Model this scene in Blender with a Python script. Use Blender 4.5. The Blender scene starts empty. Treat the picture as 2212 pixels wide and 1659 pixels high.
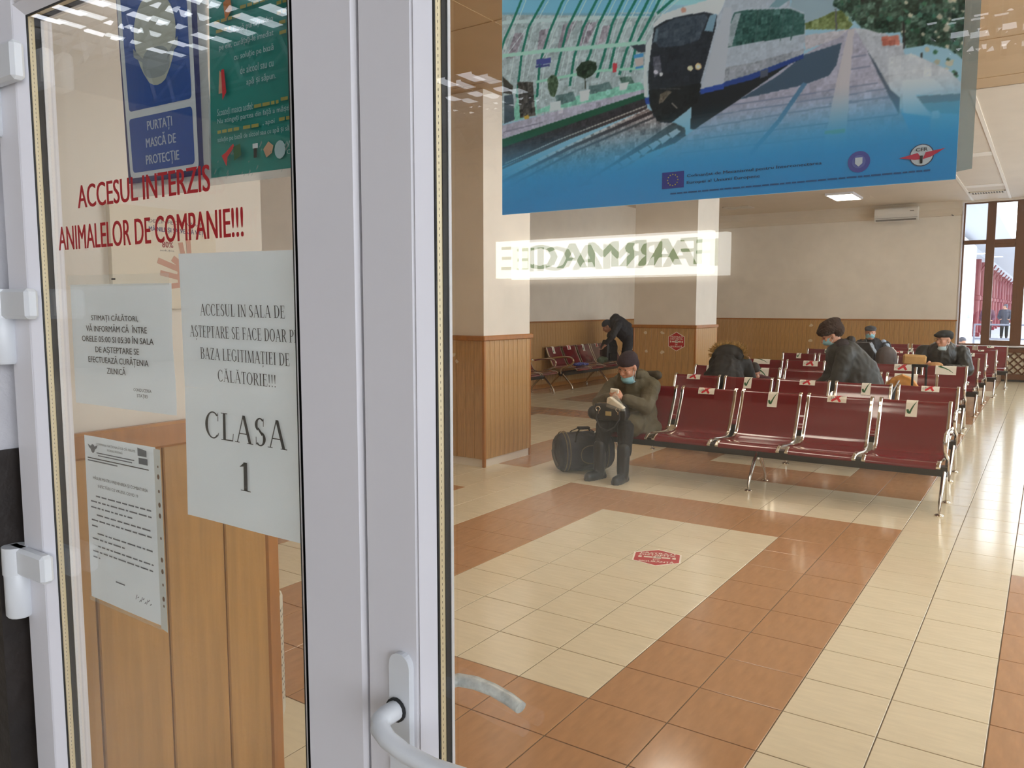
import bpy, math, random
import numpy as np
from mathutils import Vector, Matrix

# ---------------------------------------------------------------- camera, world, exposure
SC = bpy.context.scene
COL = SC.collection
T = 1/3.0                                   # floor tile
CAM = (2.76803, -5.32320, 1.54966)
YAW, PITCH, ROLL, FPX = math.radians(34.1737), math.radians(5.5804), math.radians(0.0358), 1703.408
fw = Vector((-math.sin(YAW)*math.cos(PITCH), math.cos(YAW)*math.cos(PITCH), -math.sin(PITCH)))
rt = fw.cross(Vector((0, 0, 1))).normalized(); up = rt.cross(fw)
r2 = rt*math.cos(ROLL)+up*math.sin(ROLL); u2 = up*math.cos(ROLL)-rt*math.sin(ROLL)
cd = bpy.data.cameras.new('camera'); cam = bpy.data.objects.new('camera', cd); COL.objects.link(cam)
cd.sensor_width = 36.0; cd.lens = 36.0*FPX/2212.0; cd.clip_start = 0.05; cd.clip_end = 400
cam.matrix_world = Matrix(((r2.x, u2.x, -fw.x, CAM[0]), (r2.y, u2.y, -fw.y, CAM[1]), (r2.z, u2.z, -fw.z, CAM[2]), (0, 0, 0, 1)))
SC.camera = cam

SKY = (0.88, 0.92, 1.0); SKY_STRENGTH = 5.5
LAMP = (1.0, 0.87, 0.72); LAMP_STRENGTH = 12.0
SC.view_settings.view_transform = 'Standard'; SC.view_settings.look = 'None'
SC.view_settings.exposure = 0.0; SC.view_settings.gamma = 1.0; SC.view_settings.use_curve_mapping = False
w = bpy.data.worlds.new('overcast_sky'); SC.world = w; w.use_nodes = True
bg = w.node_tree.nodes['Background']; bg.inputs[0].default_value = (*SKY, 1); bg.inputs[1].default_value = SKY_STRENGTH
SC.cycles.transparent_max_bounces = 32
SC.cycles.max_bounces = 10; SC.cycles.diffuse_bounces = 5; SC.cycles.glossy_bounces = 5

# ---------------------------------------------------------------- materials
def lin(c):
    c = c/255.0
    return c/12.92 if c <= 0.04045 else ((c+0.055)/1.055)**2.4
def rgb(*c): return (lin(c[0]), lin(c[1]), lin(c[2]), 1.0)
MATS = {}
def M(name, col, rough=0.5, metal=0.0, spec=0.5, noise=None, wood=None, bump=0.0, bscale=60.0, emit=None, coat=0.0, alpha=1.0, sheen=0.0):
    """procedural principled material; col is sRGB 0-255; noise=(scale, amount, stretch xyz); wood=(axis stretch)"""
    if name in MATS: return MATS[name]
    m = bpy.data.materials.new(name); m.use_nodes = True; MATS[name] = m
    nt = m.node_tree; b = nt.nodes['Principled BSDF']
    c = rgb(*col)
    b.inputs['Base Color'].default_value = c
    b.inputs['Roughness'].default_value = rough; b.inputs['Metallic'].default_value = metal
    b.inputs['Specular IOR Level'].default_value = spec
    b.inputs['Coat Weight'].default_value = coat; b.inputs['Coat Roughness'].default_value = 0.08
    if sheen: b.inputs['Sheen Weight'].default_value = sheen
    if alpha < 1: b.inputs['Alpha'].default_value = alpha
    if emit:
        b.inputs['Emission Color'].default_value = (*emit[0], 1); b.inputs['Emission Strength'].default_value = emit[1]
    tc = None
    if noise or bump:
        tc = nt.nodes.new('ShaderNodeTexCoord')
    if noise:
        mp = nt.nodes.new('ShaderNodeMapping'); mp.inputs['Scale'].default_value = noise[2] if len(noise) > 2 else (1, 1, 1)
        nz = nt.nodes.new('ShaderNodeTexNoise'); nz.inputs['Scale'].default_value = noise[0]; nz.inputs['Detail'].default_value = 5
        nz.inputs['Roughness'].default_value = 0.6
        nt.links.new(tc.outputs['Object'], mp.inputs['Vector']); nt.links.new(mp.outputs['Vector'], nz.inputs['Vector'])
        rp = nt.nodes.new('ShaderNodeValToRGB'); a = noise[1]
        rp.color_ramp.elements[0].position = 0.32; rp.color_ramp.elements[1].position = 0.68
        dk = noise[3] if len(noise) > 3 else None
        rp.color_ramp.elements[0].color = rgb(*dk) if dk else (c[0]*(1-a), c[1]*(1-a), c[2]*(1-a), 1)
        rp.color_ramp.elements[1].color = (min(1, c[0]*(1+a*.6)), min(1, c[1]*(1+a*.6)), min(1, c[2]*(1+a*.6)), 1)
        nt.links.new(nz.outputs['Fac'], rp.inputs['Fac']); nt.links.new(rp.outputs['Color'], b.inputs['Base Color'])
    if bump:
        bn = nt.nodes.new('ShaderNodeTexNoise'); bn.inputs['Scale'].default_value = bscale; bn.inputs['Detail'].default_value = 4
        nt.links.new(tc.outputs['Object'], bn.inputs['Vector'])
        bp = nt.nodes.new('ShaderNodeBump'); bp.inputs['Strength'].default_value = bump; bp.inputs['Distance'].default_value = 0.02
        nt.links.new(bn.outputs['Fac'], bp.inputs['Height']); nt.links.new(bp.outputs['Normal'], b.inputs['Normal'])
    return m
def EM(name, col, strength):
    if name in MATS: return MATS[name]
    m = bpy.data.materials.new(name); m.use_nodes = True; MATS[name] = m
    nt = m.node_tree; nt.nodes.clear()
    e = nt.nodes.new('ShaderNodeEmission'); e.inputs[0].default_value = (*col, 1); e.inputs[1].default_value = strength
    o = nt.nodes.new('ShaderNodeOutputMaterial'); nt.links.new(e.outputs[0], o.inputs[0]); return m
def GLASS(name, k, tint=(0.97, 0.985, 0.98), haze=0.0):
    m = bpy.data.materials.new(name); m.use_nodes = True; MATS[name] = m
    nt = m.node_tree; nt.nodes.clear()
    tr = nt.nodes.new('ShaderNodeBsdfTransparent'); tr.inputs[0].default_value = (*tint, 1)
    o = nt.nodes.new('ShaderNodeOutputMaterial')
    if k <= 0:
        nt.links.new(tr.outputs[0], o.inputs[0]); return m
    gl = nt.nodes.new('ShaderNodeBsdfGlossy'); gl.inputs['Roughness'].default_value = 0.0; gl.inputs['Color'].default_value = (1, 1, 1, 1)
    lw = nt.nodes.new('ShaderNodeLayerWeight'); lw.inputs['Blend'].default_value = 0.5          # facing term: symmetric on both sides of the sheet
    pw = nt.nodes.new('ShaderNodeMath'); pw.operation = 'POWER'; pw.inputs[1].default_value = 4.0
    ml = nt.nodes.new('ShaderNodeMath'); ml.operation = 'MULTIPLY_ADD'; ml.inputs[1].default_value = 0.9; ml.inputs[2].default_value = k; ml.use_clamp = True
    mx = nt.nodes.new('ShaderNodeMixShader')
    nt.links.new(lw.outputs['Facing'], pw.inputs[0]); nt.links.new(pw.outputs[0], ml.inputs[0]); nt.links.new(ml.outputs[0], mx.inputs[0])
    nt.links.new(tr.outputs[0], mx.inputs[1]); nt.links.new(gl.outputs[0], mx.inputs[2]); nt.links.new(mx.outputs[0], o.inputs[0])
    return m
def FILM(name, col, alpha, rough=0.25):
    """thin clear plastic: mostly transparent, slight body colour and gloss"""
    m = bpy.data.materials.new(name); m.use_nodes = True; MATS[name] = m
    nt = m.node_tree; b = nt.nodes['Principled BSDF']
    b.inputs['Base Color'].default_value = rgb(*col); b.inputs['Roughness'].default_value = rough
    b.inputs['Alpha'].default_value = alpha
    return m
def PAPERM(name, col, fac):
    """office paper: diffuse with some light passing through"""
    m = bpy.data.materials.new(name); m.use_nodes = True; MATS[name] = m
    nt = m.node_tree; nt.nodes.clear(); o = nt.nodes.new('ShaderNodeOutputMaterial'); mx = nt.nodes.new('ShaderNodeMixShader'); mx.inputs[0].default_value = fac
    d = nt.nodes.new('ShaderNodeBsdfDiffuse'); t = nt.nodes.new('ShaderNodeBsdfTranslucent')
    tc = nt.nodes.new('ShaderNodeTexCoord'); nz = nt.nodes.new('ShaderNodeTexNoise'); nz.inputs['Scale'].default_value = 9; rp = nt.nodes.new('ShaderNodeValToRGB'); c = rgb(*col)
    rp.color_ramp.elements[0].color = (c[0]*.93, c[1]*.93, c[2]*.93, 1); rp.color_ramp.elements[1].color = c
    nt.links.new(tc.outputs['Object'], nz.inputs['Vector']); nt.links.new(nz.outputs['Fac'], rp.inputs['Fac'])
    for q in (d, t): nt.links.new(rp.outputs['Color'], q.inputs['Color'])
    nt.links.new(d.outputs[0], mx.inputs[1]); nt.links.new(t.outputs[0], mx.inputs[2]); nt.links.new(mx.outputs[0], o.inputs[0]); return m
def VCOL(name, rough=0.35):
    m = bpy.data.materials.new(name); m.use_nodes = True; MATS[name] = m
    nt = m.node_tree; b = nt.nodes['Principled BSDF']; b.inputs['Roughness'].default_value = rough
    a = nt.nodes.new('ShaderNodeVertexColor'); a.layer_name = 'print'
    nt.links.new(a.outputs['Color'], b.inputs['Base Color']); return m

WALL = M('wall_cream', (230, 221, 207), 0.55, noise=(3.0, 0.05))
WALLP = M('wall_plaster', (196, 196, 200), 0.8, bump=0.3, bscale=30, noise=(6, 0.12))
CEIL = M('ceiling_cream', (217, 204, 184), 0.6, noise=(2.0, 0.04))
CEILW = M('ceiling_white_strip', (235, 226, 210), 0.5)
TCREAM = M('tile_cream', (224, 210, 180), 0.13, spec=0.5, noise=(5.0, 0.07, (1.0, 7.0, 1)))
TBROWN = M('tile_brown', (184, 138, 98), 0.14, spec=0.5, noise=(5.0, 0.12, (5.0, 1.2, 1)))
GROUT = M('grout_brown', (96, 80, 58), 0.8)
PLANK = M('plank_oak', (188, 146, 92), 0.38, noise=(7.0, 0.22, (14, 14, 0.8)), bump=0.05)
PLANK2 = M('plank_honey', (182, 134, 72), 0.35, noise=(3.2, 0.20, (9, 9, 0.55)), bump=0.04)
TRIMW = M('trim_orange_wood', (172, 112, 50), 0.32, noise=(6.0, 0.15, (6, 6, 0.6)))
UPVC = M('upvc_white', (222, 222, 228), 0.34, noise=(1.5, 0.03))
UPVCS = M('upvc_hinge', (214, 218, 222), 0.28)
RUBBER = M('gasket_black', (24, 25, 26), 0.6)
SPACER = M('spacer_beige', (214, 198, 160), 0.35, metal=0.2)
SEATM = M('seat_burgundy', (112, 22, 34), 0.17, spec=0.6, coat=0.5, noise=(260.0, 0.16))
CHROME = M('chrome', (214, 208, 198), 0.13, metal=1.0)
DARKM = M('rail_dark', (38, 36, 36), 0.35)
PAPER = PAPERM('paper_white', (248, 252, 255), .42)
PAPERW = M('paper_seat', (238, 232, 218), 0.6)
INK = M('ink_black', (24, 24, 26), 0.6)
INKG = M('ink_grey', (96, 100, 108), 0.6)
RED = M('vinyl_red', (168, 10, 26), 0.35)
REDX = M('print_red', (206, 34, 46), 0.5)
GREENC = M('print_green', (30, 92, 50), 0.5)
BLUEP = M('print_blue', (18, 76, 156), 0.4)
WHITEP = M('print_white', (214, 218, 220), 0.5)
GREENP = M('print_teal', (14, 132, 124), 0.4, noise=(2.5, 0.12))
YELP = M('print_yellow', (160, 150, 74), 0.5)
BLACKC = M('cloth_black', (13, 12, 12), 0.8, noise=(30, 0.3), bump=0.25, bscale=40)
OLIVE = M('cloth_olive', (86, 78, 56), 0.75, noise=(14, 0.18), bump=0.5, bscale=16)
SKIN = M('skin', (206, 150, 122), 0.5, noise=(18, 0.08))
MASKB = M('mask_blue', (150, 206, 222), 0.7)
BOOT = M('boot_black', (14, 12, 12), 0.3, bump=0.1, bscale=25)
WIN = M('window_brown', (104, 66, 38), 0.4, noise=(5, 0.15, (8, 8, 0.7)))
GLZ = GLASS('glazing', 0.050); GLC = GLASS('glazing_clear', 0); GLI = GLASS('glazing_inner', 0.048); GLW = GLASS('window_glazing', 0.05)

# ---------------------------------------------------------------- mesh builder
class MB:
    def __init__(s): s.v = []; s.f = []; s.m = []
    def add(s, vs, fs, mi=0):
        b = len(s.v); s.v += [tuple(p) for p in vs]
        s.f += [tuple(b+i for i in f) for f in fs]; s.m += [mi]*len(fs); return s
    def box(s, a, b, mi=0):
        x0, y0, z0 = [min(p, q) for p, q in zip(a, b)]; x1, y1, z1 = [max(p, q) for p, q in zip(a, b)]
        return s.add([(x0,y0,z0),(x1,y0,z0),(x1,y1,z0),(x0,y1,z0),(x0,y0,z1),(x1,y0,z1),(x1,y1,z1),(x0,y1,z1)],
                     [(0,3,2,1),(4,5,6,7),(0,1,5,4),(1,2,6,5),(2,3,7,6),(3,0,4,7)], mi)
    def cbox(s, a, b, ch=0.004, mi=0):
        lo = [min(p, q) for p, q in zip(a, b)]; hi = [max(p, q) for p, q in zip(a, b)]
        ch = min([ch]+[(h-l)*.45 for l, h in zip(lo, hi)])
        c = [(l+h)/2 for l, h in zip(lo, hi)]; h = [(q-l)/2 for l, q in zip(lo, hi)]
        vs = []; ix = {}
        for sx in (-1, 1):
            for sy in (-1, 1):
                for sz in (-1, 1):
                    sg = (sx, sy, sz)
                    for ax in range(3):
                        p = [c[k]+sg[k]*(h[k]-(0 if k == ax else ch)) for k in range(3)]
                        ix[(sg, ax)] = len(vs); vs.append(p)
        fs = []
        for ax in range(3):
            o = [k for k in range(3) if k != ax]
            for sn in (-1, 1):
                q = []
                for t in ((-1,-1),(1,-1),(1,1),(-1,1)):
                    g = [0,0,0]; g[ax] = sn; g[o[0]] = t[0]; g[o[1]] = t[1]; q.append(ix[(tuple(g), ax)])
                fs.append(q)
        for ax in range(3):
            o = [k for k in range(3) if k != ax]
            for s1 in (-1, 1):
                for s2 in (-1, 1):
                    g1 = [0,0,0]; g1[o[0]] = s1; g1[o[1]] = s2; g2 = list(g1); g1[ax] = -1; g2[ax] = 1
                    g1 = tuple(g1); g2 = tuple(g2)
                    fs.append([ix[(g1, o[0])], ix[(g2, o[0])], ix[(g2, o[1])], ix[(g1, o[1])]])
        for sx in (-1, 1):
            for sy in (-1, 1):
                for sz in (-1, 1): fs.append([ix[((sx,sy,sz), k)] for k in range(3)])
        out = []
        C = Vector(c)
        for f in fs:
            p = [Vector(vs[i]) for i in f]; n = (p[1]-p[0]).cross(p[2]-p[0]); mid = sum(p, Vector())/len(p)
            out.append(tuple(f) if n.dot(mid-C) >= 0 else tuple(reversed(f)))
        return s.add(vs, out, mi)
    def tube(s, path, r, seg=8, closed=False, mi=0, flat=1.0, cap=True):
        P = [Vector(p) for p in path]; n = len(P); R = r if hasattr(r, '__len__') else [r]*n
        rings = []; prev = None
        for i in range(n):
            if closed: t = P[(i+1) % n]-P[i-1]
            else: t = P[min(i+1, n-1)]-P[max(i-1, 0)]
            t.normalize()
            if prev is None:
                a = Vector((0,0,1)) if abs(t.z) < .9 else Vector((1,0,0))
                u = t.cross(a).normalized()
            else:
                u = prev-t*prev.dot(t)
                u = u.normalized() if u.length > 1e-6 else t.orthogonal().normalized()
            prev = u; v = t.cross(u)
            rings.append([P[i]+(u*math.cos(2*math.pi*k/seg)+v*math.sin(2*math.pi*k/seg)*flat)*R[i] for k in range(seg)])
        vs = [p for rg in rings for p in rg]; fs = []
        for i in range(n if closed else n-1):
            j = (i+1) % n
            for k in range(seg):
                k2 = (k+1) % seg; fs.append((i*seg+k, i*seg+k2, j*seg+k2, j*seg+k))
        if not closed and cap: fs.append(tuple(reversed(range(seg)))); fs.append(tuple((n-1)*seg+k for k in range(seg)))
        return s.add(vs, fs, mi)
    def ball(s, c, r, seg=12, rings=8, rot=None, mi=0):
        c = Vector(c); r = r if hasattr(r, '__len__') else (r, r, r); vs = []; fs = []
        for i in range(rings+1):
            th = math.pi*i/rings
            for k in range(seg):
                ph = 2*math.pi*k/seg
                p = Vector((r[0]*math.sin(th)*math.cos(ph), r[1]*math.sin(th)*math.sin(ph), r[2]*math.cos(th)))
                if rot is not None: p = rot @ p
                vs.append(c+p)
        for i in range(rings):
            for k in range(seg):
                k2 = (k+1) % seg; fs.append((i*seg+k, (i+1)*seg+k, (i+1)*seg+k2, i*seg+k2))
        return s.add(vs, fs, mi)
    def lathe(s, prof, c=(0,0,0), seg=16, mi=0):
        c = Vector(c); vs = []; fs = []; n = len(prof)
        for (r, z) in prof:
            for k in range(seg): a = 2*math.pi*k/seg; vs.append(c+Vector((max(r,1e-5)*math.cos(a), max(r,1e-5)*math.sin(a), z)))
        for i in range(n-1):
            for k in range(seg): k2 = (k+1) % seg; fs.append((i*seg+k, i*seg+k2, (i+1)*seg+k2, (i+1)*seg+k))
        fs.append(tuple(reversed(range(seg)))); fs.append(tuple((n-1)*seg+k for k in range(seg)))
        return s.add(vs, fs, mi)
    def prism(s, pts, o, ax, ay, az, mi=0):
        """polygon pts (2d) on plane o+ax*x+ay*y, extruded by vector az (None: flat)"""
        o, ax, ay = Vector(o), Vector(ax), Vector(ay); p = [o+ax*x+ay*y for x, y in pts]; n = len(p)
        ar = sum(pts[i][0]*pts[(i+1) % n][1]-pts[(i+1) % n][0]*pts[i][1] for i in range(n))
        if az is None: return s.add(p, [tuple(range(n)) if ar > 0 else tuple(reversed(range(n)))], mi)
        az = Vector(az); sgn = ar*(ax.cross(ay)).dot(az)
        vs = p+[q+az for q in p]; fs = [tuple(reversed(range(n))), tuple(range(n, 2*n))]+[(i, (i+1) % n, n+(i+1) % n, n+i) for i in range(n)]
        if sgn < 0: fs = [tuple(reversed(f)) for f in fs]
        return s.add(vs, fs, mi)
    def mesh(s, name, mats, smooth=False):
        me = bpy.data.meshes.new(name); me.from_pydata(s.v, [], s.f)
        for m in (mats if isinstance(mats, (list, tuple)) else [mats]): me.materials.append(m)
        if any(s.m): me.polygons.foreach_set('material_index', s.m)
        if smooth:
            me.polygons.foreach_set('use_smooth', [True]*len(me.polygons))
            try: me.set_sharp_from_angle(angle=math.radians(40))
            except Exception: pass
        me.update(); return me
    def build(s, name, mats, parent=None, smooth=False):
        return link(name, s.mesh(name, mats, smooth), parent)
def link(name, me, parent=None):
    o = bpy.data.objects.new(name, me); COL.objects.link(o)
    if parent is not None: o.parent = parent
    return o
def tag(o, label=None, cat=None, group=None, kind=None):
    if label: o['label'] = label
    if cat: o['category'] = cat
    if group: o['group'] = group
    if kind: o['kind'] = kind
    return o
def empty(name, loc=(0,0,0), rz=0.0, label=None, cat=None, group=None):
    o = bpy.data.objects.new(name, None); COL.objects.link(o); o.location = loc; o.rotation_euler = (0, 0, rz)
    o.empty_display_size = 0.05
    return tag(o, label, cat, group)
def dup(root, parent=None):
    c = root.copy(); COL.objects.link(c)
    if parent is not None: c.parent = parent
    for ch in list(root.children): dup(ch, c)
    return c

# ---------------------------------------------------------------- lettering
ASC = str.maketrans('ȘȚĂÂÎșțăâî', 'STAAIstaai')
def text_mesh(body, bold=0.0, res=2):
    cu = bpy.data.curves.new('t', 'FONT'); cu.body = body; cu.resolution_u = res; cu.offset = bold
    ob = bpy.data.objects.new('t', cu); COL.objects.link(ob)
    me = bpy.data.meshes.new_from_object(ob.evaluated_get(bpy.context.evaluated_depsgraph_get()))
    COL.objects.unlink(ob); bpy.data.objects.remove(ob); bpy.data.curves.remove(cu); return me
TB = {}
def bounds(body, bold):
    k = (body, bold)
    if k not in TB:
        me = text_mesh(body.translate(ASC), bold, 1); a = np.zeros(len(me.vertices)*3); me.vertices.foreach_get('co', a); a = a.reshape(-1, 3)
        TB[k] = (a[:,0].min(), a[:,0].max(), a[:,1].min(), a[:,1].max()); bpy.data.meshes.remove(me)
    return TB[k]
def letter(mb, body, rect, o, ax, ay, mi=0, bold=0.0, res=2, descend=None):
    """writes body so that its ink box fills rect=(x0,y0,x1,y1) on the plane o+ax*x+ay*y"""
    me = text_mesh(body, 0.0, res); x0, x1, y0, y1 = bounds(body, 0.0)
    if descend is not None: y0, y1 = descend
    n = len(me.vertices); a = np.zeros(n*3); me.vertices.foreach_get('co', a); a = a.reshape(-1, 3)
    faces = [tuple(p.vertices) for p in me.polygons]; bpy.data.meshes.remove(me)
    o, ax, ay = np.array(o), np.array(ax), np.array(ay); nrm = np.cross(ax, ay); nrm = nrm/np.linalg.norm(nrm)
    x0 -= bold; x1 += bold
    for k, sh in enumerate((-bold, bold) if bold else (0.0,)):       # bold: two strikes side by side, one a hair above the other
        u = rect[0]+(a[:,0]+sh-x0)/(x1-x0)*(rect[2]-rect[0]); v = rect[1]+(a[:,1]-y0)/(y1-y0)*(rect[3]-rect[1])
        P = o+u[:,None]*ax+v[:,None]*ay+nrm*(.00012*k)
        mb.add(P.tolist(), faces, mi)
# a small stroke-built roman (serif) alphabet for the typed notices
def arc(cx, cy, rx, ry, a0, a1, wf, n=14):
    out = []; inn = []
    for i in range(n+1):
        a = math.radians(a0+(a1-a0)*i/n); wd = wf(a)/2; c, s_ = math.cos(a), math.sin(a)
        out.append((cx+(rx+wd)*c, cy+(ry+.02)*s_)); inn.append((cx+(rx-wd)*c, cy+(ry-.02-.01)*s_))
    return [[inn[i], out[i], out[i+1], inn[i+1]] for i in range(n)]
def serif_glyph(ch):
    K, t, sl, st = .115, .038, .085, .028
    def stem(x, wd=K, y0=0, y1=1): return [(x-wd/2, y0), (x+wd/2, y0), (x+wd/2, y1), (x-wd/2, y1)]
    def ser(x, y, wd=K, k=1.0): return [(x-wd/2-sl*k, y), (x+wd/2+sl*k, y), (x+wd/2+sl*k, y+st), (x-wd/2-sl*k, y+st)]
    def both(x, wd=K): return [stem(x, wd), ser(x, 0, wd), ser(x, 1-st, wd)]
    def bar(x0, x1, y, h=t): return [(x0, y-h/2), (x1, y-h/2), (x1, y+h/2), (x0, y+h/2)]
    def diag(x0, y0, x1, y1, wd): return [(x0-wd/2, y0), (x0+wd/2, y0), (x1+wd/2, y1), (x1-wd/2, y1)]
    thick = lambda a: t+(K*1.1-t)*abs(math.cos(a))
    base = ch.translate(ASC); g = []; w = .6
    if base == 'A':
        w = .76; g = [diag(.1, 0, .36, 1, t*1.1), diag(.64, 0, .38, 1, K), bar(.2, .52, .34), ser(.1, 0, t, .9), ser(.64, 0, K, .8)]
    elif base == 'B':
        w = .66; g = both(.17)+[bar(.17, .36, 1-t/2), bar(.17, .38, .52), bar(.17, .38, t/2)]+arc(.34, .755, .17, .235, -90, 90, thick)+arc(.36, .265, .2, .25, -90, 90, thick)
    elif base == 'C': w = .68; g = arc(.37, .5, .29, .49, 48, 312, thick, 20)+[[(.585, .66), (.615, .66), (.615, 1), (.585, .93)], [(.56, .14), (.6, .1), (.63, .22), (.615, .24)]]
    elif base == 'D': w = .72; g = both(.17)+[bar(.17, .34, 1-t/2), bar(.17, .34, t/2)]+arc(.33, .5, .3, .48, -90, 90, thick, 16)
    elif base == 'E': w = .62; g = [stem(.17), ser(.17, 0), ser(.17, 1-st), bar(.17, .54, 1-t/2), bar(.17, .44, .53), bar(.17, .56, t/2), [(.52, .78), (.545, .78), (.545, 1), (.515, 1)], [(.53, 0), (.56, 0), (.59, .24), (.57, .24)], [(.42, .42), (.445, .42), (.445, .64), (.42, .64)]]
    elif base == 'F': w = .58; g = [stem(.17), ser(.17, 0), ser(.17, 1-st), bar(.17, .54, 1-t/2), bar(.17, .44, .5), [(.52, .78), (.545, .78), (.545, 1), (.515, 1)], [(.42, .39), (.445, .39), (.445, .61), (.42, .61)]]
    elif base == 'G': w = .74; g = arc(.37, .5, .29, .49, 48, 318, thick, 20)+[[(.585, .68), (.61, .68), (.61, 1), (.585, .93)], stem(.6, K, .1, .42), ser(.6, .42, K)]
    elif base == 'I': w = .34; g = both(.17)
    elif base == 'L': w = .6; g = [stem(.17), ser(.17, 0), ser(.17, 1-st), bar(.17, .54, t/2), [(.51, 0), (.54, 0), (.575, .28), (.55, .28)]]
    elif base == 'M': w = .92; g = [stem(.13, t*1.2), stem(.77), ser(.13, 0, t), ser(.77, 0), ser(.13, 1-st, t, .6), ser(.77, 1-st), diag(.46, 0, .15, 1, K), diag(.45, 0, .74, 1, t)]
    elif base == 'N': w = .76; g = [stem(.14, t*1.2), stem(.62, t*1.2), ser(.14, 0, t), ser(.62, 1-st, t), ser(.12, 1-st, t, .6), diag(.6, 0, .14, 1, K)]
    elif base == 'O': w = .74; g = arc(.37, .5, .29, .49, 0, 360, thick, 24)
    elif base == 'P': w = .6; g = both(.17)+[bar(.17, .34, 1-t/2), bar(.17, .36, .48)]+arc(.33, .735, .19, .255, -90, 90, thick)
    elif base == 'R': w = .68; g = both(.17)+[bar(.17, .34, 1-t/2), bar(.17, .36, .5)]+arc(.33, .745, .18, .245, -90, 90, thick)+[diag(.6, 0, .33, .5, K*.95), ser(.62, 0, K*.6, .6)]
    elif base == 'S':
        w = .54; tk = lambda a: t+(K-t)*abs(math.cos(a))
        g = arc(.27, .745, .155, .235, 40, 235, tk)+arc(.27, .255, .17, .245, 140, -125+180, tk)[:0]
        g += arc(.27, .26, .17, .25, -140, 62, tk)+[[(.16, .60), (.2, .66), (.39, .44), (.34, .36)], [(.395, .70), (.42, .70), (.42, 1), (.395, .96)], [(.09, 0), (.115, .05), (.115, .31), (.09, .31)]]
    elif base == 'T': w = .62; g = [stem(.31), ser(.31, 0), bar(.05, .57, 1-t/2), [(.04, .76), (.065, .76), (.085, 1), (.045, 1)], [(.535, 1), (.555, .76), (.58, .76), (.575, 1)]]
    elif base == 'U': w = .74; g = [stem(.17, K, .3), stem(.59, t*1.2, .3), ser(.17, 1-st), ser(.59, 1-st, t)]+arc(.38, .3, .21, .29, 180, 360, lambda a: t*1.1+(K-t)*max(0, -math.cos(a)))
    elif base == 'Z': w = .62; g = [bar(.07, .55, 1-t/2), bar(.05, .56, t/2), diag(.1, 0, .5, 1, K), [(.06, .76), (.085, .76), (.1, 1), (.065, 1)], [(.53, 0), (.57, 0), (.575, .26), (.555, .26)]]
    elif base == '!': w = .3; g = [[(.13, .28), (.17, .28), (.21, 1), (.09, 1)], stem(.15, .1, 0, .1)]
    elif base == '1': w = .5; g = [stem(.27, K*.9), ser(.27, 0, K, 1.0), [(.1, .82), (.24, .86), (.3, 1), (.24, 1)]]
    else: return [], .28
    if ch in 'Ăă': g = g+arc(.37, 1.2, .13, .12, 200, 340, lambda a: .05, 8)
    if ch in 'ȘȚ': cx = w/2; g = g+[[(cx-.03, -.12), (cx+.05, -.12), (cx+.03, -.25), (cx-.05, -.3)]]
    return g, w
def serif_line(mb, body, x0, y0, x1, cap, o, ax, ay, mi=0):
    gl = [serif_glyph(c) for c in body]; W = sum(g[1] for g in gl)+.03*len(gl); sx = (x1-x0)/W; x = x0
    o, ax, ay = Vector(o), Vector(ax), Vector(ay)
    for g, w_ in gl:
        for poly in g:
            p = [(x+a*sx, y0+b*cap) for a, b in poly]
            ar = sum(p[i][0]*p[(i+1) % len(p)][1]-p[(i+1) % len(p)][0]*p[i][1] for i in range(len(p)))
            if ar < 0: p.reverse()
            mb.add([o+ax*a+ay*b for a, b in p], [tuple(range(len(p)))], mi)
        x += (w_+.03)*sx
# ---------------------------------------------------------------- room constants
XL, XR, YB, YD = -5.2, 4.6, 14.2, -4.62       # left wall, right wall, back wall, door plane
ZC, ZF, YF = 3.80, 3.56, 3.4                  # ceiling, lower front ceiling and where it ends
WZ = 1.25                                     # wainscot height
def structure(o, label=None): o['kind'] = 'structure'; return tag(o, label)

# ---- floor: grout bed, 300 nearest visible tiles as parts, the rest joined
def tile_is_brown(i, j):
    k = math.floor((i+2)/10); ii = (i+2)-10*k
    if ii >= 8: return False
    jj = (j+2) % 15 if k % 2 == 0 else j % 15
    if jj >= 12: return False
    return ii < 2 or ii >= 6 or jj < 2 or jj >= 10
fl = structure(MB().box((-5.3, -4.5, -0.12), (XR+.1, YB+.1, -0.0025)).build('floor', GROUT))
def tile_shape(x0, y0, mb, mi=0, g=0.0022, b=0.0016):
    x1, y1 = x0+T, y0+T
    a = [(x0+g, y0+g), (x1-g, y0+g), (x1-g, y1-g), (x0+g, y1-g)]
    c = [(x0+g+b, y0+g+b), (x1-g-b, y0+g+b), (x1-g-b, y1-g-b), (x0+g+b, y1-g-b)]
    mb.add([(x, y, -0.006) for x, y in a]+[(x, y, -b*.7) for x, y in a]+[(x, y, 0) for x, y in c],
           [(8, 9, 10, 11)]+[(4+k, 4+(k+1) % 4, 8+(k+1) % 4, 8+k) for k in range(4)]+[(k, (k+1) % 4, 4+(k+1) % 4, 4+k) for k in range(4)], mi)
def to_px(p):
    d = Vector(p)-Vector(CAM); z = d.dot(fw)
    return (1106+FPX*d.dot(r2)/z, 829.5-FPX*d.dot(u2)/z, z) if z > .1 else (-9999, -9999, z)
cells = []
for i in range(-16, 14):
    for j in range(-43, 13):
        x, y = i*T, -(j+1)*T
        if x < XL-.2 or x > XR or y < -4.45 or y > YB: continue
        if x < .62 and y < -3.9+.02: continue
        px, py, z = to_px((x+T/2, y+T/2, 0))
        seen = -60 < px < 2290 and 600 < py < 1760 and z > 0
        if seen and px < 1140 and py < 1010 and px > 900 and y > .8: seen = False
        d = (Vector((x, y, 0))-Vector(CAM)).length
        cells.append(((0 if seen else 1, d), i, j, x, y))
cells.sort()
tm = {}
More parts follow.
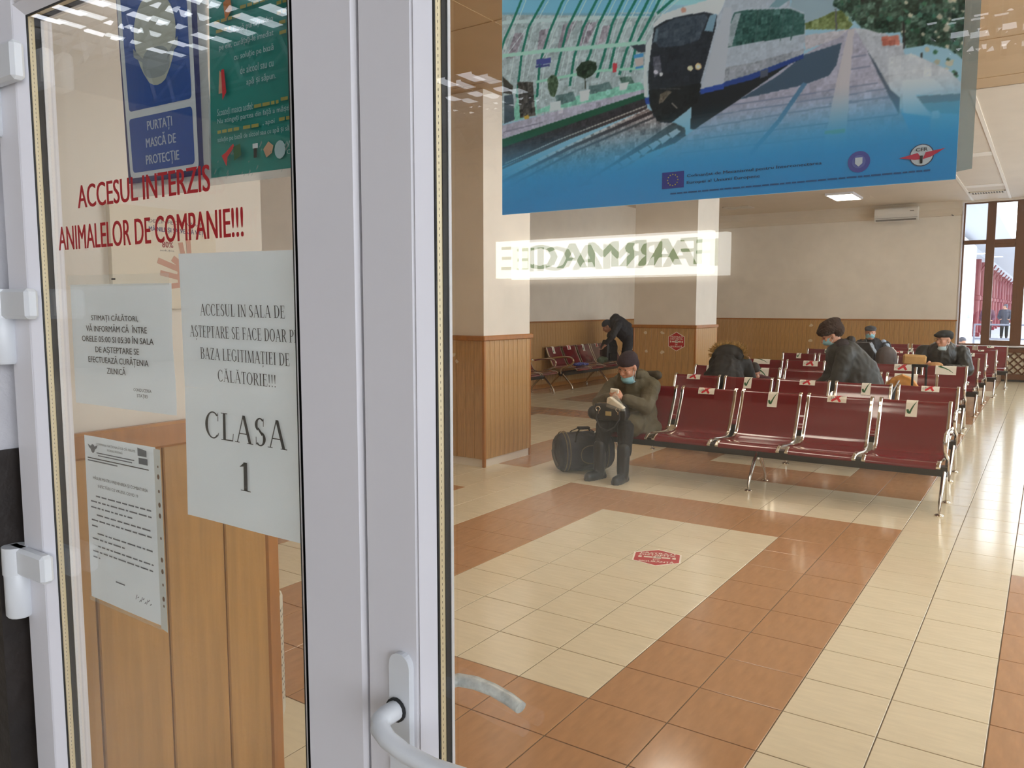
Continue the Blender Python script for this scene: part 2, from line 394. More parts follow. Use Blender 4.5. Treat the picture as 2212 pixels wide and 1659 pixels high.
for br, m in ((0, TCREAM), (1, TBROWN)):
    b = MB(); tile_shape(0, 0, b); tm[br] = b.mesh('tile', m)
rest = MB(); rnd = random.Random(3)
for n, (key, i, j, x, y) in enumerate(cells):
    br = 1 if tile_is_brown(i, j) else 0
    if n < 300:
        o = link('tile', tm[br], fl); o.location = (x, y, 0)
        o.rotation_euler = (rnd.uniform(-.0006, .0006), rnd.uniform(-.0006, .0006), 0)
    else: tile_shape(x, y, rest, br)
tag(rest.build('tile_field', [TCREAM, TBROWN], fl), kind='stuff')

# ---- planked wainscot: every board is a part
def planks(parent, o, ax, n, wdt, h, depth_dir, mat, z0=0.08, gap=0.0016, thick=0.014):
    """n boards along ax from o, standing h high, proud of the wall towards depth_dir"""
    ax, dd = Vector(ax), Vector(depth_dir); rr = random.Random(int(n*7+wdt*1000))
    b = MB(); g = gap
    pts = [(0+g, 0), (wdt-g, 0), (wdt-g, thick-.003), (wdt-g-.003, thick), (g+.003, thick), (g, thick-.003)]
    sw = ax.cross(dd).z
    P = [ax*p[0]+dd*p[1] for p in pts]
    if sw < 0: P.reverse()
    b.add([(p.x, p.y, z0) for p in P]+[(p.x, p.y, h) for p in P], [tuple(reversed(range(6))), tuple(range(6, 12))]+[(k, (k+1) % 6, 6+(k+1) % 6, 6+k) for k in range(6)])
    me = b.mesh('plank', mat)
    for k in range(n):
        q = link('plank', me, parent); q.location = Vector(o)+ax*(k*wdt)+dd*rr.uniform(-.0008, .0004)
def cap_rail(parent, a, b, name='cap_rail', mat=None): return MB().cbox(a, b, .008).build(name, mat or TRIMW, parent)

# ---- walls
wl = structure(MB().box((XL-.2, -3.9, 0), (XL, YB+.2, ZC)).build('wall_left', WALL))
planks(wl, (XL, 2.4, 0), (0, 1, 0), 118, .1, WZ, (1, 0, 0), PLANK)
cap_rail(wl, (XL, 2.4, WZ), (XL+.03, YB, WZ+.03)); cap_rail(wl, (XL, 2.4, 0), (XL+.02, YB, .08), 'baseboard')
XW = 1.13                                      # back wall ends, window starts
wb = structure(MB().box((XL-.2, YB, 0), (XW, YB+.25, ZC+.1)).box((XW, YB+.02, 0), (XR+.2, YB+.25, .72)).box((XW, YB, 3.76), (XR+.2, YB+.25, ZC+.1)).build('wall_back', WALL))
planks(wb, (XL, YB, 0), (1, 0, 0), 63, .1, WZ, (0, -1, 0), PLANK)
cap_rail(wb, (XL, YB-.03, WZ), (XW, YB, WZ+.03)); cap_rail(wb, (XL, YB-.02, 0), (XW, YB, .08), 'baseboard')
cv = MB()                                      # coved cornice along the back wall
prof = [(0, 3.50), (-.02, 3.51), (-.03, 3.56), (-.09, 3.64), (-.11, 3.74), (-.11, ZC), (0, ZC)]
cv.prism([(-p[0], p[1]) for p in prof], (XL, YB, 0), (0, -1, 0), (0, 0, 1), (XW-.02-XL, 0, 0)); cv.build('cornice', CEIL, wb, smooth=False)
wr = MB()
for a, b in ((-4.6, -2.4), (.4, 1.2), (4.2, 5.0), (8.0, 8.8), (11.8, YB+.2)): wr.box((XR, a, 0), (XR+.25, b, ZC))
wr.box((XR, -4.6, 0), (XR+.25, YB, .55)).box((XR, -4.6, 3.65), (XR+.25, YB, ZC))
structure(wr.build('wall_right', WALL))
# thick front wall that holds the door; its left end is the wood-clad reveal seen through the left leaf
XP, YP = 0.95, -3.87
wf = structure(MB().box((XL-.2, -4.60, 0), (XP-.014, YP, ZF)).box((XP-.014, -4.60, 2.62), (3.25, YP, ZF)).box((3.22, -4.60, 0), (XR+.2, YP, ZF)).build('wall_front', WALL))
planks(wf, (XP-.014, -4.56, 0), (0, 1, 0), 1, .176, WZ-.05, (1, 0, 0), PLANK2, gap=.002)
planks(wf, (XP-.014, -4.384, 0), (0, 1, 0), 1, .181, WZ-.05, (1, 0, 0), PLANK2, gap=.002)
planks(wf, (XP-.014, -4.203, 0), (0, 1, 0), 1, .170, WZ-.05, (1, 0, 0), PLANK2, gap=.002)
planks(wf, (XP-.014, -4.033, 0), (0, 1, 0), 1, .138, WZ-.05, (1, 0, 0), PLANK2, gap=.002)
MB().cbox((XP-.014, -4.56, WZ-.05), (XP+.012, YP+.02, WZ+.012), .006).build('cap_rail', TRIMW, wf)
MB().cbox((XP-.03, -3.90, 0), (XP+.006, -3.855, WZ-.05), .006).build('corner_trim', TRIMW, wf)
MB().cbox((XP-.014, -4.575, 0), (XP+.004, -4.535, WZ-.05), .004).build('corner_trim', TRIMW, wf)
MB().box((XL, -3.87, 0), (XP-.03, -3.855, WZ)).build('wall_cladding', PLANK, wf)

# ---- pillars
def pillar(x0, x1, y0, y1, zt):
    p = structure(MB().box((x0, y0, 0), (x1, y1, zt)).build('pillar', WALL))
    n = 10; wx = (x1-x0)/n; wy = (y1-y0)/n
    planks(p, (x0, y0, 0), (1, 0, 0), n, wx, WZ-.02, (0, -1, 0), PLANK); planks(p, (x1, y0, 0), (0, 1, 0), n, wy, WZ-.02, (1, 0, 0), PLANK)
    for s in ((x1-.012, y0-.018, x1+.018, y0+.012), (x0-.004, y0-.018, x0+.02, y0+.005), (x1-.005, y1-.018, x1+.018, y1+.004)):
        MB().cbox((s[0], s[1], 0), (s[2], s[3], WZ-.02), .004).build('corner_trim', TRIMW, p)
    MB().cbox((x0-.03, y0-.032, WZ-.025), (x1+.032, y1+.03, WZ+.025), .008).build('cap_rail', TRIMW, p)
    return p
pil1 = pillar(-2.75, -1.685, .755, 1.56, ZF)
pil2 = pillar(-2.68, -1.66, 6.15, 7.05, ZC)

# ---- ceilings
ce = structure(MB().box((XL-.2, YF, ZC), (XR+.2, YB+.2, ZC+.15)).box((XL-.2, YF-.06, ZF), (XR+.2, YF, ZC+.15)).build('ceiling', CEIL))
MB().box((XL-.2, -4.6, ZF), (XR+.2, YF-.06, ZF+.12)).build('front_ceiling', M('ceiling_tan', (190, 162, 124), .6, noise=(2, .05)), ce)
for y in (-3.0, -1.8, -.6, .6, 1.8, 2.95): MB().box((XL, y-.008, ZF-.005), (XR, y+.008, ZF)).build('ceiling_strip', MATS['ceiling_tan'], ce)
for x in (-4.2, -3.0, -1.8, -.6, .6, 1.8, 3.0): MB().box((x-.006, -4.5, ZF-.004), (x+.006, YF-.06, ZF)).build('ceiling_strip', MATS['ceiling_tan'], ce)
for x in (1.30, 1.97): MB().box((x-.022, YF, ZC-.012), (x+.022, YB, ZC)).build('ceiling_strip', CEILW, ce)
for y in (8.4, 11.95): MB().box((1.30, y-.16, ZC-.008), (1.97, y+.16, ZC)).build('ceiling_strip', CEILW, ce)
MB().box((XL, YF-.075, ZF), (XR, YF-.06, ZF+.02)).build('ceiling_strip', CEILW, ce)

# ---- back window: brown mullions, panes and the radiator cover below
def window(n, bars, panes, mats, sill=None, glass=GLW):
    b = MB()
    for a, c in bars: b.cbox(a, c, .006)
    wdw = structure(b.build('window_%d' % n, mats))
    for a, c in panes: MB().box(a, c).build('pane', glass, wdw)
    if sill: MB().cbox(*sill, .006).build('sill', UPVC, wdw)
    return wdw
YW = YB+.06
xs = [XW+.03, 1.575, 1.735, 2.115, 2.30, 2.75, 2.95, 3.4, 3.6, XR]
bars = [((XW, YW, .73), (XW+.045, YW+.07, 3.76)), ((XW, YW, 2.88), (XR, YW+.065, 2.97)), ((XW, YW, .73), (XR, YW+.065, .775)), ((XW, YW, 3.73), (XR, YW+.065, 3.77))]
for a, b_ in ((1.575, 1.735), (2.10, 2.30), (2.75, 2.95), (3.4, 3.6), (4.2, 4.4)): bars.append(((a, YW-.01, .73), (b_, YW+.075, 3.76)))
for a, b_ in ((1.735, 2.10), (2.95, 3.4)): bars += [((a, YW+.005, .73), (b_, YW+.06, .85)), ((a, YW+.005, 2.80), (b_, YW+.06, 2.9))]
panes = []
for a, b_ in ((XW+.045, 1.575), (1.735, 2.10), (2.30, 2.75), (2.95, 3.4), (3.6, 4.2)):
    panes += [((a, YW+.03, .775), (b_, YW+.036, 2.88)), ((a, YW+.03, 2.97), (b_, YW+.036, 3.73))]
w1 = window(1, bars, panes, WIN, ((XW-.01, YB-.10, .715), (XR, YB+.10, .742)))
MB().box((XW-.012, YB-.02, .74), (XW+.012, YB+.06, 3.76)).build('reveal', UPVC, w1)
b = MB()                                       # side windows, outside the frame
for a, c in ((-2.4, .4), (1.2, 4.2), (5.0, 8.0), (8.8, 11.8)):
    for y in (a, (a+c)/2-.05, c-.1): b.box((XR+.08, y, .55), (XR+.15, y+.1, 3.65))
    for z in (.55, 2.7, 3.57): b.box((XR+.08, a, z), (XR+.15, c, z+.08))
w2 = structure(b.build('window_2', WIN))
for a, c in ((-2.4, .4), (1.2, 4.2), (5.0, 8.0), (8.8, 11.8)): MB().box((XR+.11, a, .6), (XR+.116, c, 3.6)).build('pane', GLW, w2)

rc = empty('radiator_cover', (2.0, YB-.10, 0), 0, 'brown wooden radiator cover with diagonal lattice under the window', 'radiator cover')
b = MB(); b.cbox((0, 0, .61), (2.4, .05, .70), .006); b.cbox((0, .005, .04), (2.4, .045, .16), .004); b.cbox((0, 0, .04), (.06, .05, .62), .004); b.cbox((1.17, 0, .16), (1.23, .05, .62), .004); b.cbox((2.34, 0, .04), (2.4, .05, .62), .004)
b.build('frame', WIN, rc)
for k in range(-3, 16):
    for s in (1, -1):
        x0 = .06+k*.15; p = []
        a0 = (x0, .16) if s > 0 else (x0+.45, .16); a1 = (x0+.45, .61) if s > 0 else (x0, .61)
        def clip(a, c):
            ts = [0, 1]
            for lo in (.06, 2.34):
                if abs(c[0]-a[0]) > 1e-9: ts.append((lo-a[0])/(c[0]-a[0]))
            ts = sorted(t for t in ts if 0 <= t <= 1); best = None
            for q, r in zip(ts, ts[1:]):
                m_ = a[0]+(c[0]-a[0])*(q+r)/2
                if .06 <= m_ <= 2.34 and r-q > .02: best = (q, r)
            return best
        t_ = clip(a0, a1)
        if not t_: continue
        pa = [a0[i]+(a1[i]-a0[i])*t_[0] for i in (0, 1)]; pb = [a0[i]+(a1[i]-a0[i])*t_[1] for i in (0, 1)]
        y = .018 if s > 0 else .030
        MB().tube([(pa[0], y, pa[1]), (pb[0], y, pb[1])], .014, 4).build('slat', WIN, rc)
MB().box((.06, .060, .16), (2.34, .07, .61)).build('back_panel', M('radiator_cream', (232, 222, 196), .5), rc)
MB().box((0, .0, 0), (2.4, .05, .04)).build('plinth', DARKM, rc)

# ---------------------------------------------------------------- the double door
GY0, GY1 = -4.6045, -4.5915                      # front faces of the two panes
def leaf(n, x0, x1, fl, fr, zb=.02, zt=2.17, tilt=0.0):
    """white plastic door leaf with double glazing; x0..x1 outer edges"""
    gx0, gx1, gz0, gz1 = x0+fl, x1-fr, .36, 2.062
    y0, y1 = YD, YD+.068
    d = structure(empty('door_%d' % n, (0, 0, 0)))
    def rail(a, c, name): return MB().cbox(a, c, .005).build(name, UPVC, d)
    rail((x0, y0, zb), (gx0-.018, y1, zt), 'stile'); rail((gx1+.018, y0, zb), (x1, y1, zt), 'stile')
    rail((gx0-.018, y0, gz1+.018), (gx1+.018, y1, zt), 'top_rail'); rail((gx0-.018, y0, zb), (gx1+.018, y1, gz0-.018), 'bottom_rail')
    # sloped glazing bead between the flat of the frame and the glass, outside and inside
    def bead(ya, yb, nm):
        m = MB(); o = [(gx0-.018, gz0-.018), (gx1+.018, gz0-.018), (gx1+.018, gz1+.018), (gx0-.018, gz1+.018)]; i = [(gx0, gz0), (gx1, gz0), (gx1, gz1), (gx0, gz1)]
        m.add([(x, ya, z) for x, z in o]+[(x, yb, z) for x, z in i], [(k, (k+1) % 4, 4+(k+1) % 4, 4+k) if ya < yb else (4+k, 4+(k+1) % 4, (k+1) % 4, k) for k in range(4)])
        return m.build(nm, UPVC, d)
    bead(y0+.0004, y0+.0135, 'outer_bead'); bead(y1-.001, GY1+.0135, 'inner_bead')
    def ring(mat, ya, yb, w, nm, off=0.0):
        m = MB(); a = (gx0+off, gz0+off, gx1-off, gz1-off)
        m.box((a[0]-w, ya, a[1]-w), (a[0], yb, a[3]+w)).box((a[2], ya, a[1]-w), (a[2]+w, yb, a[3]+w)).box((a[0], ya, a[3]), (a[2], yb, a[3]+w)).box((a[0], ya, a[1]-w), (a[2], yb, a[1]))
        return m.build(nm, mat, d)
    ring(RUBBER, y0+.0133, GY0+.0006, .012, 'outer_gasket', .002)
    sp = ring(SPACER, GY0+.0006, GY1-.0015, .012, 'spacer', .001)
    ring(RUBBER, GY1-.0015, GY1+.0085, .012, 'inner_gasket', .002)
    ring(UPVC, GY1+.0085, GY1+.0135, .012, 'glazing_lip', .003)
    if True:                     # perforation of the spacer bar
        m = MB()
        for k in range(int((gz1-gz0)/.0075)):
            z = gz0+.004+k*.0075; m.add([(gx0+.00115, GY0+.0052, z), (gx0+.00115, GY0+.0064, z), (gx0+.00115, GY0+.0064, z+.003), (gx0+.00115, GY0+.0052, z+.003)], [(0, 1, 2, 3)])
        tag(m.build('perforation', M('spacer_hole', (120, 110, 90), .7), sp), kind='stuff')
    for nm, yy, m_, rz, rx in (('outer_pane', GY0, GLZ, 0, 0), ('inner_pane', GY1, GLI, tilt, tilt*.12)):
        cx, cz = (gx0+gx1)/2, (gz0+gz1)/2; hw, hh = (gx1-gx0)/2+.008, (gz1-gz0)/2+.008
        g = MB(); g.add([(-hw, 0, -hh), (hw, 0, -hh), (hw, 0, hh), (-hw, 0, hh)], [(0, 1, 2, 3)])
        o = g.build(nm, m_, d); o.location = (cx, yy, cz); o.rotation_euler = (rx, 0, rz)
    return d
left_leaf = leaf(1, 1.144, 2.0605, .098, .1305, tilt=math.radians(-.55))
right_leaf = leaf(2, 2.0645, 3.090, .1080, .1135, tilt=math.radians(-.55))
MB().box((2.055, YD+.02, .02), (2.07, YD+.05, 2.17)).build('rebate_seal', RUBBER, left_leaf)
# hinges
for zt_, zb_ in ((2.012, 1.945), (1.582, 1.527), (1.090, 1.036)):
    h = MB(); h.cbox((1.118, YD-.022, zb_), (1.258, YD+.002, zt_), .006)
    hg = h.build('hinge', UPVCS, left_leaf); 
    hb = MB(); hb.lathe([(.020, zb_-.085), (.024, zb_-.080), (.024, zb_), (.022, zb_+.004)], (1.142, YD-.012, 0), 16); hb.lathe([(.025, zb_), (.025, zt_)], (1.140, YD-.012, 0), 16)
    hb.build('hinge_barrel', UPVCS, hg, smooth=True)
# outside lever handle on the right leaf, and the inside one seen through the glass
hx, hz = 2.128, 1.052
e = MB(); pts = []
for k in range(13): a = math.pi*k/12; pts.append((.0165*math.cos(a), .0165*math.sin(a)))
outl = [(x, y+1.108) for x, y in pts]+[(-.0165, .905), (.0165, .905)]
e.prism(outl, (hx, YD, 0), (1, 0, 0), (0, 0, 1), (0, -.009, 0))
es = e.build('escutcheon', UPVCS, right_leaf)
hd = MB()
hd.tube([(hx-.004, YD-.009, hz), (hx-.004, YD-.030, hz), (hx-.003, YD-.040, hz-.001), (hx+.004, YD-.048, hz-.004), (hx+.022, YD-.053, hz-.011), (hx+.05, YD-.054, hz-.018), (hx+.09, YD-.051, hz-.023), (hx+.13, YD-.046, hz-.023)],
        [.0125, .0125, .012, .0118, .0112, .0108, .0104, .010], 14)
hd.build('lever', UPVCS, right_leaf, smooth=True)
MB().tube([(hx-.004, YD-.0095, hz), (hx-.004, YD-.0125, hz)], .0155, 16).build('collar', RUBBER, right_leaf)
ih = MB()
ip = [(2.088, YD+.07, 1.020), (2.088, YD+.128, 1.020), (2.10, YD+.146, 1.0205), (2.125, YD+.152, 1.0205), (2.155, YD+.153, 1.0185), (2.185, YD+.150, 1.0145), (2.206, YD+.146, 1.0105)]
ih.tube(ip, [.011, .011, .011, .011, .0105, .0105, .010], 12, flat=.8)
ih.build('inner_lever', M('lever_worn', (214, 220, 218), .3, noise=(60, .1, (1, 1, 1), (168, 174, 174))), right_leaf, smooth=True)
MB().cbox((2.083, YD+.068, .90), (2.117, YD+.078, 1.12), .006).build('inner_escutcheon', UPVCS, right_leaf)
# hall side of the wall beside the door: dark stone below, rough white plaster above
tr = structure(MB().box((.55, -4.655, 0), (1.118, -4.56, 1.275)).build('trim_1', M('stone_dark', (34, 27, 23), .5, noise=(9, .4), bump=.2, bscale=20)))
tr2 = structure(MB().box((.55, -4.66, 1.275), (1.112, -4.56, 2.9)).build('trim_2', WALLP))
structure(MB().box((XL, -4.66, 0), (.55, -4.60, 1.275)).box((3.15, -4.66, 0), (XR, -4.60, 1.275)).build('trim_3', M('stone_dark', (46, 38, 33))))
structure(MB().box((1.05, YD+.02, 2.175), (3.2, YD+.09, 2.62)).box((3.095, YD+.02, 0), (3.25, YD+.09, 2.2)).box((1.03, YD+.035, 0), (1.139, YD+.06, 2.2)).build('trim_4', UPVC))
# ---------------------------------------------------------------- ceiling lights, vents, air conditioner
DIFF = EM('lamp_glow', LAMP, LAMP_STRENGTH)
first_light = None
SPOTS = [(-.80, 11.9, ZC), (3.4, 12.3, ZC), (3.4, 10.3, ZC), (3.4, 8.3, ZC), (3.4, 6.3, ZC), (3.4, 4.4, ZC), (3.7, 2.0, ZF), (3.7, .3, ZF), (3.7, -1.4, ZF), (.5, -.1, ZF), (-.3, 2.0, ZF), (.9, -2.6, ZF)]
LN = [None]+['lit ceiling light panel in the right hand row, %s from the back wall' % q for q in ('first', 'second', 'third', 'fourth', 'fifth', 'sixth', 'seventh', 'eighth')]+['lit ceiling light panel above the red floor sticker', 'lit ceiling light panel above the nearest bench', 'lit ceiling light panel just inside the door']
for n, (x, y, z) in enumerate(SPOTS):
    if first_light is None:
        first_light = o = empty('ceiling_light', (x, y, z), 0, 'x', 'ceiling light', 'ceiling lights of the waiting hall')
        o.scale = (.8, .8, 1)
        b = MB(); b.box((-.33, -.62, -.045), (.33, -.585, 0)).box((-.33, .585, -.045), (.33, .62, 0)).box((-.33, -.585, -.045), (-.30, .585, 0)).box((.30, -.585, -.045), (.33, .585, 0)).box((-.30, -.585, -.012), (.30, .585, 0))
        b.build('frame', UPVC, o); MB().cbox((-.299, -.584, -.040), (.299, .584, -.016), .006).build('diffuser', DIFF, o)
    else: o = dup(first_light); o.location = (x, y, z)
    o['label'] = LN[n] or 'x'
first_light['label'] = 'lit ceiling light panel near the back wall, just below the train poster'; del first_light['group']
VENTM = M('vent_white', (216, 206, 188), .5)
def vent(x, y, w_, h_, lab):
    v = empty('air_vent', (x, y, ZC), 0, lab, 'air vent')
    b = MB(); b.cbox((-w_/2, -h_/2, -.02), (w_/2, -h_/2+.03, 0), .004).cbox((-w_/2, h_/2-.03, -.02), (w_/2, h_/2, 0), .004).cbox((-w_/2, -h_/2, -.02), (-w_/2+.03, h_/2, 0), .004).cbox((w_/2-.03, -h_/2, -.02), (w_/2, h_/2, 0), .004)
    b.build('frame', VENTM, v); MB().box((-w_/2+.03, -h_/2+.03, -.004), (w_/2-.03, h_/2-.03, 0)).build('duct', RUBBER, v)
    n = max(3, int(w_/.045))
    for k in range(n):
        px = -w_/2+.04+k*(w_-.08)/(n-1); MB().cbox((px-.006, -h_/2+.03, -.018), (px+.006, h_/2-.03, -.004), .002).build('slat', VENTM, v)
vent(1.63, 12.95, .62, .34, 'slatted ceiling vent between the two white strips above the back window')
vent(-3.2, 12.6, .60, .45, 'grey ceiling vent near the back wall beside the far pillar')
ac = empty('air_conditioner', (-.13, YB-.235, 3.42), 0, 'white split air conditioner high on the back wall', 'air conditioner')
b = MB(); b.prism([(0, .02), (-.16, .0), (-.21, .05), (-.225, .14), (-.21, .27), (-.17, .30), (0, .30)], (-.43, .11, 0), (0, 1, 0), (0, 0, 1), (.86, 0, 0)); b.build('body', M('ac_white', (226, 222, 214), .35), ac)
MB().cbox((-.40, -.112, .012), (.40, -.06, .045), .006).build('louvre', M('ac_grey', (120, 116, 110), .4), ac); MB().cbox((-.43, -.1185, .07), (.43, -.11, .075), .001).build('seam', DARKM, ac)
MB().cbox((.28, -.118, .20), (.36, -.112, .215), .002).build('badge', M('ac_grey', (120, 116, 110), .4), ac)
hk = MB(); hk.tube([(.95, YB, 3.50), (.95, YB-.06, 3.50), (.92, YB-.07, 3.52)], .008, 6); tag(hk.build('wall_hook', DARKM), 'small dark hook high on the back wall beside the window', 'hook')

# ---------------------------------------------------------------- the station hall behind the camera (seen in the glass)
def RV(v): return -9.24-v                     # depth behind the glass -> real y in the hall
HF = M('hall_floor', (206, 192, 172), .25, noise=(2, .1)); HW = M('hall_wall', (176, 164, 148), .7, noise=(1, .06)); HR = M('hall_roof', (70, 66, 64), .7); HS = M('hall_steel', (58, 56, 58), .5)
ZH = 7.0
hall = structure(MB().box((-18, -26, -.12), (14, -4.5, -.0)).build('hall_floor', HF))
structure(MB().box((-18, -26.2, 0), (14, -26, ZH)).box((-18.2, -26, 0), (-18, -4.6, ZH)).box((-18, -4.66, 0), (XL-.2, -4.6, ZH)).box((XR, -4.66, 0), (14, -4.6, ZH)).box((XL-.2, -4.66, 2.9), (XR, -4.61, ZH)).build('hall_wall', HW))
op = [(-14.6, -9.0, RV(5.4), -5.4), (-13.4, -8.6, RV(13.2), RV(9.8)), (-1.6, 2.4, RV(4.6), -10.0), (.4, 13.0, RV(16.2), RV(7.9))]  # last two openings are added: daylight onto the door, sky behind facade windows
xsb = sorted({-18, 14, *[v for o in op for v in o[:2]]}); ysb = sorted({-26, -4.5, *[v for o in op for v in o[2:]]})
b = MB()
for xa, xb in zip(xsb, xsb[1:]):
    for ya, yb in zip(ysb, ysb[1:]):
        mx, my = (xa+xb)/2, (ya+yb)/2
        if not any(o[0] < mx < o[1] and o[2] < my < o[3] for o in op): b.box((xa, ya, ZH), (xb, yb, ZH+.2))
structure(b.build('hall_roof', HR))
for o in op:
    b = MB()
    x = o[0]
    while x <= o[1]+.01: b.box((x-.06, o[2], ZH-.05), (x+.06, o[3], ZH+.1)); x += .8
    y = o[2]
    while y <= o[3]+.01: b.box((o[0], y-.07, ZH-.08), (o[1], y+.07, ZH+.1)); y += 1.15
    gr = structure(b.build('skylight_grid', HS))
    y = o[2]; k = 0
    while y < o[3]:
        x = o[0]; t_ = MB()
        while x < o[1]-.1:
            t_.tube([(x, y, ZH-.1), (x+.75, y+.3, ZH-.95)], .055, 5); t_.tube([(x+.75, y+.3, ZH-.95), (x+1.5, y, ZH-.1)], .055, 5); x += 1.5
        t_.tube([(o[0], y+.3, ZH-.95), (o[1], y+.3, ZH-.95)], .05, 5); t_.build('roof_truss', HS, gr); y += 2.3
fa = MB(); FY = RV(7.4)
fa.box((-9.6, FY-.3, 2.0), (0, FY, 4.5)).box((-9.6, FY-.3, 4.46), (0, FY+.08, 4.54)).box((-9.6, FY-.3, 1.98), (0, FY+.05, 2.06))
for x in (-9.6, -6.9, -4.3, -1.8, -.3): fa.box((x, FY-.3, 0), (x+.3, FY, 2.0))
fa.box((0, FY-.3, 0), (13.9, FY, 4.9)).box((0, FY-.3, 5.8), (13.9, FY, ZH))
x = 0
while x < 13.9: fa.box((x, FY-.25, 4.9), (x+.16, FY-.05, 5.8)); x += .62
structure(fa.build('hall_facade', HW))
for k, x in enumerate((-6.6, -4.0, -1.5)): MB().box((x, FY-.2, 0), (x+2.2 if x < -2 else x+1.2, FY-.18, 2.0)).build('shop_glass', M('shop_dark', (120, 112, 104), .2), bpy.data.objects['hall_facade'])
sg = empty('pharmacy_sign', (-4.0, FY, 0), 0, 'lit white sign with green letters FARMACIE, reflected in the glass', 'sign')
MB().cbox((-2.155, -.02, 2.10), (2.15, .18, 2.80), .01).build('light_box', EM('sign_white', (1.0, .98, .92), 9.5), sg)
b = MB(); letter(b, 'FARMACIE', (-2.0, 2.25, 2.02, 2.70), (0, .1815, 0), (-1, 0, 0), (0, 0, 1), 0, .035)
b.build('lettering', EM('sign_green', (.06, .66, .22), 1.9), sg)
b = MB(); letter(b, 'CĂ', (6.6, 4.10, 7.42, 4.40), (0, FY+.004, 0), (-1, 0, 0), (0, 0, 1), 0, .01)
tag(b.build('wall_lettering', INKG), 'grey capital letters on the hall fascia, reflected near the pillar', 'lettering')

# ---------------------------------------------------------------- outside the back window
PLAT = M('platform_paving', (205, 206, 212), .6, noise=(.8, .1)); WHT = M('facade_white', (228, 230, 236), .7); COLR = M('column_red', (120, 22, 40), .45)
structure(MB().box((-30, YB+.3, -.15), (40, 160, -.02)).build('platform', PLAT))
structure(MB().box((-9, YB+.3, 4.3), (1.35, 38, 4.6)).box((-9, 38, 4.3), (2.4, 120, 4.6)).box((-9, YB+.3, 4.1), (-.2, 120, 4.32)).box((2.25, 38, 4.15), (2.4, 120, 4.75)).build('platform_canopy', M('canopy_grey', (188, 190, 196), .7)))
bd = empty('station_building', (0, 0, 0), 0, 'white station building outside left of the back window', 'building')
MB().box((-9, 17.5, -.02), (.05, 34, 4.12)).build('wall', WHT, bd)
for y in (19.5, 23.0, 26.5, 30):
    MB().box((.03, y, 1.0), (.10, y+1.6, 3.2)).build('window_frame', UPVC, bd); MB().box((.08, y+.1, 1.1), (.105, y+1.5, 3.1)).build('pane', M('far_glass', (150, 160, 175), .15), bd)
MB().tube([(.16, 17.9, -.02), (.16, 17.9, 4.1)], .06, 8).build('drainpipe', M('pipe_grey', (120, 125, 135), .5), bd)
MB().box((.05, 17.6, 2.95), (.42, 18.5, 3.6)).build('wall_unit', M('pipe_grey', (120, 125, 135)), bd)
cols = [(-.55, 44), (-.56, 47.5), (-.57, 51), (-.60, 55), (-.62, 59), (-.64, 63), (-.66, 68), (-.68, 73), (-.70, 78), (-.72, 84), (-.74, 90), (-.76, 97)]
cproto = None
for n, (x, y) in enumerate(cols):
    if cproto is None:
        cproto = c = empty('platform_column', (x, y, 0), 0, 'x', 'column', 'red columns of the platform canopy'); 
        MB().lathe([(.17, -.02), (.17, 1.9), (.24, 1.95), (.24, 2.15), (.17, 2.2), (.17, 4.1)], seg=10).build('shaft', COLR, c, smooth=True)
        MB().cbox((-.26, -.26, -.02), (.26, .26, .18), .01).build('base', COLR, c); MB().tube([(0, 0, 3.2), (.5, 0, 4.08)], .05, 6).build('bracket', COLR, c)
    else: c = dup(cproto); c.location = (x, y, 0)
    c['label'] = 'dark red canopy column in the row outside the window'
cols2 = [(1.9, 66), (1.9, 75), (1.9, 86)]
rl = empty('platform_railing', (1.2, 24, 0), 0, 'grey pipe railing on the platform outside the window', 'railing')
RG = M('rail_grey', (120, 122, 135), .4)
for z in (.55, 1.0): MB().tube([(-.4, 0, z), (5, 0, z)], .03, 6).build('bar', RG, rl)
for k in range(4): MB().tube([(-.4+k*1.8, 0, -.02), (-.4+k*1.8, 0, 1.02)], .03, 6).build('post', RG, rl)
tr_ = empty('bare_tree', (4.0, 110, 0), 0, 'pale bare tree far beyond the platform', 'tree'); rr = random.Random(5)
b = MB(); b.tube([(0, 0, -.02), (0, 0, 4), (.3, 0, 7)], [.3, .22, .1], 6); b.build('trunk', M('bark_pale', (150, 150, 155), .9), tr_)
b = MB()
for k in range(60):
    a = rr.uniform(0, 6.28); z = rr.uniform(2.5, 7); r_ = rr.uniform(1, 3); b.tube([(0, 0, z), (r_*math.cos(a)*.5, r_*math.sin(a)*.5, z+r_*.5), (r_*math.cos(a), r_*math.sin(a), z+r_*.8)], [.06, .04, .015], 4)
b.build('branches', M('bark_pale', (150, 150, 155)), tr_)

# ---------------------------------------------------------------- prints on the door
CX, CY, CZ = CAM
def on(ym, y, x, z): k = (y-CY)/(ym-CY); return CX+(x-CX)*k, CZ+(z-CZ)*k
PX, PZ = (1, 0, 0), (0, 0, 1)
def onrect(ym, y, r): a = on(ym, y, r[0], r[1]); c = on(ym, y, r[2], r[3]); return (a[0], a[1], c[0], c[1])
YT = -4.6046
wl_ = empty('window_lettering', (1.57, YT, 1.70), 0, 'red vinyl warning in capitals across the left door glass', 'lettering')
for s_, r in (('ACCESUL INTERZIS', (1.392, 1.7155, 1.759, 1.7535)), ('ANIMALELOR DE COMPANIE!!!', (1.321, 1.6475, 1.831, 1.6885))):
    r = onrect(-4.61, YT, r); b = MB(); letter(b, s_, (r[0]-1.57, r[1]-1.70, r[2]-1.57, r[3]-1.70), (0, 0, 0), PX, PZ, 0, .026, res=4); b.build('text_line', RED, wl_)
YPP = -4.5845
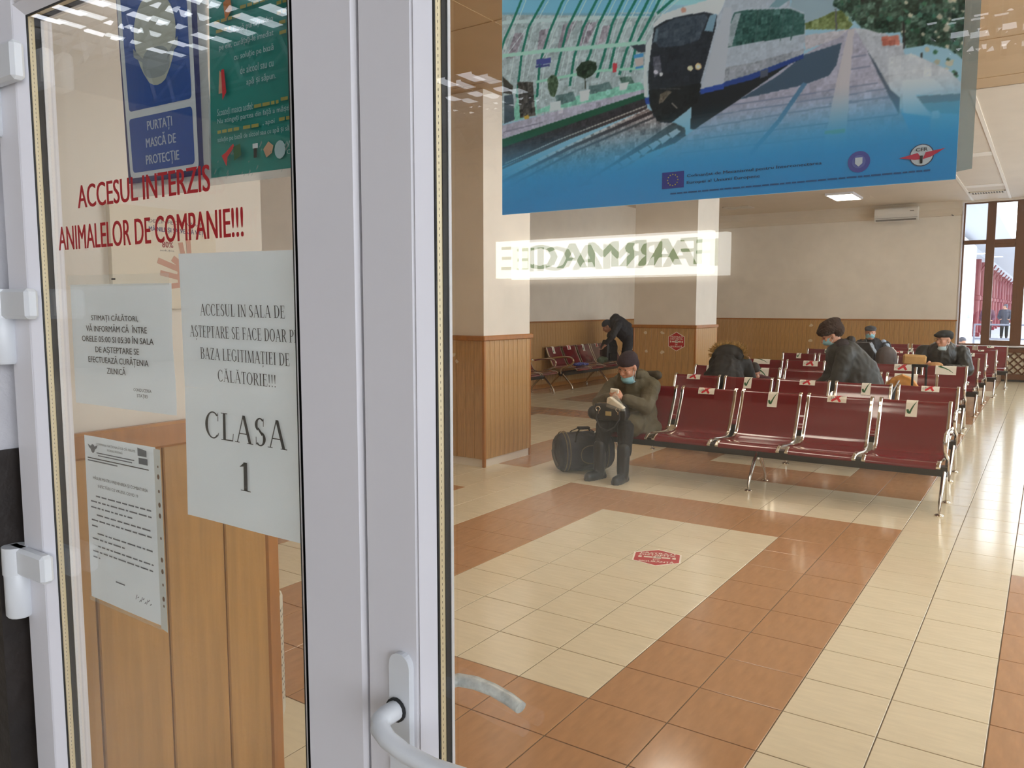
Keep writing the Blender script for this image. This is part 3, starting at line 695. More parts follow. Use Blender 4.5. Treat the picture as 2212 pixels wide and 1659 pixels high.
def sheet(name, label, cat, quad, mat, sag=.0025, y=YPP, n=(6, 8), group=None):
    """thin printed sheet: quad = 4 corners (x,z) from lower left counter-clockwise, slightly wavy"""
    c = [(on(-4.57, y, *q)) for q in quad]; o = c[0]
    root = empty(name, (o[0], y, o[1]), 0, label, cat, group)
    def P(u, v):
        a = [c[0][i]*(1-u)+c[1][i]*u for i in (0, 1)]; d = [c[3][i]*(1-u)+c[2][i]*u for i in (0, 1)]
        return (a[0]*(1-v)+d[0]*v-o[0], a[1]*(1-v)+d[1]*v-o[1])
    b = MB(); vs = []; nx, nz = n
    for j in range(nz+1):
        for i in range(nx+1):
            x, z = P(i/nx, j/nz); vs.append((x, sag*(math.sin(i*1.3)*math.sin(j*.9+.5)+1)*.5+.0005, z))
    fs = [(j*(nx+1)+i, j*(nx+1)+i+1, (j+1)*(nx+1)+i+1, (j+1)*(nx+1)+i) for j in range(nz) for i in range(nx)]
    k = len(vs); vs += [(p[0], p[1]+.0004, p[2]) for p in vs]; fs += [tuple(k+i for i in reversed(f)) for f in fs]
    b.add(vs, fs); b.build('sheet', mat, root, smooth=True)
    root['o'] = 0; del root['o']
    return root, P, o
def flat(b, pts, P, y, mi=0):
    q = [P(u, v) for u, v in pts]; ar = sum(q[i][0]*q[(i+1) % len(q)][1]-q[(i+1) % len(q)][0]*q[i][1] for i in range(len(q)))
    if ar < 0: q.reverse()
    b.add([(x, y, z) for x, z in q], [tuple(range(len(q)))], mi)
def uvletter(b, s_, P, x0, y0, x1, y1, y, mi=0, bold=0.0, serif=False):
    o = P(x0, y0); ax = P(x1, y0); ay = P(x0, y1)
    A = (ax[0]-o[0], 0, ax[1]-o[1]); B = (ay[0]-o[0], 0, ay[1]-o[1])
    if serif: serif_line(b, s_, 0, 0, 1, 1, (o[0], y, o[1]), A, B, mi)
    else: letter(b, s_, (0, 0, 1, 1), (o[0], y, o[1]), A, B, mi, bold)
def rnd_rect(x0, y0, x1, y1, rx, ry, n=4):
    p = []
    for cx, cy, a0 in ((x1-rx, y0+ry, -90), (x1-rx, y1-ry, 0), (x0+rx, y1-ry, 90), (x0+rx, y0+ry, 180)):
        for k in range(n+1): a = math.radians(a0+90*k/n); p.append((cx+rx*math.cos(a), cy+ry*math.sin(a)))
    return p
# notice 1: cleaning hours
r, P, o = sheet('paper_notice', 'white landscape notice about daily cleaning hours on the left door glass', 'notice', [(1.268, 1.371), (1.587, 1.371), (1.586, 1.588), (1.270, 1.590)], PAPER)
b = MB()
for k, (s_, x0, x1) in enumerate((('STIMAȚI CĂLĂTORI,', .23, .70), ('VĂ INFORMĂM CĂ  ÎNTRE', .17, .78), ('ORELE 05:00 SI 05:30 ÎN SALA', .12, .84), ('DE AȘTEPTARE SE', .26, .69), ('EFECTUEAZĂ CURĂȚENIA', .18, .78), ('ZILNICĂ', .37, .56))):
    y0 = .70-k*.085; uvletter(b, s_, P, x0, y0, x1, y0+.048, -.0012, 0, .022)
b.build('lettering', INK, r); b = MB()
for k, (s_, x0, x1) in enumerate((('CONDUCEREA', .63, .80), ('STAȚIEI', .66, .76))): uvletter(b, s_, P, x0, .155-k*.045, x1, .155-k*.045+.025, -.0012, 0, .02)
b.build('lettering', INK, r)
b = MB(); flat(b, [(-.012, .985), (1.0, .985), (1.0, 1.075), (-.012, 1.075)], P, -.0006); b.build('sleeve_strip', FILM('film_clear', (225, 226, 215), .28), r)
b = MB(); flat(b, [(.46, 1.03), (.50, 1.03), (.50, 1.045), (.46, 1.045)], P, -.001); b.build('sleeve_mark', INK, r)
# notice 2: two sheets, roman capitals
r, P, o = sheet('paper_notice', 'white sheet in roman capitals about waiting room access', 'notice', [(1.614, 1.421), (1.905, 1.417), (1.905, 1.629), (1.611, 1.634)], PAPER)
b = MB()
for s_, x0, x1, y0 in (('ACCESUL IN SALA DE', .185, .87, .545), ('AȘTEPTARE SE FACE DOAR PE', .085, .965, .385), ('BAZA LEGITIMAȚIEI DE', .17, .895, .225), ('CĂLĂTORIE!!!', .315, .79, .07)):
    uvletter(b, s_, P, x0, y0, x1, y0+.085, -.0012, 0, serif=True)
b.build('lettering', INK, r)
r, P, o = sheet('paper_notice', 'white sheet with large roman letters CLASA 1 under the access notice', 'notice', [(1.608, 1.208), (1.905, 1.206), (1.905, 1.418), (1.614, 1.4205)], PAPER, y=YPP+.0012)
b = MB(); uvletter(b, 'CLASA', P, .19, .64, .86, .84, -.0012, 0, serif=True); uvletter(b, '1', P, .45, .29, .60, .50, -.0012, 0, serif=True); b.build('lettering', INK, r)
# notice 3: letter in a punched sleeve
r, P, o = sheet('letter_in_sleeve', 'typed letter in a punched sleeve, lowest on the left door glass', 'letter', [(1.288, 1.001), (1.520, .996), (1.520, 1.311), (1.292, 1.312)], PAPER, sag=.002)
b = MB()
for k, (s_, x0, x1, h_) in enumerate((('COMPANIA NAȚIONALĂ DE CĂI FERATE', .20, .76, .013), ('SUCURSALA REGIONALĂ', .36, .58, .012))): uvletter(b, s_, P, x0, .955-k*.025, x1, .955-k*.025+h_, -.0011, 0, .01)
b.build('letterhead_text', INK, r); b = MB()
flat(b, [(.06, .868), (.93, .868), (.93, .874), (.06, .874)], P, -.0011)
b.build('rule_line', INK, r); b = MB()
uvletter(b, 'MĂSURI PENTRU PREVENIREA ȘI COMBATEREA', P, .13, .745, .90, .762, -.0011, 0, .015); uvletter(b, 'INFECTĂRII CU VIRUSUL COVID 19', P, .20, .70, .77, .717, -.0011, 0, .015)
b.build('lettering', INK, r)
b = MB(); rr = random.Random(11)
for k in range(2): flat(b, [(.20+.02*k, .905-k*.015), (.74-.03*k, .905-k*.015), (.74-.03*k, .911-k*.015), (.20+.02*k, .911-k*.015)], P, -.0011)
flat(b, [(.06, .852), (.5, .852), (.5, .859), (.06, .859)], P, -.0011)
b.build('small_lettering', INKG, r); b = MB()
y = .64
for para in ((.62, 1, .72), (.75, 1, .1), (.8, .55), (.8, 1, .12)):
    for q, wd in enumerate(para):
        x = .16 if q == 0 else .08; xe = .94 if (q == 0 or wd == 1) else .08+.86*wd
        while x < xe:
            l = rr.uniform(.03, .11); l = min(l, xe-x)
            if l > .015: flat(b, [(x, y), (x+l, y), (x+l, y+.0085), (x, y+.0085)], P, -.0011)
            x += l+.018
        y -= .036
    y -= .006
    b.build('paragraph_text', INKG, r); b = MB()
b.build('x', INKG, r) if b.v else None; b = MB(); flat(b, [(.40, .155), (.53, .155), (.53, .163), (.40, .163)], P, -.0011)
for k in range(9): flat(b, [(.68+k*.024, .10+.012*math.sin(k*2)), (.70+k*.024, .118+.012*math.sin(k*2+1)), (.695+k*.024, .122+.012*math.sin(k*2+1)), (.675+k*.024, .104+.012*math.sin(k*2))], P, -.0011)
b.build('signature_text', INKG, r)
b = MB()                                        # winged wheel emblem and stamp
cx, cy = .145, .93
flat(b, [(cx+.032*math.cos(a*.4488), cy+.026*math.sin(a*.4488)) for a in range(14)], P, -.0011); flat(b, [(cx-.02, cy+.012), (cx-.075, cy+.024), (cx-.06, cy+.006), (cx-.03, cy-.006)], P, -.0011); flat(b, [(cx+.02, cy+.012), (cx+.075, cy+.024), (cx+.06, cy+.006), (cx+.03, cy-.006)], P, -.0011)
b.build('emblem_logo', INKG, r); b = MB(); flat(b, [(.79, .94), (.91, .94), (.91, .975), (.79, .985)], P, -.0011); flat(b, [(.80, .895), (.92, .895), (.92, .93), (.80, .93)], P, -.0011)
b.build('stamp_logo', INKG, r)
b = MB(); flat(b, [(1.0, -.01), (1.085, -.02), (1.085, .995), (1.0, .995)], P, -.0004); stp = b.build('sleeve_strip', M('sleeve_white', (216, 214, 206), .35), r)
b = MB()
for v, s_ in ((.90, .5), (.845, 1), (.765, .7), (.69, 1), (.63, 1), (.505, .6), (.385, 1), (.32, 1), (.245, .6), (.165, 1), (.125, .6)):
    b = MB(); flat(b, [(1.05+.016*s_*math.cos(a*.785), v+.015*s_*math.sin(a*.785)) for a in range(8)], P, -.0008); b.build('punched_hole', M('hole_brown', (110, 72, 40), .7), r)

b = MB(); flat(b, [(-.01, -.02), (1.0, -.02), (1.0, 0), (-.01, 0)], P, -.0003); b.build('sleeve_edge', MATS['film_clear'], r)
# blue face mask poster
r, P, o = sheet('mask_poster', 'blue and white poster in a clear sleeve asking to wear a face mask', 'poster', [(1.484, 1.745), (1.706, 1.743), (1.702, 2.075), (1.462, 2.080)], WHITEP, sag=.004)
b = MB()
flat(b, [(.0, .025), (.93, .02), (.935, .99), (.03, .995)], P, -.0012, 0)
b.build('blue_border', M('print_navy', (34, 44, 104), .4), r)
b = MB(); flat(b, rnd_rect(.035, .05, .875, .965, .03, .03), P, -.0016, 0); b.build('white_border', WHITEP, r)
b = MB(); flat(b, rnd_rect(.075, .075, .835, .335, .03, .02), P, -.0020, 0); b.build('blue_field', BLUEP, r); b = MB(); flat(b, rnd_rect(.085, .37, .835, .935, .03, .02), P, -.0020, 0); b.build('blue_field', BLUEP, r)
b = MB()
for s_, x0, x1, y0, h_ in (('PURTAȚI', .30, .60, .265, .044), ('MASCĂ DE', .27, .635, .185, .044), ('PROTECȚIE', .255, .66, .105, .044)): uvletter(b, s_, P, x0, y0, x1, y0+h_, -.0024, 0, .03)
b.build('lettering', M('print_pale', (190, 200, 210), .5), r)
b = MB(); flat(b, [(.46+.245*math.cos(a), .70+(.19 if math.sin(a) > 0 else .235)*math.sin(a)) if not (-.9 < math.sin(a) < -.1) else (.46+.245*math.cos(a)*(1-.12*abs(math.sin(a))), .70+.235*math.sin(a)) for a in [k*math.pi/16 for k in range(32)]], P, -.0024)
b.build('face_pictogram', M('print_beige', (188, 190, 176), .5), r)
b = MB(); flat(b, rnd_rect(.30, .50, .62, .64, .12, .06), P, -.0028); flat(b, [(.20, .66), (.31, .60), (.31, .58), (.2, .62)], P, -.0028); flat(b, [(.72, .66), (.61, .60), (.61, .58), (.72, .62)], P, -.0028); b.build('mask_pictogram', M('print_greygreen', (150, 158, 158), .5), r)
b = MB(); flat(b, [(.93, 0), (1.0, -.02), (1.02, .99), (.935, .99)], P, -.0016); flat(b, [(0, -.045), (.97, -.05), (.95, .02), (0, .022)], P, -.0010); b.build('sleeve_edge', FILM('film_grey', (214, 214, 212), .55), r)
# teal hygiene poster, half hidden by the frame
r, P, o = sheet('hygiene_poster', 'teal health poster with yellow and white text', 'poster', [(1.702, 1.744), (1.935, 1.741), (1.935, 2.075), (1.714, 2.075)], GREENP, sag=.004)
b = MB(); c_ = MB(); rr = random.Random(2)
for k, (s_, x0, x1) in enumerate((('Dacă purtați mâna', .28, .66), ('pe ele, curățați-le imediat', .13, .66), ('cu soluție pe bază', .28, .66), ('de alcool sau cu', .34, .66), ('apă și săpun.', .40, .66))): uvletter(b, s_, P, x0, .595-k*.058, x1, .595-k*.058+.032, -.0022, 0, .012)
uvletter(b, 'Scoateți masca astfel:', P, .10, .265, .46, .295, -.0022, 0, .01); uvletter(b, 'Nu atingeți partea din față a măștii,', P, .10, .225, .80, .253, -.0022, 0, .01); uvletter(b, ', apoi', P, .55, .185, .66, .21, -.0022, 0, .01); uvletter(b, 'soluție pe bază de alcool sau cu apă și săpun.', P, .10, .145, .84, .172, -.0022, 0, .01)
uvletter(b, 'World Health', P, .765, .085, 1.04, .11, -.0022, 0, .015); uvletter(b, 'Organization', P, .765, .05, 1.04, .075, -.0022, 0, .015)
flat(b, [(.70+.05*math.cos(a*.52), .08+.038*math.sin(a*.52)) for a in range(12)], P, -.0016); b.build('lettering', M('print_mist', (168, 192, 196), .5), r)
for x0, x1, y0 in ((.47, .70, .268), (.72, 1.0, .275), (.88, 1.0, .232), (.10, .32, .188), (.36, .53, .188), (.70, 1.0, .195), (.70, 1.0, .66), (.70, 1.0, .62), (.72, .9, .58), (.72, .95, .54), (.08, .35, .66), (.1, .25, .62), (.35, .62, .69), (.25, .55, .78), (.3, .6, .82), (.2, .6, .86), (.68, .98, .80), (.68, 1.0, .84), (.70, .95, .76)):
    x = x0
    while x < x1-.01: l = rr.uniform(.03, .07); flat(c_, [(x, y0), (min(x+l, x1), y0), (min(x+l, x1), y0+.014), (x, y0+.014)], P, -.0022); x += l+.012
c_.build('yellow_lettering', YELP, r)
PM = [M('print_tan', (196, 150, 120), .5), REDX, GREENC, WHITEP, INK, M('print_orange', (196, 120, 60), .5)]
for grp in ([([(.12, .36), (.17, .36), (.18, .43), (.13, .46)], 0), ([(.16, .33), (.20, .36), (.18, .46), (.15, .46)], 1)], [([(.14, .09), (.19, .04), (.20, .08), (.27, .12), (.26, .135), (.18, .10)], 1), ([(.27, .06), (.34, .08), (.33, .13), (.26, .12)], 2)], [([(.45, .10), (.50, .10), (.50, .12), (.45, .12)], 3), ([(.46, .06), (.49, .06), (.49, .10), (.46, .10)], 4)], [([(.55, .09), (.58, .055), (.63, .07), (.645, .10), (.60, .12)], 0)], [([(.20, .66), (.27, .70), (.25, .76), (.18, .74)], 5)], [([(.9, .50), (1.0, .52), (1.0, .54), (.92, .52)], 1)]):
    b = MB()
    for n, (q, mi) in enumerate(grp): flat(b, q, P, -.0024-.0002*n, mi)
    b.build('pictogram', PM, r)
b = MB(); flat(b, [(-.02, -.035), (1.0, -.035), (1.0, 0.0), (-.02, 0.0)], P, -.0004); flat(b, [(-.035, 0), (0, 0), (0, 1), (-.04, 1)], P, -.0004); b.build('sleeve_edge', MATS['film_grey'], r)
b = MB()
for k in range(26):
    u = rr.uniform(.05, .98); v = rr.uniform(-.02, .10); l = rr.uniform(.006, .025); flat(b, [(u, v), (u+l, v+l*.8), (u+l*.8, v+l*1.2), (u-.003, v+.006)], P, -.0034)
tag(b.build('tape_glint', FILM('tape_gloss', (214, 226, 226), .4, .2), r), kind='stuff')  # pale slivers painted on as glints of the clear tape
# hand hygiene sheet on the reveal wall behind the left leaf
hp = empty('hygiene_sheet', (XP+.002, -4.25, 1.555), 0, 'white hand hygiene sheet with pink handprint on the wall behind the left door', 'poster')
MB().box((-.016, -.06, -.01), (0, .22, .235)).build('sheet', M('paper_warm', (226, 214, 192), .6), hp)
b = MB(); letter(b, 'DEZINFECTEAZĂ-ȚI', (.035, .198, .185, .207), (.0006, 0, 0), (0, 1, 0), PZ, 0); b.build('lettering', INKG, hp)
b = MB(); letter(b, 'MÂINILE ȘI SALVEAZĂ VIEȚI', (.035, .178, .185, .189), (.0006, 0, 0), (0, 1, 0), PZ, 0, .02); b.build('lettering', M('print_indigo', (70, 74, 120), .5), hp)
b = MB(); letter(b, '80%', (.068, .140, .098, .155), (.0006, 0, 0), (0, 1, 0), PZ, 0, .02); b.build('lettering', M('print_maroon', (150, 40, 40), .5), hp)
b = MB(); letter(b, 'soluție', (.062, .131, .10, .135), (.0006, 0, 0), (0, 1, 0), PZ, 0); letter(b, 'Spălați', (.045, -.0, .075, .008), (.0006, 0, 0), (0, 1, 0), PZ, 0, .02); b.build('small_lettering', INKG, hp)
b = MB()
for p0, p1, r0 in (((.055, .108), (.12, .085), .0075), ((.06, .078), (.12, .066), .007), ((.08, .045), (.12, .05), .007), ((.118, .155), (.128, .105), .0065), ((.14, .165), (.142, .11), .0065), ((.095, .115), (.13, .09), .0085)): b.tube([(.0006, *p0), (.0006, *p1)], r0, 10, flat=1.0)
b.ball((.0006, .135, .07), (.0004, .03, .035), 12, 8); b.v = [(.0004+x*.02 if abs(x) > .0008 else x, y, z) for x, y, z in b.v]; b.build('handprint', M('print_pink', (200, 150, 128), .55), hp)

# ---------------------------------------------------------------- the train poster on the right leaf (flat print: colours stored per grid point)
POSTER_ART=[('P',(150,200,215),0,[(-10.0,275.8),(293.0,205.8),(294.1,170.1),(-10.1,232.4)]),
('P',(120,180,205),0,[(-10.0,275.8),(190.1,229.6),(183.6,186.1),(-10.1,221.8)]),
('P',(168,180,182),18,[(-10.1,221.8),(191.0,184.6),(183.5,110.9),(-10.3,101.1)]),
('P',(150,140,150),25,[(16.5,197.2),(29.4,194.8),(16.5,170.3),(5.2,172.2)]),
('P',(150,140,150),25,[(49.4,194.0),(63.6,194.2),(58.4,176.3),(45.9,171.2)]),
('P',(150,140,150),25,[(79.2,194.1),(96.2,195.1),(81.1,172.3),(70.8,168.3)]),
('P',(150,140,150),25,[(104.7,190.6),(119.5,189.2),(109.9,170.0),(94.8,168.4)]),
('P',(150,140,150),25,[(126.1,183.7),(137.3,183.0),(129.5,167.8),(118.2,165.7)]),
('L',(190,215,210),8,[(-2.4,212.0),(182.1,183.7)]),
('L',(120,165,185),5,[(-2.4,221.8),(183.6,183.4)]),
('L',(20,112,92),6.5,[(16.4,255.0),(25.7,230.9),(14.6,211.0),(3.3,193.7),(-2.9,179.6)]),
('L',(200,215,212),2,[(21.9,252.3),(31.2,228.3),(20.2,208.4),(8.9,191.1),(2.9,177.1)]),
('L',(20,112,92),6.5,[(72.0,242.7),(53.7,223.7),(34.9,199.7),(25.8,171.7),(19.4,127.7)]),
('L',(200,215,212),2,[(77.2,240.1),(59.0,221.1),(40.4,197.2),(31.3,169.3),(25.0,125.4)]),
('L',(20,112,92),6.5,[(95.8,237.4),(77.3,217.3),(61.8,190.2),(49.6,158.8),(46.1,123.8)]),
('L',(200,215,212),2,[(100.9,234.9),(82.5,214.8),(67.1,187.8),(54.9,156.4),(51.5,121.6)]),
('L',(20,112,92),6.5,[(117.3,232.6),(101.1,215.2),(84.4,190.3),(74.3,159.0),(68.3,138.2)]),
('L',(200,215,212),2,[(122.2,230.1),(106.1,212.8),(89.6,187.9),(79.5,156.7),(73.6,135.9)]),
('L',(20,112,92),6.5,[(135.1,228.7),(119.2,211.5),(103.0,186.7),(92.4,157.4),(87.5,129.5)]),
('L',(200,215,212),2,[(139.9,226.2),(124.1,209.1),(108.1,184.4),(97.5,155.1),(92.7,127.3)]),
('L',(20,112,92),6.5,[(149.3,225.5),(135.4,208.1),(121.2,186.1),(111.7,158.4),(107.6,150.6)]),
('L',(200,215,212),2,[(154.0,223.1),(140.2,205.7),(126.1,183.7),(116.6,156.1),(112.6,148.3)]),
('L',(20,112,92),6.5,[(163.2,222.4),(149.6,205.1),(137.3,184.4),(128.1,154.2),(120.2,133.0)]),
('L',(200,215,212),2,[(167.9,220.1),(154.3,202.8),(142.1,182.1),(133.0,151.9),(125.2,130.8)]),
('L',(20,112,92),6.5,[(176.9,219.4),(163.6,202.2),(151.5,184.3),(140.1,159.0),(134.8,139.1)]),
('L',(200,215,212),2,[(181.5,217.1),(168.2,199.9),(156.2,182.1),(144.9,156.8),(139.6,136.9)]),
('L',(20,112,92),6.5,[(190.4,216.4),(177.3,199.4),(164.0,177.9),(152.1,150.0),(146.0,131.7)]),
('L',(200,215,212),2,[(194.8,214.1),(181.8,197.1),(168.7,175.6),(156.8,147.9),(150.8,129.6)]),
('L',(20,112,92),6.5,[(202.2,209.9),(189.3,196.9),(176.2,175.5),(164.4,157.5),(158.6,132.5)]),
('L',(200,215,212),2,[(206.6,207.6),(193.7,194.6),(180.8,173.3),(169.0,155.3),(163.3,130.4)]),
('L',(20,112,92),6.5,[(212.5,199.8),(198.2,191.1),(186.6,184.2)]),
('L',(200,215,212),2,[(216.8,197.6),(202.6,188.8),(191.1,182.0)]),
('L',(205,215,215),2,[(5.2,175.2),(33.1,200.0)]),
('L',(205,215,215),2,[(9.0,141.3),(16.5,176.3)]),
('L',(205,215,215),2,[(33.2,146.6),(45.8,182.9)]),
('L',(205,215,215),2,[(53.1,164.1),(68.9,181.7)]),
('L',(205,215,215),2,[(81.4,139.1),(89.7,170.7)]),
('L',(205,215,215),2,[(109.9,171.4),(119.6,185.0)]),
('L',(165,205,190),9,[(-2.5,175.8),(53.1,171.4),(175.1,158.3)]),
('L',(150,200,180),6,[(44.2,140.5),(121.8,139.8),(175.5,133.8)]),
('P',(130,190,170),15,[(12.8,107.3),(20.3,127.6),(44.3,127.1),(46.2,110.4),(71.1,114.4),(97.0,118.0),(169.6,121.2),(175.9,113.4),(53.4,106.5),(16.6,102.3)]),
('P',(60,75,85),0,[(2.3,131.7),(14.6,131.4),(16.6,103.8),(2.3,101.0)]),
('P',(70,65,60),30,[(20.3,144.1),(40.6,141.0),(44.4,104.7),(24.1,104.3)]),
('P',(60,55,45),0,[(0.4,153.3),(14.6,140.5),(12.8,131.7),(1.3,134.9)]),
('P',(70,75,140),0,[(45.0,164.0),(63.8,163.0),(63.8,157.2),(45.0,158.1)]),
('P',(60,65,120),0,[(44.1,157.5),(62.0,156.7),(62.1,154.1),(44.2,155.3)]),
('P',(45,62,45),25,[(95.0,145.5),(101.7,151.6),(110.1,152.3),(119.2,148.7),(120.1,141.5),(115.2,136.6),(106.1,133.8),(96.8,138.8)]),
('L',(60,60,50),3,[(106.1,135.2),(106.2,123.8)]),
('P',(70,90,65),25,[(59.5,141.0),(64.8,144.6),(70.9,142.9),(73.6,134.5),(71.1,126.1),(68.5,120.6),(64.0,122.7),(60.4,130.6)]),
('P',(95,120,120),15,[(69.3,122.0),(91.9,123.1),(95.4,113.9),(72.9,111.2)]),
('P',(95,120,120),15,[(110.4,126.0),(134.9,126.5),(138.3,119.0),(112.1,117.2)]),
('P',(80,110,100),15,[(146.1,129.0),(158.7,128.4),(163.5,120.8),(149.4,121.5)]),
('P',(200,205,210),0,[(63.2,116.2),(76.4,115.9),(76.5,106.4),(62.4,106.8)]),
('P',(205,208,212),0,[(99.5,122.6),(112.1,122.2),(110.5,111.7),(100.5,111.0)]),
('P',(205,208,212),0,[(146.2,123.4),(157.2,123.1),(154.2,116.0),(146.3,116.4)]),
('P',(190,60,70),0,[(138.7,144.7),(143.5,143.9),(142.8,135.0),(138.8,135.0)]),
('P',(70,140,190),0,[(162.2,149.0),(173.0,148.5),(173.0,145.1),(162.3,145.6)]),
('P',(190,175,170),0,[(163.0,144.8),(173.0,144.4),(172.4,137.1),(164.7,137.0)]),
('P',(70,140,190),0,[(164.0,137.1),(172.4,136.4),(172.4,134.3),(164.0,134.6)]),
('P',(50,55,65),0,[(158.2,158.6),(175.1,156.9),(175.2,149.5),(167.6,150.1)]),
('P',(185,150,60),0,[(28.7,106.0),(35.2,106.7),(36.1,102.8),(30.6,102.0)]),
('P',(172,166,182),14,[(-2.5,99.3),(71.2,105.6),(175.9,113.4),(176.0,106.6),(-2.6,83.9)]),
('L',(130,125,145),3,[(1.3,91.9),(53.5,96.1)]),
('P',(24,80,58),0,[(-2.6,83.9),(175.9,110.0),(176.0,104.5),(-2.6,74.6)]),
('P',(52,47,52),10,[(-2.6,74.6),(176.0,104.5),(177.7,95.4),(-2.6,53.6)]),
('L',(185,175,165),2.5,[(3.2,56.9),(71.4,74.6),(176.2,96.7)]),
('P',(150,132,128),32,[(-2.6,42.7),(177.8,94.0),(205.1,76.9),(215.5,64.9),(155.4,38.4),(89.4,18.2),(-2.6,6.6)]),
('L',(62,48,48),5,[(-2.6,51.3),(88.9,75.6),(177.8,94.7)]),
('P',(208,200,198),0,[(176.3,93.6),(178.4,94.4),(179.0,93.2),(176.3,93.0)]),
('P',(208,200,198),0,[(172.4,92.5),(174.8,93.4),(175.5,92.1),(172.5,91.9)]),
('P',(208,200,198),0,[(166.8,90.9),(169.5,91.9),(170.3,90.6),(167.0,90.2)]),
('P',(208,200,198),0,[(160.1,89.1),(163.2,90.1),(164.2,88.7),(160.5,88.3)]),
('P',(208,200,198),0,[(152.7,87.0),(156.2,88.2),(157.3,86.6),(153.2,86.1)]),
('P',(208,200,198),0,[(144.6,84.7),(148.6,86.0),(149.9,84.4),(145.3,83.7)]),
('P',(208,200,198),0,[(135.8,82.3),(140.4,83.7),(141.9,82.0),(136.8,81.1)]),
('P',(208,200,198),0,[(126.5,79.7),(131.6,81.3),(133.4,79.4),(127.7,78.4)]),
('P',(208,200,198),0,[(116.7,77.0),(122.4,78.7),(124.3,76.7),(118.1,75.5)]),
('P',(208,200,198),0,[(106.4,74.1),(112.7,76.0),(114.9,73.8),(108.0,72.4)]),
('P',(208,200,198),0,[(95.5,71.0),(102.5,73.1),(104.9,70.8),(97.4,69.2)]),
('P',(208,200,198),0,[(84.1,67.9),(91.9,70.2),(94.6,67.7),(86.3,65.9)]),
('P',(208,200,198),0,[(72.2,64.6),(80.8,67.1),(83.7,64.4),(74.7,62.4)]),
('P',(208,200,198),0,[(59.8,61.1),(69.2,63.8),(72.5,61.0),(62.6,58.8)]),
('P',(208,200,198),0,[(46.9,57.5),(57.2,60.5),(60.7,57.5),(50.1,55.0)]),
('P',(208,200,198),0,[(33.5,53.8),(44.7,57.0),(48.6,53.8),(37.0,51.0)]),
('P',(208,200,198),0,[(19.6,49.9),(31.8,53.3),(36.0,50.0),(23.4,46.9)]),
('P',(208,200,198),0,[(5.1,45.9),(18.3,49.6),(22.9,46.1),(9.4,42.7)]),
('L',(56,42,44),7.5,[(-2.6,36.4),(89.0,65.3),(183.9,89.8)]),
('L',(70,60,60),5,[(-2.6,27.0),(97.6,61.5),(190.0,85.6)]),
('P',(52,48,44),12,[(97.9,23.4),(206.5,76.7),(218.3,69.9),(220.0,59.0),(170.9,48.0),(111.5,23.7)]),
('P',(196,190,190),0,[(113.2,29.4),(123.1,33.6),(128.1,30.2),(118.2,23.9)]),
('P',(196,190,190),0,[(124.8,34.3),(134.5,38.4),(139.5,35.1),(129.8,28.8)]),
('P',(196,190,190),0,[(136.2,39.2),(145.8,43.2),(150.6,39.9),(141.1,33.7)]),
('P',(196,190,190),0,[(147.4,43.9),(156.9,47.9),(161.6,44.6),(152.3,38.5)]),
('P',(196,190,190),0,[(158.4,48.6),(167.7,52.5),(172.5,49.2),(163.2,43.2)]),
('P',(196,190,190),0,[(169.3,53.2),(178.5,57.1),(183.1,53.8),(174.0,47.9)]),
('P',(196,190,190),0,[(180.0,57.8),(189.0,61.5),(193.6,58.3),(184.6,52.4)]),
('P',(196,190,190),0,[(190.5,62.2),(199.4,65.9),(203.9,62.7),(195.1,56.9)]),
('P',(196,190,190),0,[(200.8,66.6),(209.6,70.3),(214.0,67.1),(205.4,61.4)]),
('P',(168,162,176),12,[(228.5,67.4),(272.0,89.5),(329.3,120.3),(366.4,135.1),(373.0,135.1),(412.0,58.6),(449.5,-5.2),(165.8,18.5),(173.8,37.2)]),
('L',(130,130,152),3,[(227.0,67.6),(401.0,73.6)]),
('L',(130,130,152),3,[(219.6,57.1),(409.7,57.6)]),
('L',(130,130,152),3,[(213.6,46.3),(366.2,46.2)]),
('L',(130,130,152),3,[(243.3,78.2),(398.4,80.2)]),
('L',(130,130,152),3,[(254.9,85.0),(392.3,86.0)]),
('L',(130,130,152),3,[(361.6,100.8),(385.8,100.7)]),
('L',(130,130,152),3,[(363.7,110.6),(381.8,111.2)]),
('L',(130,130,152),3,[(352.6,74.2),(404.5,72.5)]),
('L',(130,130,152),3,[(369.1,35.0),(433.4,34.0)]),
('P',(66,84,102),0,[(272.0,89.5),(307.4,105.6),(330.0,119.9),(361.3,124.8),(357.7,106.5),(351.7,98.6),(331.5,94.0),(291.6,90.7)]),
('L',(82,120,150),9,[(331.5,95.3),(308.8,64.3),(283.4,37.5)]),
('P',(190,180,182),0,[(366.4,135.1),(371.2,134.2),(369.0,84.5),(368.6,32.5),(349.1,34.6),(357.2,86.3)]),
('P',(175,180,90),0,[(350.4,51.3),(367.2,50.8),(367.4,47.3),(349.8,48.1)]),
('P',(150,168,178),0,[(316.1,164.0),(320.6,184.9),(353.7,177.6),(357.2,150.7),(329.6,147.2)]),
('P',(112,122,70),22,[(329.8,142.0),(329.6,147.2),(343.5,149.6),(353.4,152.7),(363.3,151.9),(369.9,138.2),(366.4,135.1)]),
('P',(188,180,185),14,[(330.0,136.9),(366.4,135.1),(358.0,129.2),(330.5,123.9)]),
('P',(182,182,188),12,[(371.2,135.5),(392.8,128.9),(410.7,114.7),(414.1,87.5),(400.7,79.8),(388.0,104.0)]),
('P',(188,110,92),14,[(393.0,124.0),(406.9,122.7),(407.8,114.6),(394.5,116.4)]),
('P',(40,66,50),34,[(352.6,157.9),(356.2,177.1),(456.5,155.0),(458.6,92.2),(444.2,105.2),(428.7,111.5),(413.1,110.7),(407.9,124.9),(391.7,127.3),(377.2,134.3),(368.4,144.7)]),
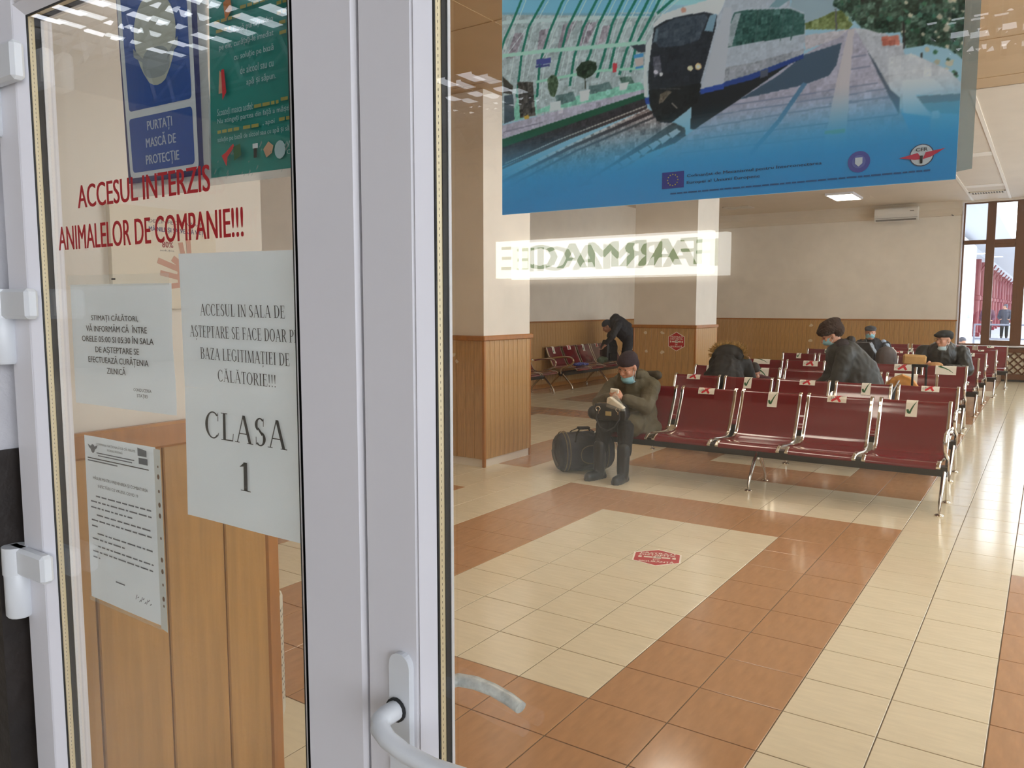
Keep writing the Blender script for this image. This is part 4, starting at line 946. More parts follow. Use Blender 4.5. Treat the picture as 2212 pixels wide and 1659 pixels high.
('P',(190,182,160),0,[(409.3,148.7),(410.8,150.1),(412.8,148.5),(412.2,146.5),(410.5,147.1)]),
('P',(52,104,72),0,[(400.4,156.3),(402.1,158.0),(404.5,156.2),(403.8,153.8),(401.8,154.5)]),
('P',(30,70,48),0,[(443.2,96.7),(444.3,98.0),(445.9,96.7),(445.4,95.1),(444.1,95.4)]),
('P',(24,44,34),0,[(441.7,131.3),(443.7,133.5),(446.8,131.1),(445.9,128.1),(443.4,128.9)]),
('P',(190,182,160),0,[(443.8,93.8),(445.7,95.9),(448.5,93.8),(447.6,91.0),(445.4,91.6)]),
('P',(60,110,90),0,[(405.0,136.6),(407.1,138.7),(410.1,136.4),(409.2,133.4),(406.7,134.2)]),
('P',(52,104,72),0,[(443.4,123.4),(445.3,125.5),(448.2,123.3),(447.3,120.5),(445.0,121.2)]),
('P',(170,165,145),0,[(435.4,115.8),(436.4,117.0),(438.0,115.8),(437.5,114.2),(436.3,114.6)]),
('P',(24,44,34),0,[(443.6,84.5),(445.5,86.7),(448.4,84.6),(447.5,81.7),(445.2,82.3)]),
('P',(60,110,90),0,[(447.2,109.1),(449.2,111.3),(452.1,109.1),(451.2,106.2),(448.9,106.9)]),
('P',(52,104,72),0,[(439.0,136.3),(440.4,137.8),(442.4,136.2),(441.8,134.2),(440.2,134.7)]),
('P',(60,110,90),0,[(420.7,142.3),(422.0,143.7),(423.8,142.2),(423.3,140.4),(421.8,140.9)]),
('P',(52,104,72),0,[(440.3,143.8),(441.7,145.3),(443.9,143.6),(443.2,141.6),(441.5,142.1)]),
('P',(190,182,160),0,[(426.4,107.6),(428.2,109.6),(430.9,107.6),(430.1,105.0),(427.9,105.6)]),
('P',(190,182,160),0,[(451.5,133.8),(452.8,135.2),(454.8,133.7),(454.2,131.7),(452.6,132.2)]),
('P',(170,165,145),0,[(433.1,120.7),(434.2,121.9),(435.8,120.6),(435.3,119.1),(434.0,119.4)]),
('P',(52,104,72),0,[(438.2,127.9),(439.8,129.6),(442.1,127.9),(441.4,125.6),(439.5,126.1)]),
('P',(60,110,90),0,[(401.8,153.1),(403.0,154.4),(404.7,153.0),(404.2,151.3),(402.8,151.8)]),
('P',(24,44,34),0,[(412.3,153.4),(413.6,154.8),(415.6,153.3),(415.0,151.4),(413.4,151.9)]),
('P',(52,104,72),0,[(448.1,82.9),(449.8,85.0),(452.5,83.0),(451.7,80.3),(449.5,80.9)]),
('P',(60,110,90),0,[(396.3,138.3),(398.6,140.6),(401.9,138.1),(400.9,134.9),(398.2,135.8)]),
('P',(16,34,26),0,[(434.2,91.6),(436.2,93.8),(439.2,91.6),(438.3,88.6),(435.9,89.3)]),
('P',(170,165,145),0,[(442.6,128.9),(443.7,130.1),(445.3,128.9),(444.8,127.3),(443.5,127.7)]),
('P',(190,182,160),0,[(412.6,137.8),(414.3,139.6),(416.8,137.7),(416.0,135.3),(414.0,135.9)]),
('P',(190,182,160),0,[(415.1,154.0),(416.0,154.9),(417.4,153.9),(416.9,152.6),(415.9,152.9)]),
('P',(190,182,160),0,[(452.7,108.2),(454.1,109.8),(456.1,108.2),(455.5,106.1),(453.9,106.6)]),
('P',(24,44,34),0,[(420.9,139.1),(421.8,140.1),(423.2,139.0),(422.8,137.7),(421.7,138.0)]),
('P',(30,70,48),0,[(437.8,109.2),(439.9,111.6),(443.1,109.2),(442.1,106.1),(439.6,106.8)]),
('P',(170,165,145),0,[(439.2,121.7),(441.3,124.0),(444.5,121.6),(443.5,118.5),(441.0,119.3)]),
('P',(190,182,160),0,[(408.3,125.5),(409.8,127.1),(412.1,125.4),(411.4,123.2),(409.5,123.7)]),
('P',(60,110,90),0,[(419.4,136.6),(421.4,138.8),(424.5,136.4),(423.6,133.4),(421.1,134.2)]),
('P',(52,104,72),0,[(409.1,142.8),(410.0,143.8),(411.4,142.8),(411.0,141.5),(409.9,141.8)]),
('P',(60,110,90),0,[(410.3,141.2),(411.5,142.4),(413.3,141.1),(412.7,139.4),(411.3,139.8)]),
('P',(52,104,72),0,[(410.6,133.0),(412.7,135.2),(415.8,132.9),(414.8,129.9),(412.3,130.6)]),
('P',(170,165,145),0,[(434.3,96.4),(436.1,98.5),(438.8,96.4),(438.0,93.7),(435.8,94.3)]),
('P',(30,70,48),0,[(418.0,124.3),(420.1,126.6),(423.2,124.2),(422.3,121.1),(419.8,121.9)]),
('P',(16,34,26),0,[(448.8,84.9),(450.1,86.3),(452.0,84.9),(451.4,83.0),(449.9,83.4)]),
('P',(60,110,90),0,[(415.1,125.5),(416.3,126.7),(418.0,125.5),(417.5,123.8),(416.1,124.2)]),
('P',(170,165,145),0,[(434.1,132.3),(436.1,134.5),(439.2,132.2),(438.2,129.2),(435.8,129.9)]),
('P',(30,70,48),0,[(451.8,101.8),(452.7,102.8),(454.0,101.8),(453.6,100.5),(452.5,100.8)]),
('P',(16,34,26),0,[(433.7,146.6),(434.7,147.7),(436.3,146.5),(435.8,144.9),(434.6,145.3)]),
('P',(170,165,145),0,[(423.4,120.4),(424.8,121.9),(426.8,120.3),(426.2,118.3),(424.6,118.8)]),
('P',(24,44,34),0,[(407.1,156.1),(409.2,158.3),(412.4,155.8),(411.4,152.8),(408.9,153.6)]),
('P',(60,110,90),0,[(430.8,133.7),(432.1,135.2),(434.2,133.6),(433.6,131.6),(431.9,132.1)]),
('P',(190,182,160),0,[(442.0,89.2),(443.5,90.9),(445.8,89.2),(445.1,86.9),(443.3,87.4)]),
('P',(30,70,48),0,[(442.5,110.7),(444.3,112.7),(447.1,110.6),(446.2,107.9),(444.0,108.5)]),
('P',(24,44,34),0,[(420.2,148.1),(422.0,150.0),(424.7,147.9),(423.9,145.3),(421.7,146.0)]),
('P',(60,110,90),0,[(430.4,141.9),(431.7,143.3),(433.6,141.8),(433.0,139.9),(431.5,140.4)]),
('P',(52,104,72),0,[(447.7,86.4),(448.9,87.8),(450.7,86.4),(450.2,84.6),(448.7,85.0)]),
('P',(170,165,145),0,[(441.8,143.2),(443.4,144.8),(445.6,143.1),(444.9,140.8),(443.1,141.4)]),
('P',(30,70,48),0,[(445.2,121.2),(446.1,122.2),(447.5,121.2),(447.0,119.8),(445.9,120.1)]),
('P',(170,165,145),0,[(440.4,124.4),(442.5,126.8),(445.7,124.3),(444.7,121.2),(442.2,122.0)]),
('P',(190,182,160),0,[(446.6,95.4),(447.5,96.4),(448.8,95.4),(448.4,94.0),(447.3,94.3)]),
('P',(52,104,72),0,[(422.8,144.9),(424.4,146.6),(426.7,144.7),(426.0,142.4),(424.1,143.0)]),
('P',(170,165,145),0,[(445.3,136.3),(446.3,137.4),(447.8,136.2),(447.4,134.8),(446.2,135.1)]),
('P',(24,44,34),0,[(443.4,131.1),(445.5,133.4),(448.6,131.0),(447.6,127.9),(445.2,128.7)]),
('P',(30,70,48),0,[(435.6,149.9),(436.9,151.2),(438.7,149.7),(438.1,147.9),(436.7,148.4)]),
('P',(170,165,145),0,[(430.9,115.2),(432.5,116.9),(434.7,115.2),(434.0,112.9),(432.2,113.5)]),
('P',(60,110,90),0,[(443.4,124.5),(445.2,126.5),(447.9,124.4),(447.1,121.7),(444.9,122.4)]),
('P',(52,104,72),0,[(432.7,104.6),(434.3,106.4),(436.8,104.6),(436.0,102.1),(434.1,102.7)]),
('P',(30,70,48),0,[(440.3,110.7),(442.3,112.9),(445.4,110.6),(444.5,107.6),(442.0,108.3)]),
('P',(190,182,160),0,[(441.5,107.4),(442.9,109.0),(445.0,107.4),(444.4,105.3),(442.7,105.8)]),
('P',(30,70,48),0,[(451.4,124.1),(452.7,125.6),(454.7,124.0),(454.1,122.0),(452.5,122.5)]),
('P',(30,70,48),0,[(418.6,114.0),(419.9,115.5),(421.9,114.0),(421.3,112.1),(419.7,112.5)]),
('P',(190,182,160),0,[(444.6,143.2),(446.3,144.9),(448.7,143.0),(448.0,140.6),(446.0,141.2)]),
('P',(24,44,34),0,[(415.9,128.7),(417.0,129.9),(418.6,128.7),(418.1,127.1),(416.8,127.5)]),
('P',(24,44,34),0,[(430.7,115.5),(432.5,117.5),(435.2,115.4),(434.4,112.7),(432.2,113.3)]),
('P',(190,182,160),0,[(442.1,94.0),(444.1,96.3),(447.2,94.0),(446.3,90.9),(443.8,91.6)]),
('P',(16,34,26),0,[(450.7,135.5),(452.2,137.1),(454.3,135.4),(453.6,133.3),(451.9,133.8)]),
('P',(28,58,44),0,[(368.0,143.2),(369.9,144.8),(371.9,142.4),(370.0,140.8)]),
('P',(60,95,70),0,[(396.7,152.2),(398.2,153.6),(399.9,151.5),(398.4,150.2)]),
('P',(28,58,44),0,[(371.8,157.5),(373.2,158.7),(374.7,156.9),(373.3,155.8)]),
('P',(110,140,120),0,[(397.8,147.7),(399.2,148.9),(400.7,147.0),(399.3,145.8)]),
('P',(60,95,70),0,[(371.3,152.7),(372.3,153.5),(373.3,152.3),(372.4,151.5)]),
('P',(110,140,120),0,[(397.5,146.1),(399.2,147.6),(401.0,145.5),(399.3,144.0)]),
('P',(34,80,62),0,[(376.7,152.3),(377.6,153.1),(378.7,151.9),(377.7,151.0)]),
('P',(110,140,120),0,[(378.8,136.2),(380.6,137.8),(382.6,135.5),(380.8,133.9)]),
('P',(110,140,120),0,[(385.3,152.6),(386.3,153.5),(387.4,152.1),(386.4,151.2)]),
('P',(34,80,62),0,[(379.8,144.8),(381.4,146.2),(383.1,144.2),(381.5,142.8)]),
('P',(34,80,62),0,[(364.6,158.8),(366.0,160.0),(367.5,158.2),(366.1,157.1)]),
('P',(110,140,120),0,[(365.3,143.6),(367.2,145.2),(369.3,142.8),(367.4,141.2)]),
('P',(60,95,70),0,[(358.0,160.0),(360.1,161.7),(362.2,159.1),(360.2,157.4)]),
('P',(34,80,62),0,[(359.7,157.7),(360.8,158.7),(362.0,157.2),(360.9,156.3)]),
('P',(60,95,70),0,[(396.9,141.4),(398.6,142.9),(400.4,140.6),(398.7,139.1)]),
('P',(34,80,62),0,[(390.0,142.4),(392.2,144.3),(394.6,141.5),(392.4,139.6)]),
('P',(60,95,70),0,[(382.9,142.8),(384.8,144.4),(386.9,142.0),(385.0,140.3)]),
('P',(28,58,44),0,[(379.6,158.0),(381.7,159.8),(383.9,157.1),(381.8,155.3)]),
('P',(110,140,120),0,[(381.0,151.7),(382.2,152.7),(383.4,151.2),(382.3,150.2)]),
('P',(28,58,44),0,[(381.3,147.3),(382.7,148.5),(384.1,146.7),(382.8,145.6)]),
('P',(34,80,62),0,[(372.7,153.1),(374.2,154.4),(375.9,152.5),(374.3,151.2)]),
('P',(60,95,70),0,[(371.0,145.6),(372.3,146.8),(373.8,145.0),(372.4,143.9)]),
('P',(34,80,62),0,[(361.2,162.9),(363.0,164.4),(364.9,162.1),(363.1,160.6)]),
('P',(60,95,70),0,[(368.5,149.4),(370.1,150.8),(371.8,148.8),(370.2,147.4)]),
('P',(28,58,44),0,[(396.8,146.5),(398.7,148.1),(400.7,145.7),(398.8,144.0)]),
('P',(60,95,70),0,[(372.7,158.9),(374.3,160.4),(376.1,158.2),(374.5,156.8)]),
('P',(110,140,120),0,[(362.3,148.9),(364.5,150.8),(366.9,148.0),(364.7,146.0)]),
('P',(34,80,62),0,[(399.6,135.8),(401.0,137.1),(402.6,135.2),(401.2,133.9)]),
('P',(110,140,120),0,[(393.9,153.5),(395.6,154.9),(397.4,152.7),(395.8,151.3)]),
('P',(34,80,62),0,[(392.3,146.7),(394.3,148.5),(396.5,145.8),(394.5,144.1)]),
('L',(50,45,40),4,[(409.8,133.0),(411.4,111.0)]),
('L',(50,45,40),3,[(424.5,105.1),(424.2,88.4)]),
('L',(95,90,95),3,[(355.2,154.8),(356.5,135.7)]),
('P',(196,196,200),8,[(399.6,105.7),(416.7,106.4),(445.0,88.6),(455.2,76.4),(455.6,66.9),(421.6,71.9),(410.7,61.2),(400.7,81.0)]),
('P',(110,115,120),0,[(420.5,70.8),(455.6,68.1),(455.9,62.2),(425.3,64.1)]),
('P',(120,150,160),0,[(425.3,64.1),(455.9,62.2),(456.4,51.5),(434.6,55.6)]),
('P',(80,90,105),0,[(381.6,116.2),(390.5,101.1),(401.9,79.6),(409.7,71.1),(409.7,57.6),(400.9,74.8),(388.1,101.5)]),
('P',(205,205,208),0,[(410.8,85.6),(434.4,83.2),(443.5,73.4),(421.6,71.9),(434.7,53.1),(413.1,58.4)]),
('P',(90,160,200),0,[(411.4,58.6),(433.6,52.1),(434.6,31.4),(419.6,40.4)]),
('P',(215,215,215),0,[(434.5,56.8),(440.0,56.6),(440.3,50.0),(434.8,50.7)]),
('P',(172,178,188),8,[(222.2,206.5),(315.3,186.1),(316.1,164.0),(328.7,156.4),(330.1,142.0),(329.3,120.3),(312.4,116.6),(282.6,110.2),(233.7,103.3),(227.9,91.5),(235.6,146.0),(249.3,184.4)]),
('P',(44,84,78),22,[(264.7,169.8),(273.9,169.9),(316.1,162.5),(328.7,155.1),(329.6,138.2),(306.3,138.4),(253.4,138.8)]),
('P',(120,150,160),0,[(323.5,174.0),(305.4,165.5),(297.3,167.8),(310.3,179.4)]),
('P',(150,160,165),10,[(265.5,168.3),(258.8,153.4),(254.8,139.9),(263.4,139.7),(271.1,167.8)]),
('L',(60,90,88),2,[(287.8,166.5),(285.2,140.5)]),
('L',(60,90,88),2,[(300.1,164.0),(297.6,138.3)]),
('L',(60,90,88),2,[(310.9,161.9),(308.4,136.3)]),
('L',(60,90,88),2,[(320.1,160.0),(317.7,134.6)]),
('P',(150,152,160),16,[(242.6,104.8),(245.1,121.0),(285.1,121.2),(329.8,125.3),(329.3,120.3),(282.6,110.2)]),
('P',(36,62,128),0,[(233.6,104.7),(282.6,110.9),(329.3,120.9),(329.4,117.0),(282.8,105.5),(232.2,100.7)]),
('P',(28,30,34),0,[(223.9,68.0),(224.9,93.3),(232.2,100.7),(282.8,105.5),(330.0,117.3),(317.7,114.4),(272.0,89.5),(228.5,67.4)]),
('P',(80,85,100),0,[(290.9,112.2),(297.7,113.1),(297.9,107.1),(291.1,105.5)]),
('P',(205,208,216),0,[(182.3,174.4),(192.5,182.3),(212.8,184.8),(235.3,186.0),(258.3,190.0),(253.3,175.9),(249.4,170.4),(235.6,175.1),(213.0,176.3),(191.2,174.6),(184.6,168.6)]),
('P',(200,205,212),0,[(184.6,169.9),(182.7,154.2),(177.1,129.5),(178.3,104.9),(174.5,105.4),(172.9,124.8),(175.1,155.6)]),
('P',(34,38,46),6,[(183.8,171.4),(195.6,175.8),(213.0,177.0),(236.3,175.6),(248.1,170.7),(247.0,159.4),(239.4,132.5),(233.0,110.1),(230.6,93.4),(219.4,85.7),(203.6,76.4),(191.7,78.6),(184.0,86.4),(180.3,106.0),(178.0,124.0),(180.1,145.2)]),
('P',(58,68,80),12,[(186.8,170.8),(205.8,175.8),(235.6,173.8),(239.2,169.9),(230.6,150.9),(213.6,148.7),(190.2,150.9),(184.1,158.0)]),
('P',(96,112,124),0,[(186.1,170.3),(188.4,168.5),(186.8,157.5),(182.6,156.9)]),
('P',(120,150,168),0,[(241.2,172.0),(248.0,171.3),(244.3,156.1),(236.0,158.3)]),
('P',(88,88,100),16,[(182.9,143.4),(190.4,143.5),(192.9,127.0),(184.8,122.9)]),
('P',(180,182,190),0,[(248.4,156.6),(252.3,164.7),(254.7,175.7),(262.8,174.0),(256.6,106.5),(234.6,104.7)]),
('P',(40,70,150),0,[(174.5,104.7),(180.6,104.5),(181.0,97.7),(176.2,98.1)]),
('P',(40,70,150),0,[(234.6,104.7),(256.6,106.5),(256.7,101.4),(233.3,99.6)]),
('P',(24,26,28),6,[(179.0,111.6),(234.4,109.9),(230.6,92.8),(203.6,76.4),(188.6,80.3),(180.5,96.4)]),
('P',(95,85,72),25,[(191.1,105.7),(198.5,108.7),(204.4,106.5),(198.6,102.0),(194.3,97.2),(190.5,97.0)]),
('L',(150,140,130),2,[(203.9,95.8),(209.9,89.7)]),
('L',(70,70,70),2,[(191.0,111.2),(213.1,107.9)]),
('P',(250,225,175),0,[(225.2,125.5),(224.8,124.3),(223.9,123.5),(222.5,123.4),(221.1,124.0),(220.1,125.1),(219.7,126.4),(220.1,127.6),(221.0,128.3),(222.4,128.4),(223.8,127.9),(224.8,126.8)]),
('P',(245,190,140),0,[(234.0,125.6),(233.6,124.1),(232.4,123.2),(230.7,123.0),(229.0,123.7),(227.8,125.1),(227.3,126.7),(227.7,128.2),(228.9,129.2),(230.6,129.3),(232.3,128.6),(233.5,127.2)]),
('P',(250,235,220),0,[(232.3,125.9),(232.1,125.1),(231.5,124.7),(230.7,124.6),(229.8,124.9),(229.2,125.6),(229.0,126.4),(229.2,127.2),(229.8,127.7),(230.6,127.7),(231.5,127.4),(232.1,126.7)]),
('P',(200,195,205),0,[(188.9,127.6),(188.6,126.6),(187.7,126.0),(186.5,125.9),(185.3,126.3),(184.4,127.3),(184.1,128.4),(184.4,129.4),(185.2,130.1),(186.4,130.2),(187.7,129.7),(188.5,128.8)]),
('P',(210,205,210),0,[(194.3,124.8),(194.0,123.9),(193.3,123.3),(192.3,123.2),(191.2,123.6),(190.4,124.4),(190.1,125.4),(190.4,126.3),(191.1,126.9),(192.2,127.0),(193.2,126.6),(194.0,125.7)]),
('P',(200,150,130),0,[(217.2,181.3),(216.8,180.1),(215.8,179.4),(214.4,179.3),(212.9,179.9),(211.8,181.1),(211.4,182.5),(211.8,183.7),(212.8,184.5),(214.2,184.5),(215.7,183.9),(216.8,182.7)])]

def paint_poster():
    X0, Z0, W_, H_ = 2.243, 1.6545, 455.0, 262.0; nx, nz = 640, 368
    U, V = np.meshgrid(np.linspace(0, W_, nx), np.linspace(0, H_, nz)); C_ = np.zeros((nz, nx, 3)); C_[:] = (150, 185, 200); rs = np.random.RandomState(3)
    nlo = np.kron(rs.randn(nz//8+1, nx//8+1), np.ones((8, 8)))[:nz, :nx]; nhi = rs.randn(nz, nx); nse = .55*nlo+.45*np.repeat(np.repeat(rs.randn(nz//3+1, nx//3+1), 3, 0), 3, 1)[:nz, :nx]+.25*nhi
    def fill(pts):
        ins = np.zeros(U.shape, bool); n = len(pts)
        xs_ = [p[0] for p in pts]; ys_ = [p[1] for p in pts]
        a0, a1 = np.searchsorted(V[:,0], [min(ys_), max(ys_)]); b0, b1 = np.searchsorted(U[0], [min(xs_), max(xs_)]); sl = (slice(a0, a1+1), slice(b0, b1+1))
        u, v = U[sl], V[sl]; r_ = np.zeros(u.shape, bool)
        for i in range(n):
            xa, ya = pts[i]; xb, yb = pts[(i+1) % n]
            if ya == yb: continue
            c = ((ya > v) != (yb > v)) & (u < (xb-xa)*(v-ya)/(yb-ya)+xa); r_ ^= c
        return sl, r_
    for e in POSTER_ART:
        if e[0] == 'P':
            sl, r_ = fill(e[3]); c = np.array(e[1], float)+(nse[sl][..., None]*e[2] if e[2] else 0)
            C_[sl] = np.where(r_[..., None], c, C_[sl])
        else:
            pts = e[3]; hw = e[2]*.45/2
            for (xa, ya), (xb, yb) in zip(pts, pts[1:]):
                L_ = math.hypot(xb-xa, yb-ya) or 1; nx_, ny_ = -(yb-ya)/L_*hw, (xb-xa)/L_*hw
                sl, r_ = fill([(xa+nx_, ya+ny_), (xb+nx_, yb+ny_), (xb-nx_, yb-ny_), (xa-nx_, ya-ny_)]); C_[sl] = np.where(r_[..., None], np.array(e[1], float), C_[sl])
    t = np.clip((92-V)/62, 0, 1); t = (t*t*(3-2*t))[..., None]*.97; edge = np.clip((60-V)/60, 0, 1)[..., None]
    C_ = C_*(1-t)+(np.array((34, 142, 192.))*(1-edge)+np.array((18, 120, 178.))*edge)*t
    C_ = (C_+np.roll(C_, 1, 0)+np.roll(C_, 1, 1)+np.roll(np.roll(C_, 1, 0), 1, 1))/4
    C_ = np.clip(C_, 0, 255)/255; L = np.minimum(.92, 1.5*np.where(C_ <= .04045, C_/12.92, ((C_+.055)/1.055)**2.4))
    k = (YPP-CY)/(-4.57-CY)
    px = CX+(X0+U/1000-CX)*k; pz = CZ+(Z0+V/1000-CZ)*k
    vs = np.stack([px, np.full(U.shape, 0.0), pz], -1).reshape(-1, 3); vs[:,0] -= 2.47; vs[:,2] -= 1.80
    idx = np.arange(nx*nz).reshape(nz, nx); f = np.stack([idx[:-1, :-1], idx[:-1, 1:], idx[1:, 1:], idx[1:, :-1]], -1).reshape(-1, 4)
    me = bpy.data.meshes.new('print'); me.vertices.add(len(vs)); me.vertices.foreach_set('co', vs.ravel()); me.loops.add(f.size); me.loops.foreach_set('vertex_index', f.ravel().astype(np.int32))
    me.polygons.add(len(f)); me.polygons.foreach_set('loop_start', np.arange(0, f.size, 4, dtype=np.int32)); me.update(calc_edges=True)
    at = me.color_attributes.new('print', 'FLOAT_COLOR', 'POINT'); at.data.foreach_set('color', np.concatenate([L.reshape(-1, 3), np.ones((nx*nz, 1))], 1).ravel())
    me.materials.append(VCOL('poster_print', .35)); return me
tp = empty('train_poster', (2.47, YPP, 1.80), 0, 'large blue poster of a white railcar entering a station, on the right door glass', 'poster')
link('print', paint_poster(), tp)
def tpp(u, v): x, z = on(-4.57, YPP, 2.243+u/1000, 1.6545+v/1000); return (x-2.47, z-1.80)
q = [tpp(0, 0), tpp(455, 0), tpp(455, 262), tpp(0, 262)]
MB().add([(x, .0015, z) for x, z in q], [(3, 2, 1, 0)]).build('paper_back', PAPER, tp)
b = MB(); q = [tpp(0, 262), tpp(455, 262), tpp(455, 594), tpp(0, 594)]; b.add([(x, 0, z) for x, z in q], [(0, 1, 2, 3)]); b.build('upper_print', M('poster_sky', (90, 165, 205), .35), tp)
b = MB(); q = [tpp(452, 6), tpp(466, 8), tpp(466, 594), tpp(452, 594)]; b.add([(x, .003, z) for x, z in q], [(0, 1, 2, 3)]); b.build('sleeve_edge', FILM('film_teal', (118, 146, 150), .72, .3), tp)
def tpt(b, s_, r_, bold=0.0): a, c = tpp(r_[0], r_[1]), tpp(r_[2], r_[3]); letter(b, s_, (a[0], a[1], c[0], c[1]), (0, -.0006, 0), PX, PZ, 0, bold)
b = MB(); tpt(b, 'Cofinanțat de Mecanismul pentru Interconectarea', (222, 21.5, 349, 25.2), .01); tpt(b, 'Europei al Uniunii Europene', (222, 15, 294, 18.7), .01); b.build('lettering', M('print_ink_navy', (24, 44, 84), .5), tp)
def poly(b, pts, dy, mi=0):
    q = [tpp(*p) for p in pts]; ar = sum(q[i][0]*q[(i+1) % len(q)][1]-q[(i+1) % len(q)][0]*q[i][1] for i in range(len(q)))
    if ar < 0: q.reverse()
    b.add([(x, dy, z) for x, z in q], [tuple(range(len(q)))], mi)
def circ(cx, cy, r_, n=20): return [(cx+r_*math.cos(k*2*math.pi/n), cy+r_*math.sin(k*2*math.pi/n)) for k in range(n)]
b = MB(); poly(b, [(196, 13), (219, 13), (219, 29), (196, 29)], -.0006, 0)
for k in range(12): poly(b, circ(207.5+5.4*math.cos(k*.5236), 21+5.4*math.sin(k*.5236), .75, 5), -.0010, 1)
b.build('flag_logo', [M('print_euroblue', (44, 50, 140), .45), M('print_gold', (190, 172, 90), .5)], tp)
b = MB(); x = 205; rr = random.Random(9)
while x < 436: l = rr.uniform(3, 10); poly(b, [(x, 7+(x-205)*.006), (min(x+l, 437), 7+(x-205)*.006), (min(x+l, 437), 8.5+(x-205)*.006), (x, 8.5+(x-205)*.006)], -.0006); x += l+1
b.build('small_lettering', M('print_deepblue', (26, 92, 146), .5), tp)
b = MB(); poly(b, circ(380, 21.5, 9.2), -.0006, 0); poly(b, circ(380, 21.5, 5.6), -.0010, 1); poly(b, [(377, 25), (383, 25), (383, 20), (380, 17.3), (377, 20)], -.0014, 2); b.build('round_logo', [M('print_violet', (80, 84, 160), .5), M('print_violet2', (104, 112, 178), .5), WHITEP], tp)
b = MB(); poly(b, circ(429, 22, 9.3), -.0006, 3); poly(b, circ(429, 22, 8.5), -.0010, 0); poly(b, [(412, 21), (426, 24), (430, 18.5), (424, 18.5)], -.0014, 1); poly(b, [(446.5, 26), (432, 24), (430, 18.5), (436, 20)], -.0014, 1); poly(b, [(428, 21.5), (430, 21.5), (430, 15), (428, 15)], -.0018, 2)
a = tpp(424.5, 25.2); c = tpp(433.5, 28.0); letter(b, 'CFR', (a[0], a[1], c[0], c[1]), (0, -.0016, 0), PX, PZ, 2, .01)
b.build('winged_logo', [WHITEP, M('print_crimson', (206, 50, 78), .5), INK, M('print_slate', (70, 80, 110), .5)], tp)
# ---------------------------------------------------------------- waiting benches
PROF = [(.392, .752), (.388, .772), (.372, .788), (.352, .786), (.338, .765), (.318, .70), (.292, .64), (.262, .58), (.232, .52), (.205, .465), (.178, .425), (.140, .402), (.09, .392), (.02, .392), (-.08, .400), (-.18, .410), (-.255, .412), (-.298, .402), (-.322, .380), (-.325, .362)]
def smooth_prof(P, n):
    P = [np.array(p) for p in P]; out = []
    for i in range(len(P)-1):
        p0, p1, p2, p3 = P[max(i-1, 0)], P[i], P[i+1], P[min(i+2, len(P)-1)]
        for k in range(n):
            t = k/n; out.append(tuple(.5*((2*p1)+(-p0+p2)*t+(2*p0-5*p1+4*p2-p3)*t*t+(-p0+3*p1-3*p2+p3)*t**3)))
    out.append(tuple(P[-1])); return out
SP = smooth_prof(PROF, 2); S_LEN = [0]
for a, c in zip(SP, SP[1:]): S_LEN.append(S_LEN[-1]+math.hypot(c[0]-a[0], c[1]-a[1]))
def on_prof(s, off=0.0):
    """point on the seat face at arc length s from the back's top edge, lifted by off"""
    i = 0
    while i < len(SP)-2 and S_LEN[i+1] < s: i += 1
    t = (s-S_LEN[i])/(S_LEN[i+1]-S_LEN[i]); y = SP[i][0]+(SP[i+1][0]-SP[i][0])*t; z = SP[i][1]+(SP[i+1][1]-SP[i][1])*t
    dy, dz = SP[i+1][0]-SP[i][0], SP[i+1][1]-SP[i][1]; L = math.hypot(dy, dz); return (y+dz/L*off, z-dy/L*off)
PITCH_S = .58
def seat_shell():
    b = MB(); n = len(SP); W = .242; nx = 6; th = .004
    for side in (0, 1):
        for i, p in enumerate(SP):
            j = min(i+1, n-1); k = max(i-1, 0); dy, dz = SP[j][0]-SP[k][0], SP[j][1]-SP[k][1]; L = math.hypot(dy, dz)
            for q in range(nx+1):
                x = -W+2*W*q/nx; dish = .003*(1-(x/W)**2)
                off = -dish-th*side
                b.v.append((x, p[0]+dz/L*off, p[1]-dy/L*off))
    N = n*(nx+1)
    for i in range(n-1):
        for q in range(nx):
            a = i*(nx+1)+q; f = (a, a+1, a+nx+2, a+nx+1); b.f.append(tuple(reversed(f))); b.f.append(tuple(N+k for k in f)); b.m += [0, 0]
    for i in range(n-1):
        for q in (0, nx):
            a = i*(nx+1)+q; c = a+nx+1; b.f.append((a, c, N+c, N+a) if q else (c, a, N+a, N+c)); b.m.append(0)
    for q in range(nx):
        b.f.append((q, q+1, N+q+1, N+q)); a = (n-1)*(nx+1)+q; b.f.append((a+1, a, N+a, N+a+1)); b.m += [0, 0]
    return b.mesh('seat', SEATM, True)
def side_bar():
    b = MB(); P = [(.366, .795)]+SP[4:-4]+[(-.315, .392), (-.335, .378)]; n = len(P); w, t = .014, .010
    for i, p in enumerate(P):
        j = min(i+1, n-1); k = max(i-1, 0); dy, dz = P[j][0]-P[k][0], P[j][1]-P[k][1]; L = math.hypot(dy, dz); ny, nz = dz/L, -dy/L
        for sx, so in ((-w, .45), (-w*.6, 1), (w*.6, 1), (w, .45), (w, -1), (-w, -1)): b.v.append((sx, p[0]+ny*so*t, p[1]+nz*so*t))
    for i in range(n-1):
        for q in range(6): b.f.append((i*6+q, i*6+(q+1) % 6, (i+1)*6+(q+1) % 6, (i+1)*6+q)); b.m.append(0)
    b.f.append(tuple(reversed(range(6)))); b.f.append(tuple((n-1)*6+q for q in range(6))); b.m += [0, 0]
    return b.mesh('side_bar', CHROME, True)
def leg_mesh(end):
    b = MB()
    for s in (-1, 1):
        b.tube([(0, s*.240, .028), (0, s*.232, .075), (0, s*.17, .15), (0, s*.06, .262), (0, s*.0, .315)], [.013, .016, .018, .022, .026], 10, flat=.8)
    b.tube([(0, 0, .235), (0, 0, .33)], [.024, .034], 10, flat=.7)
    return b.mesh('leg', CHROME, True)
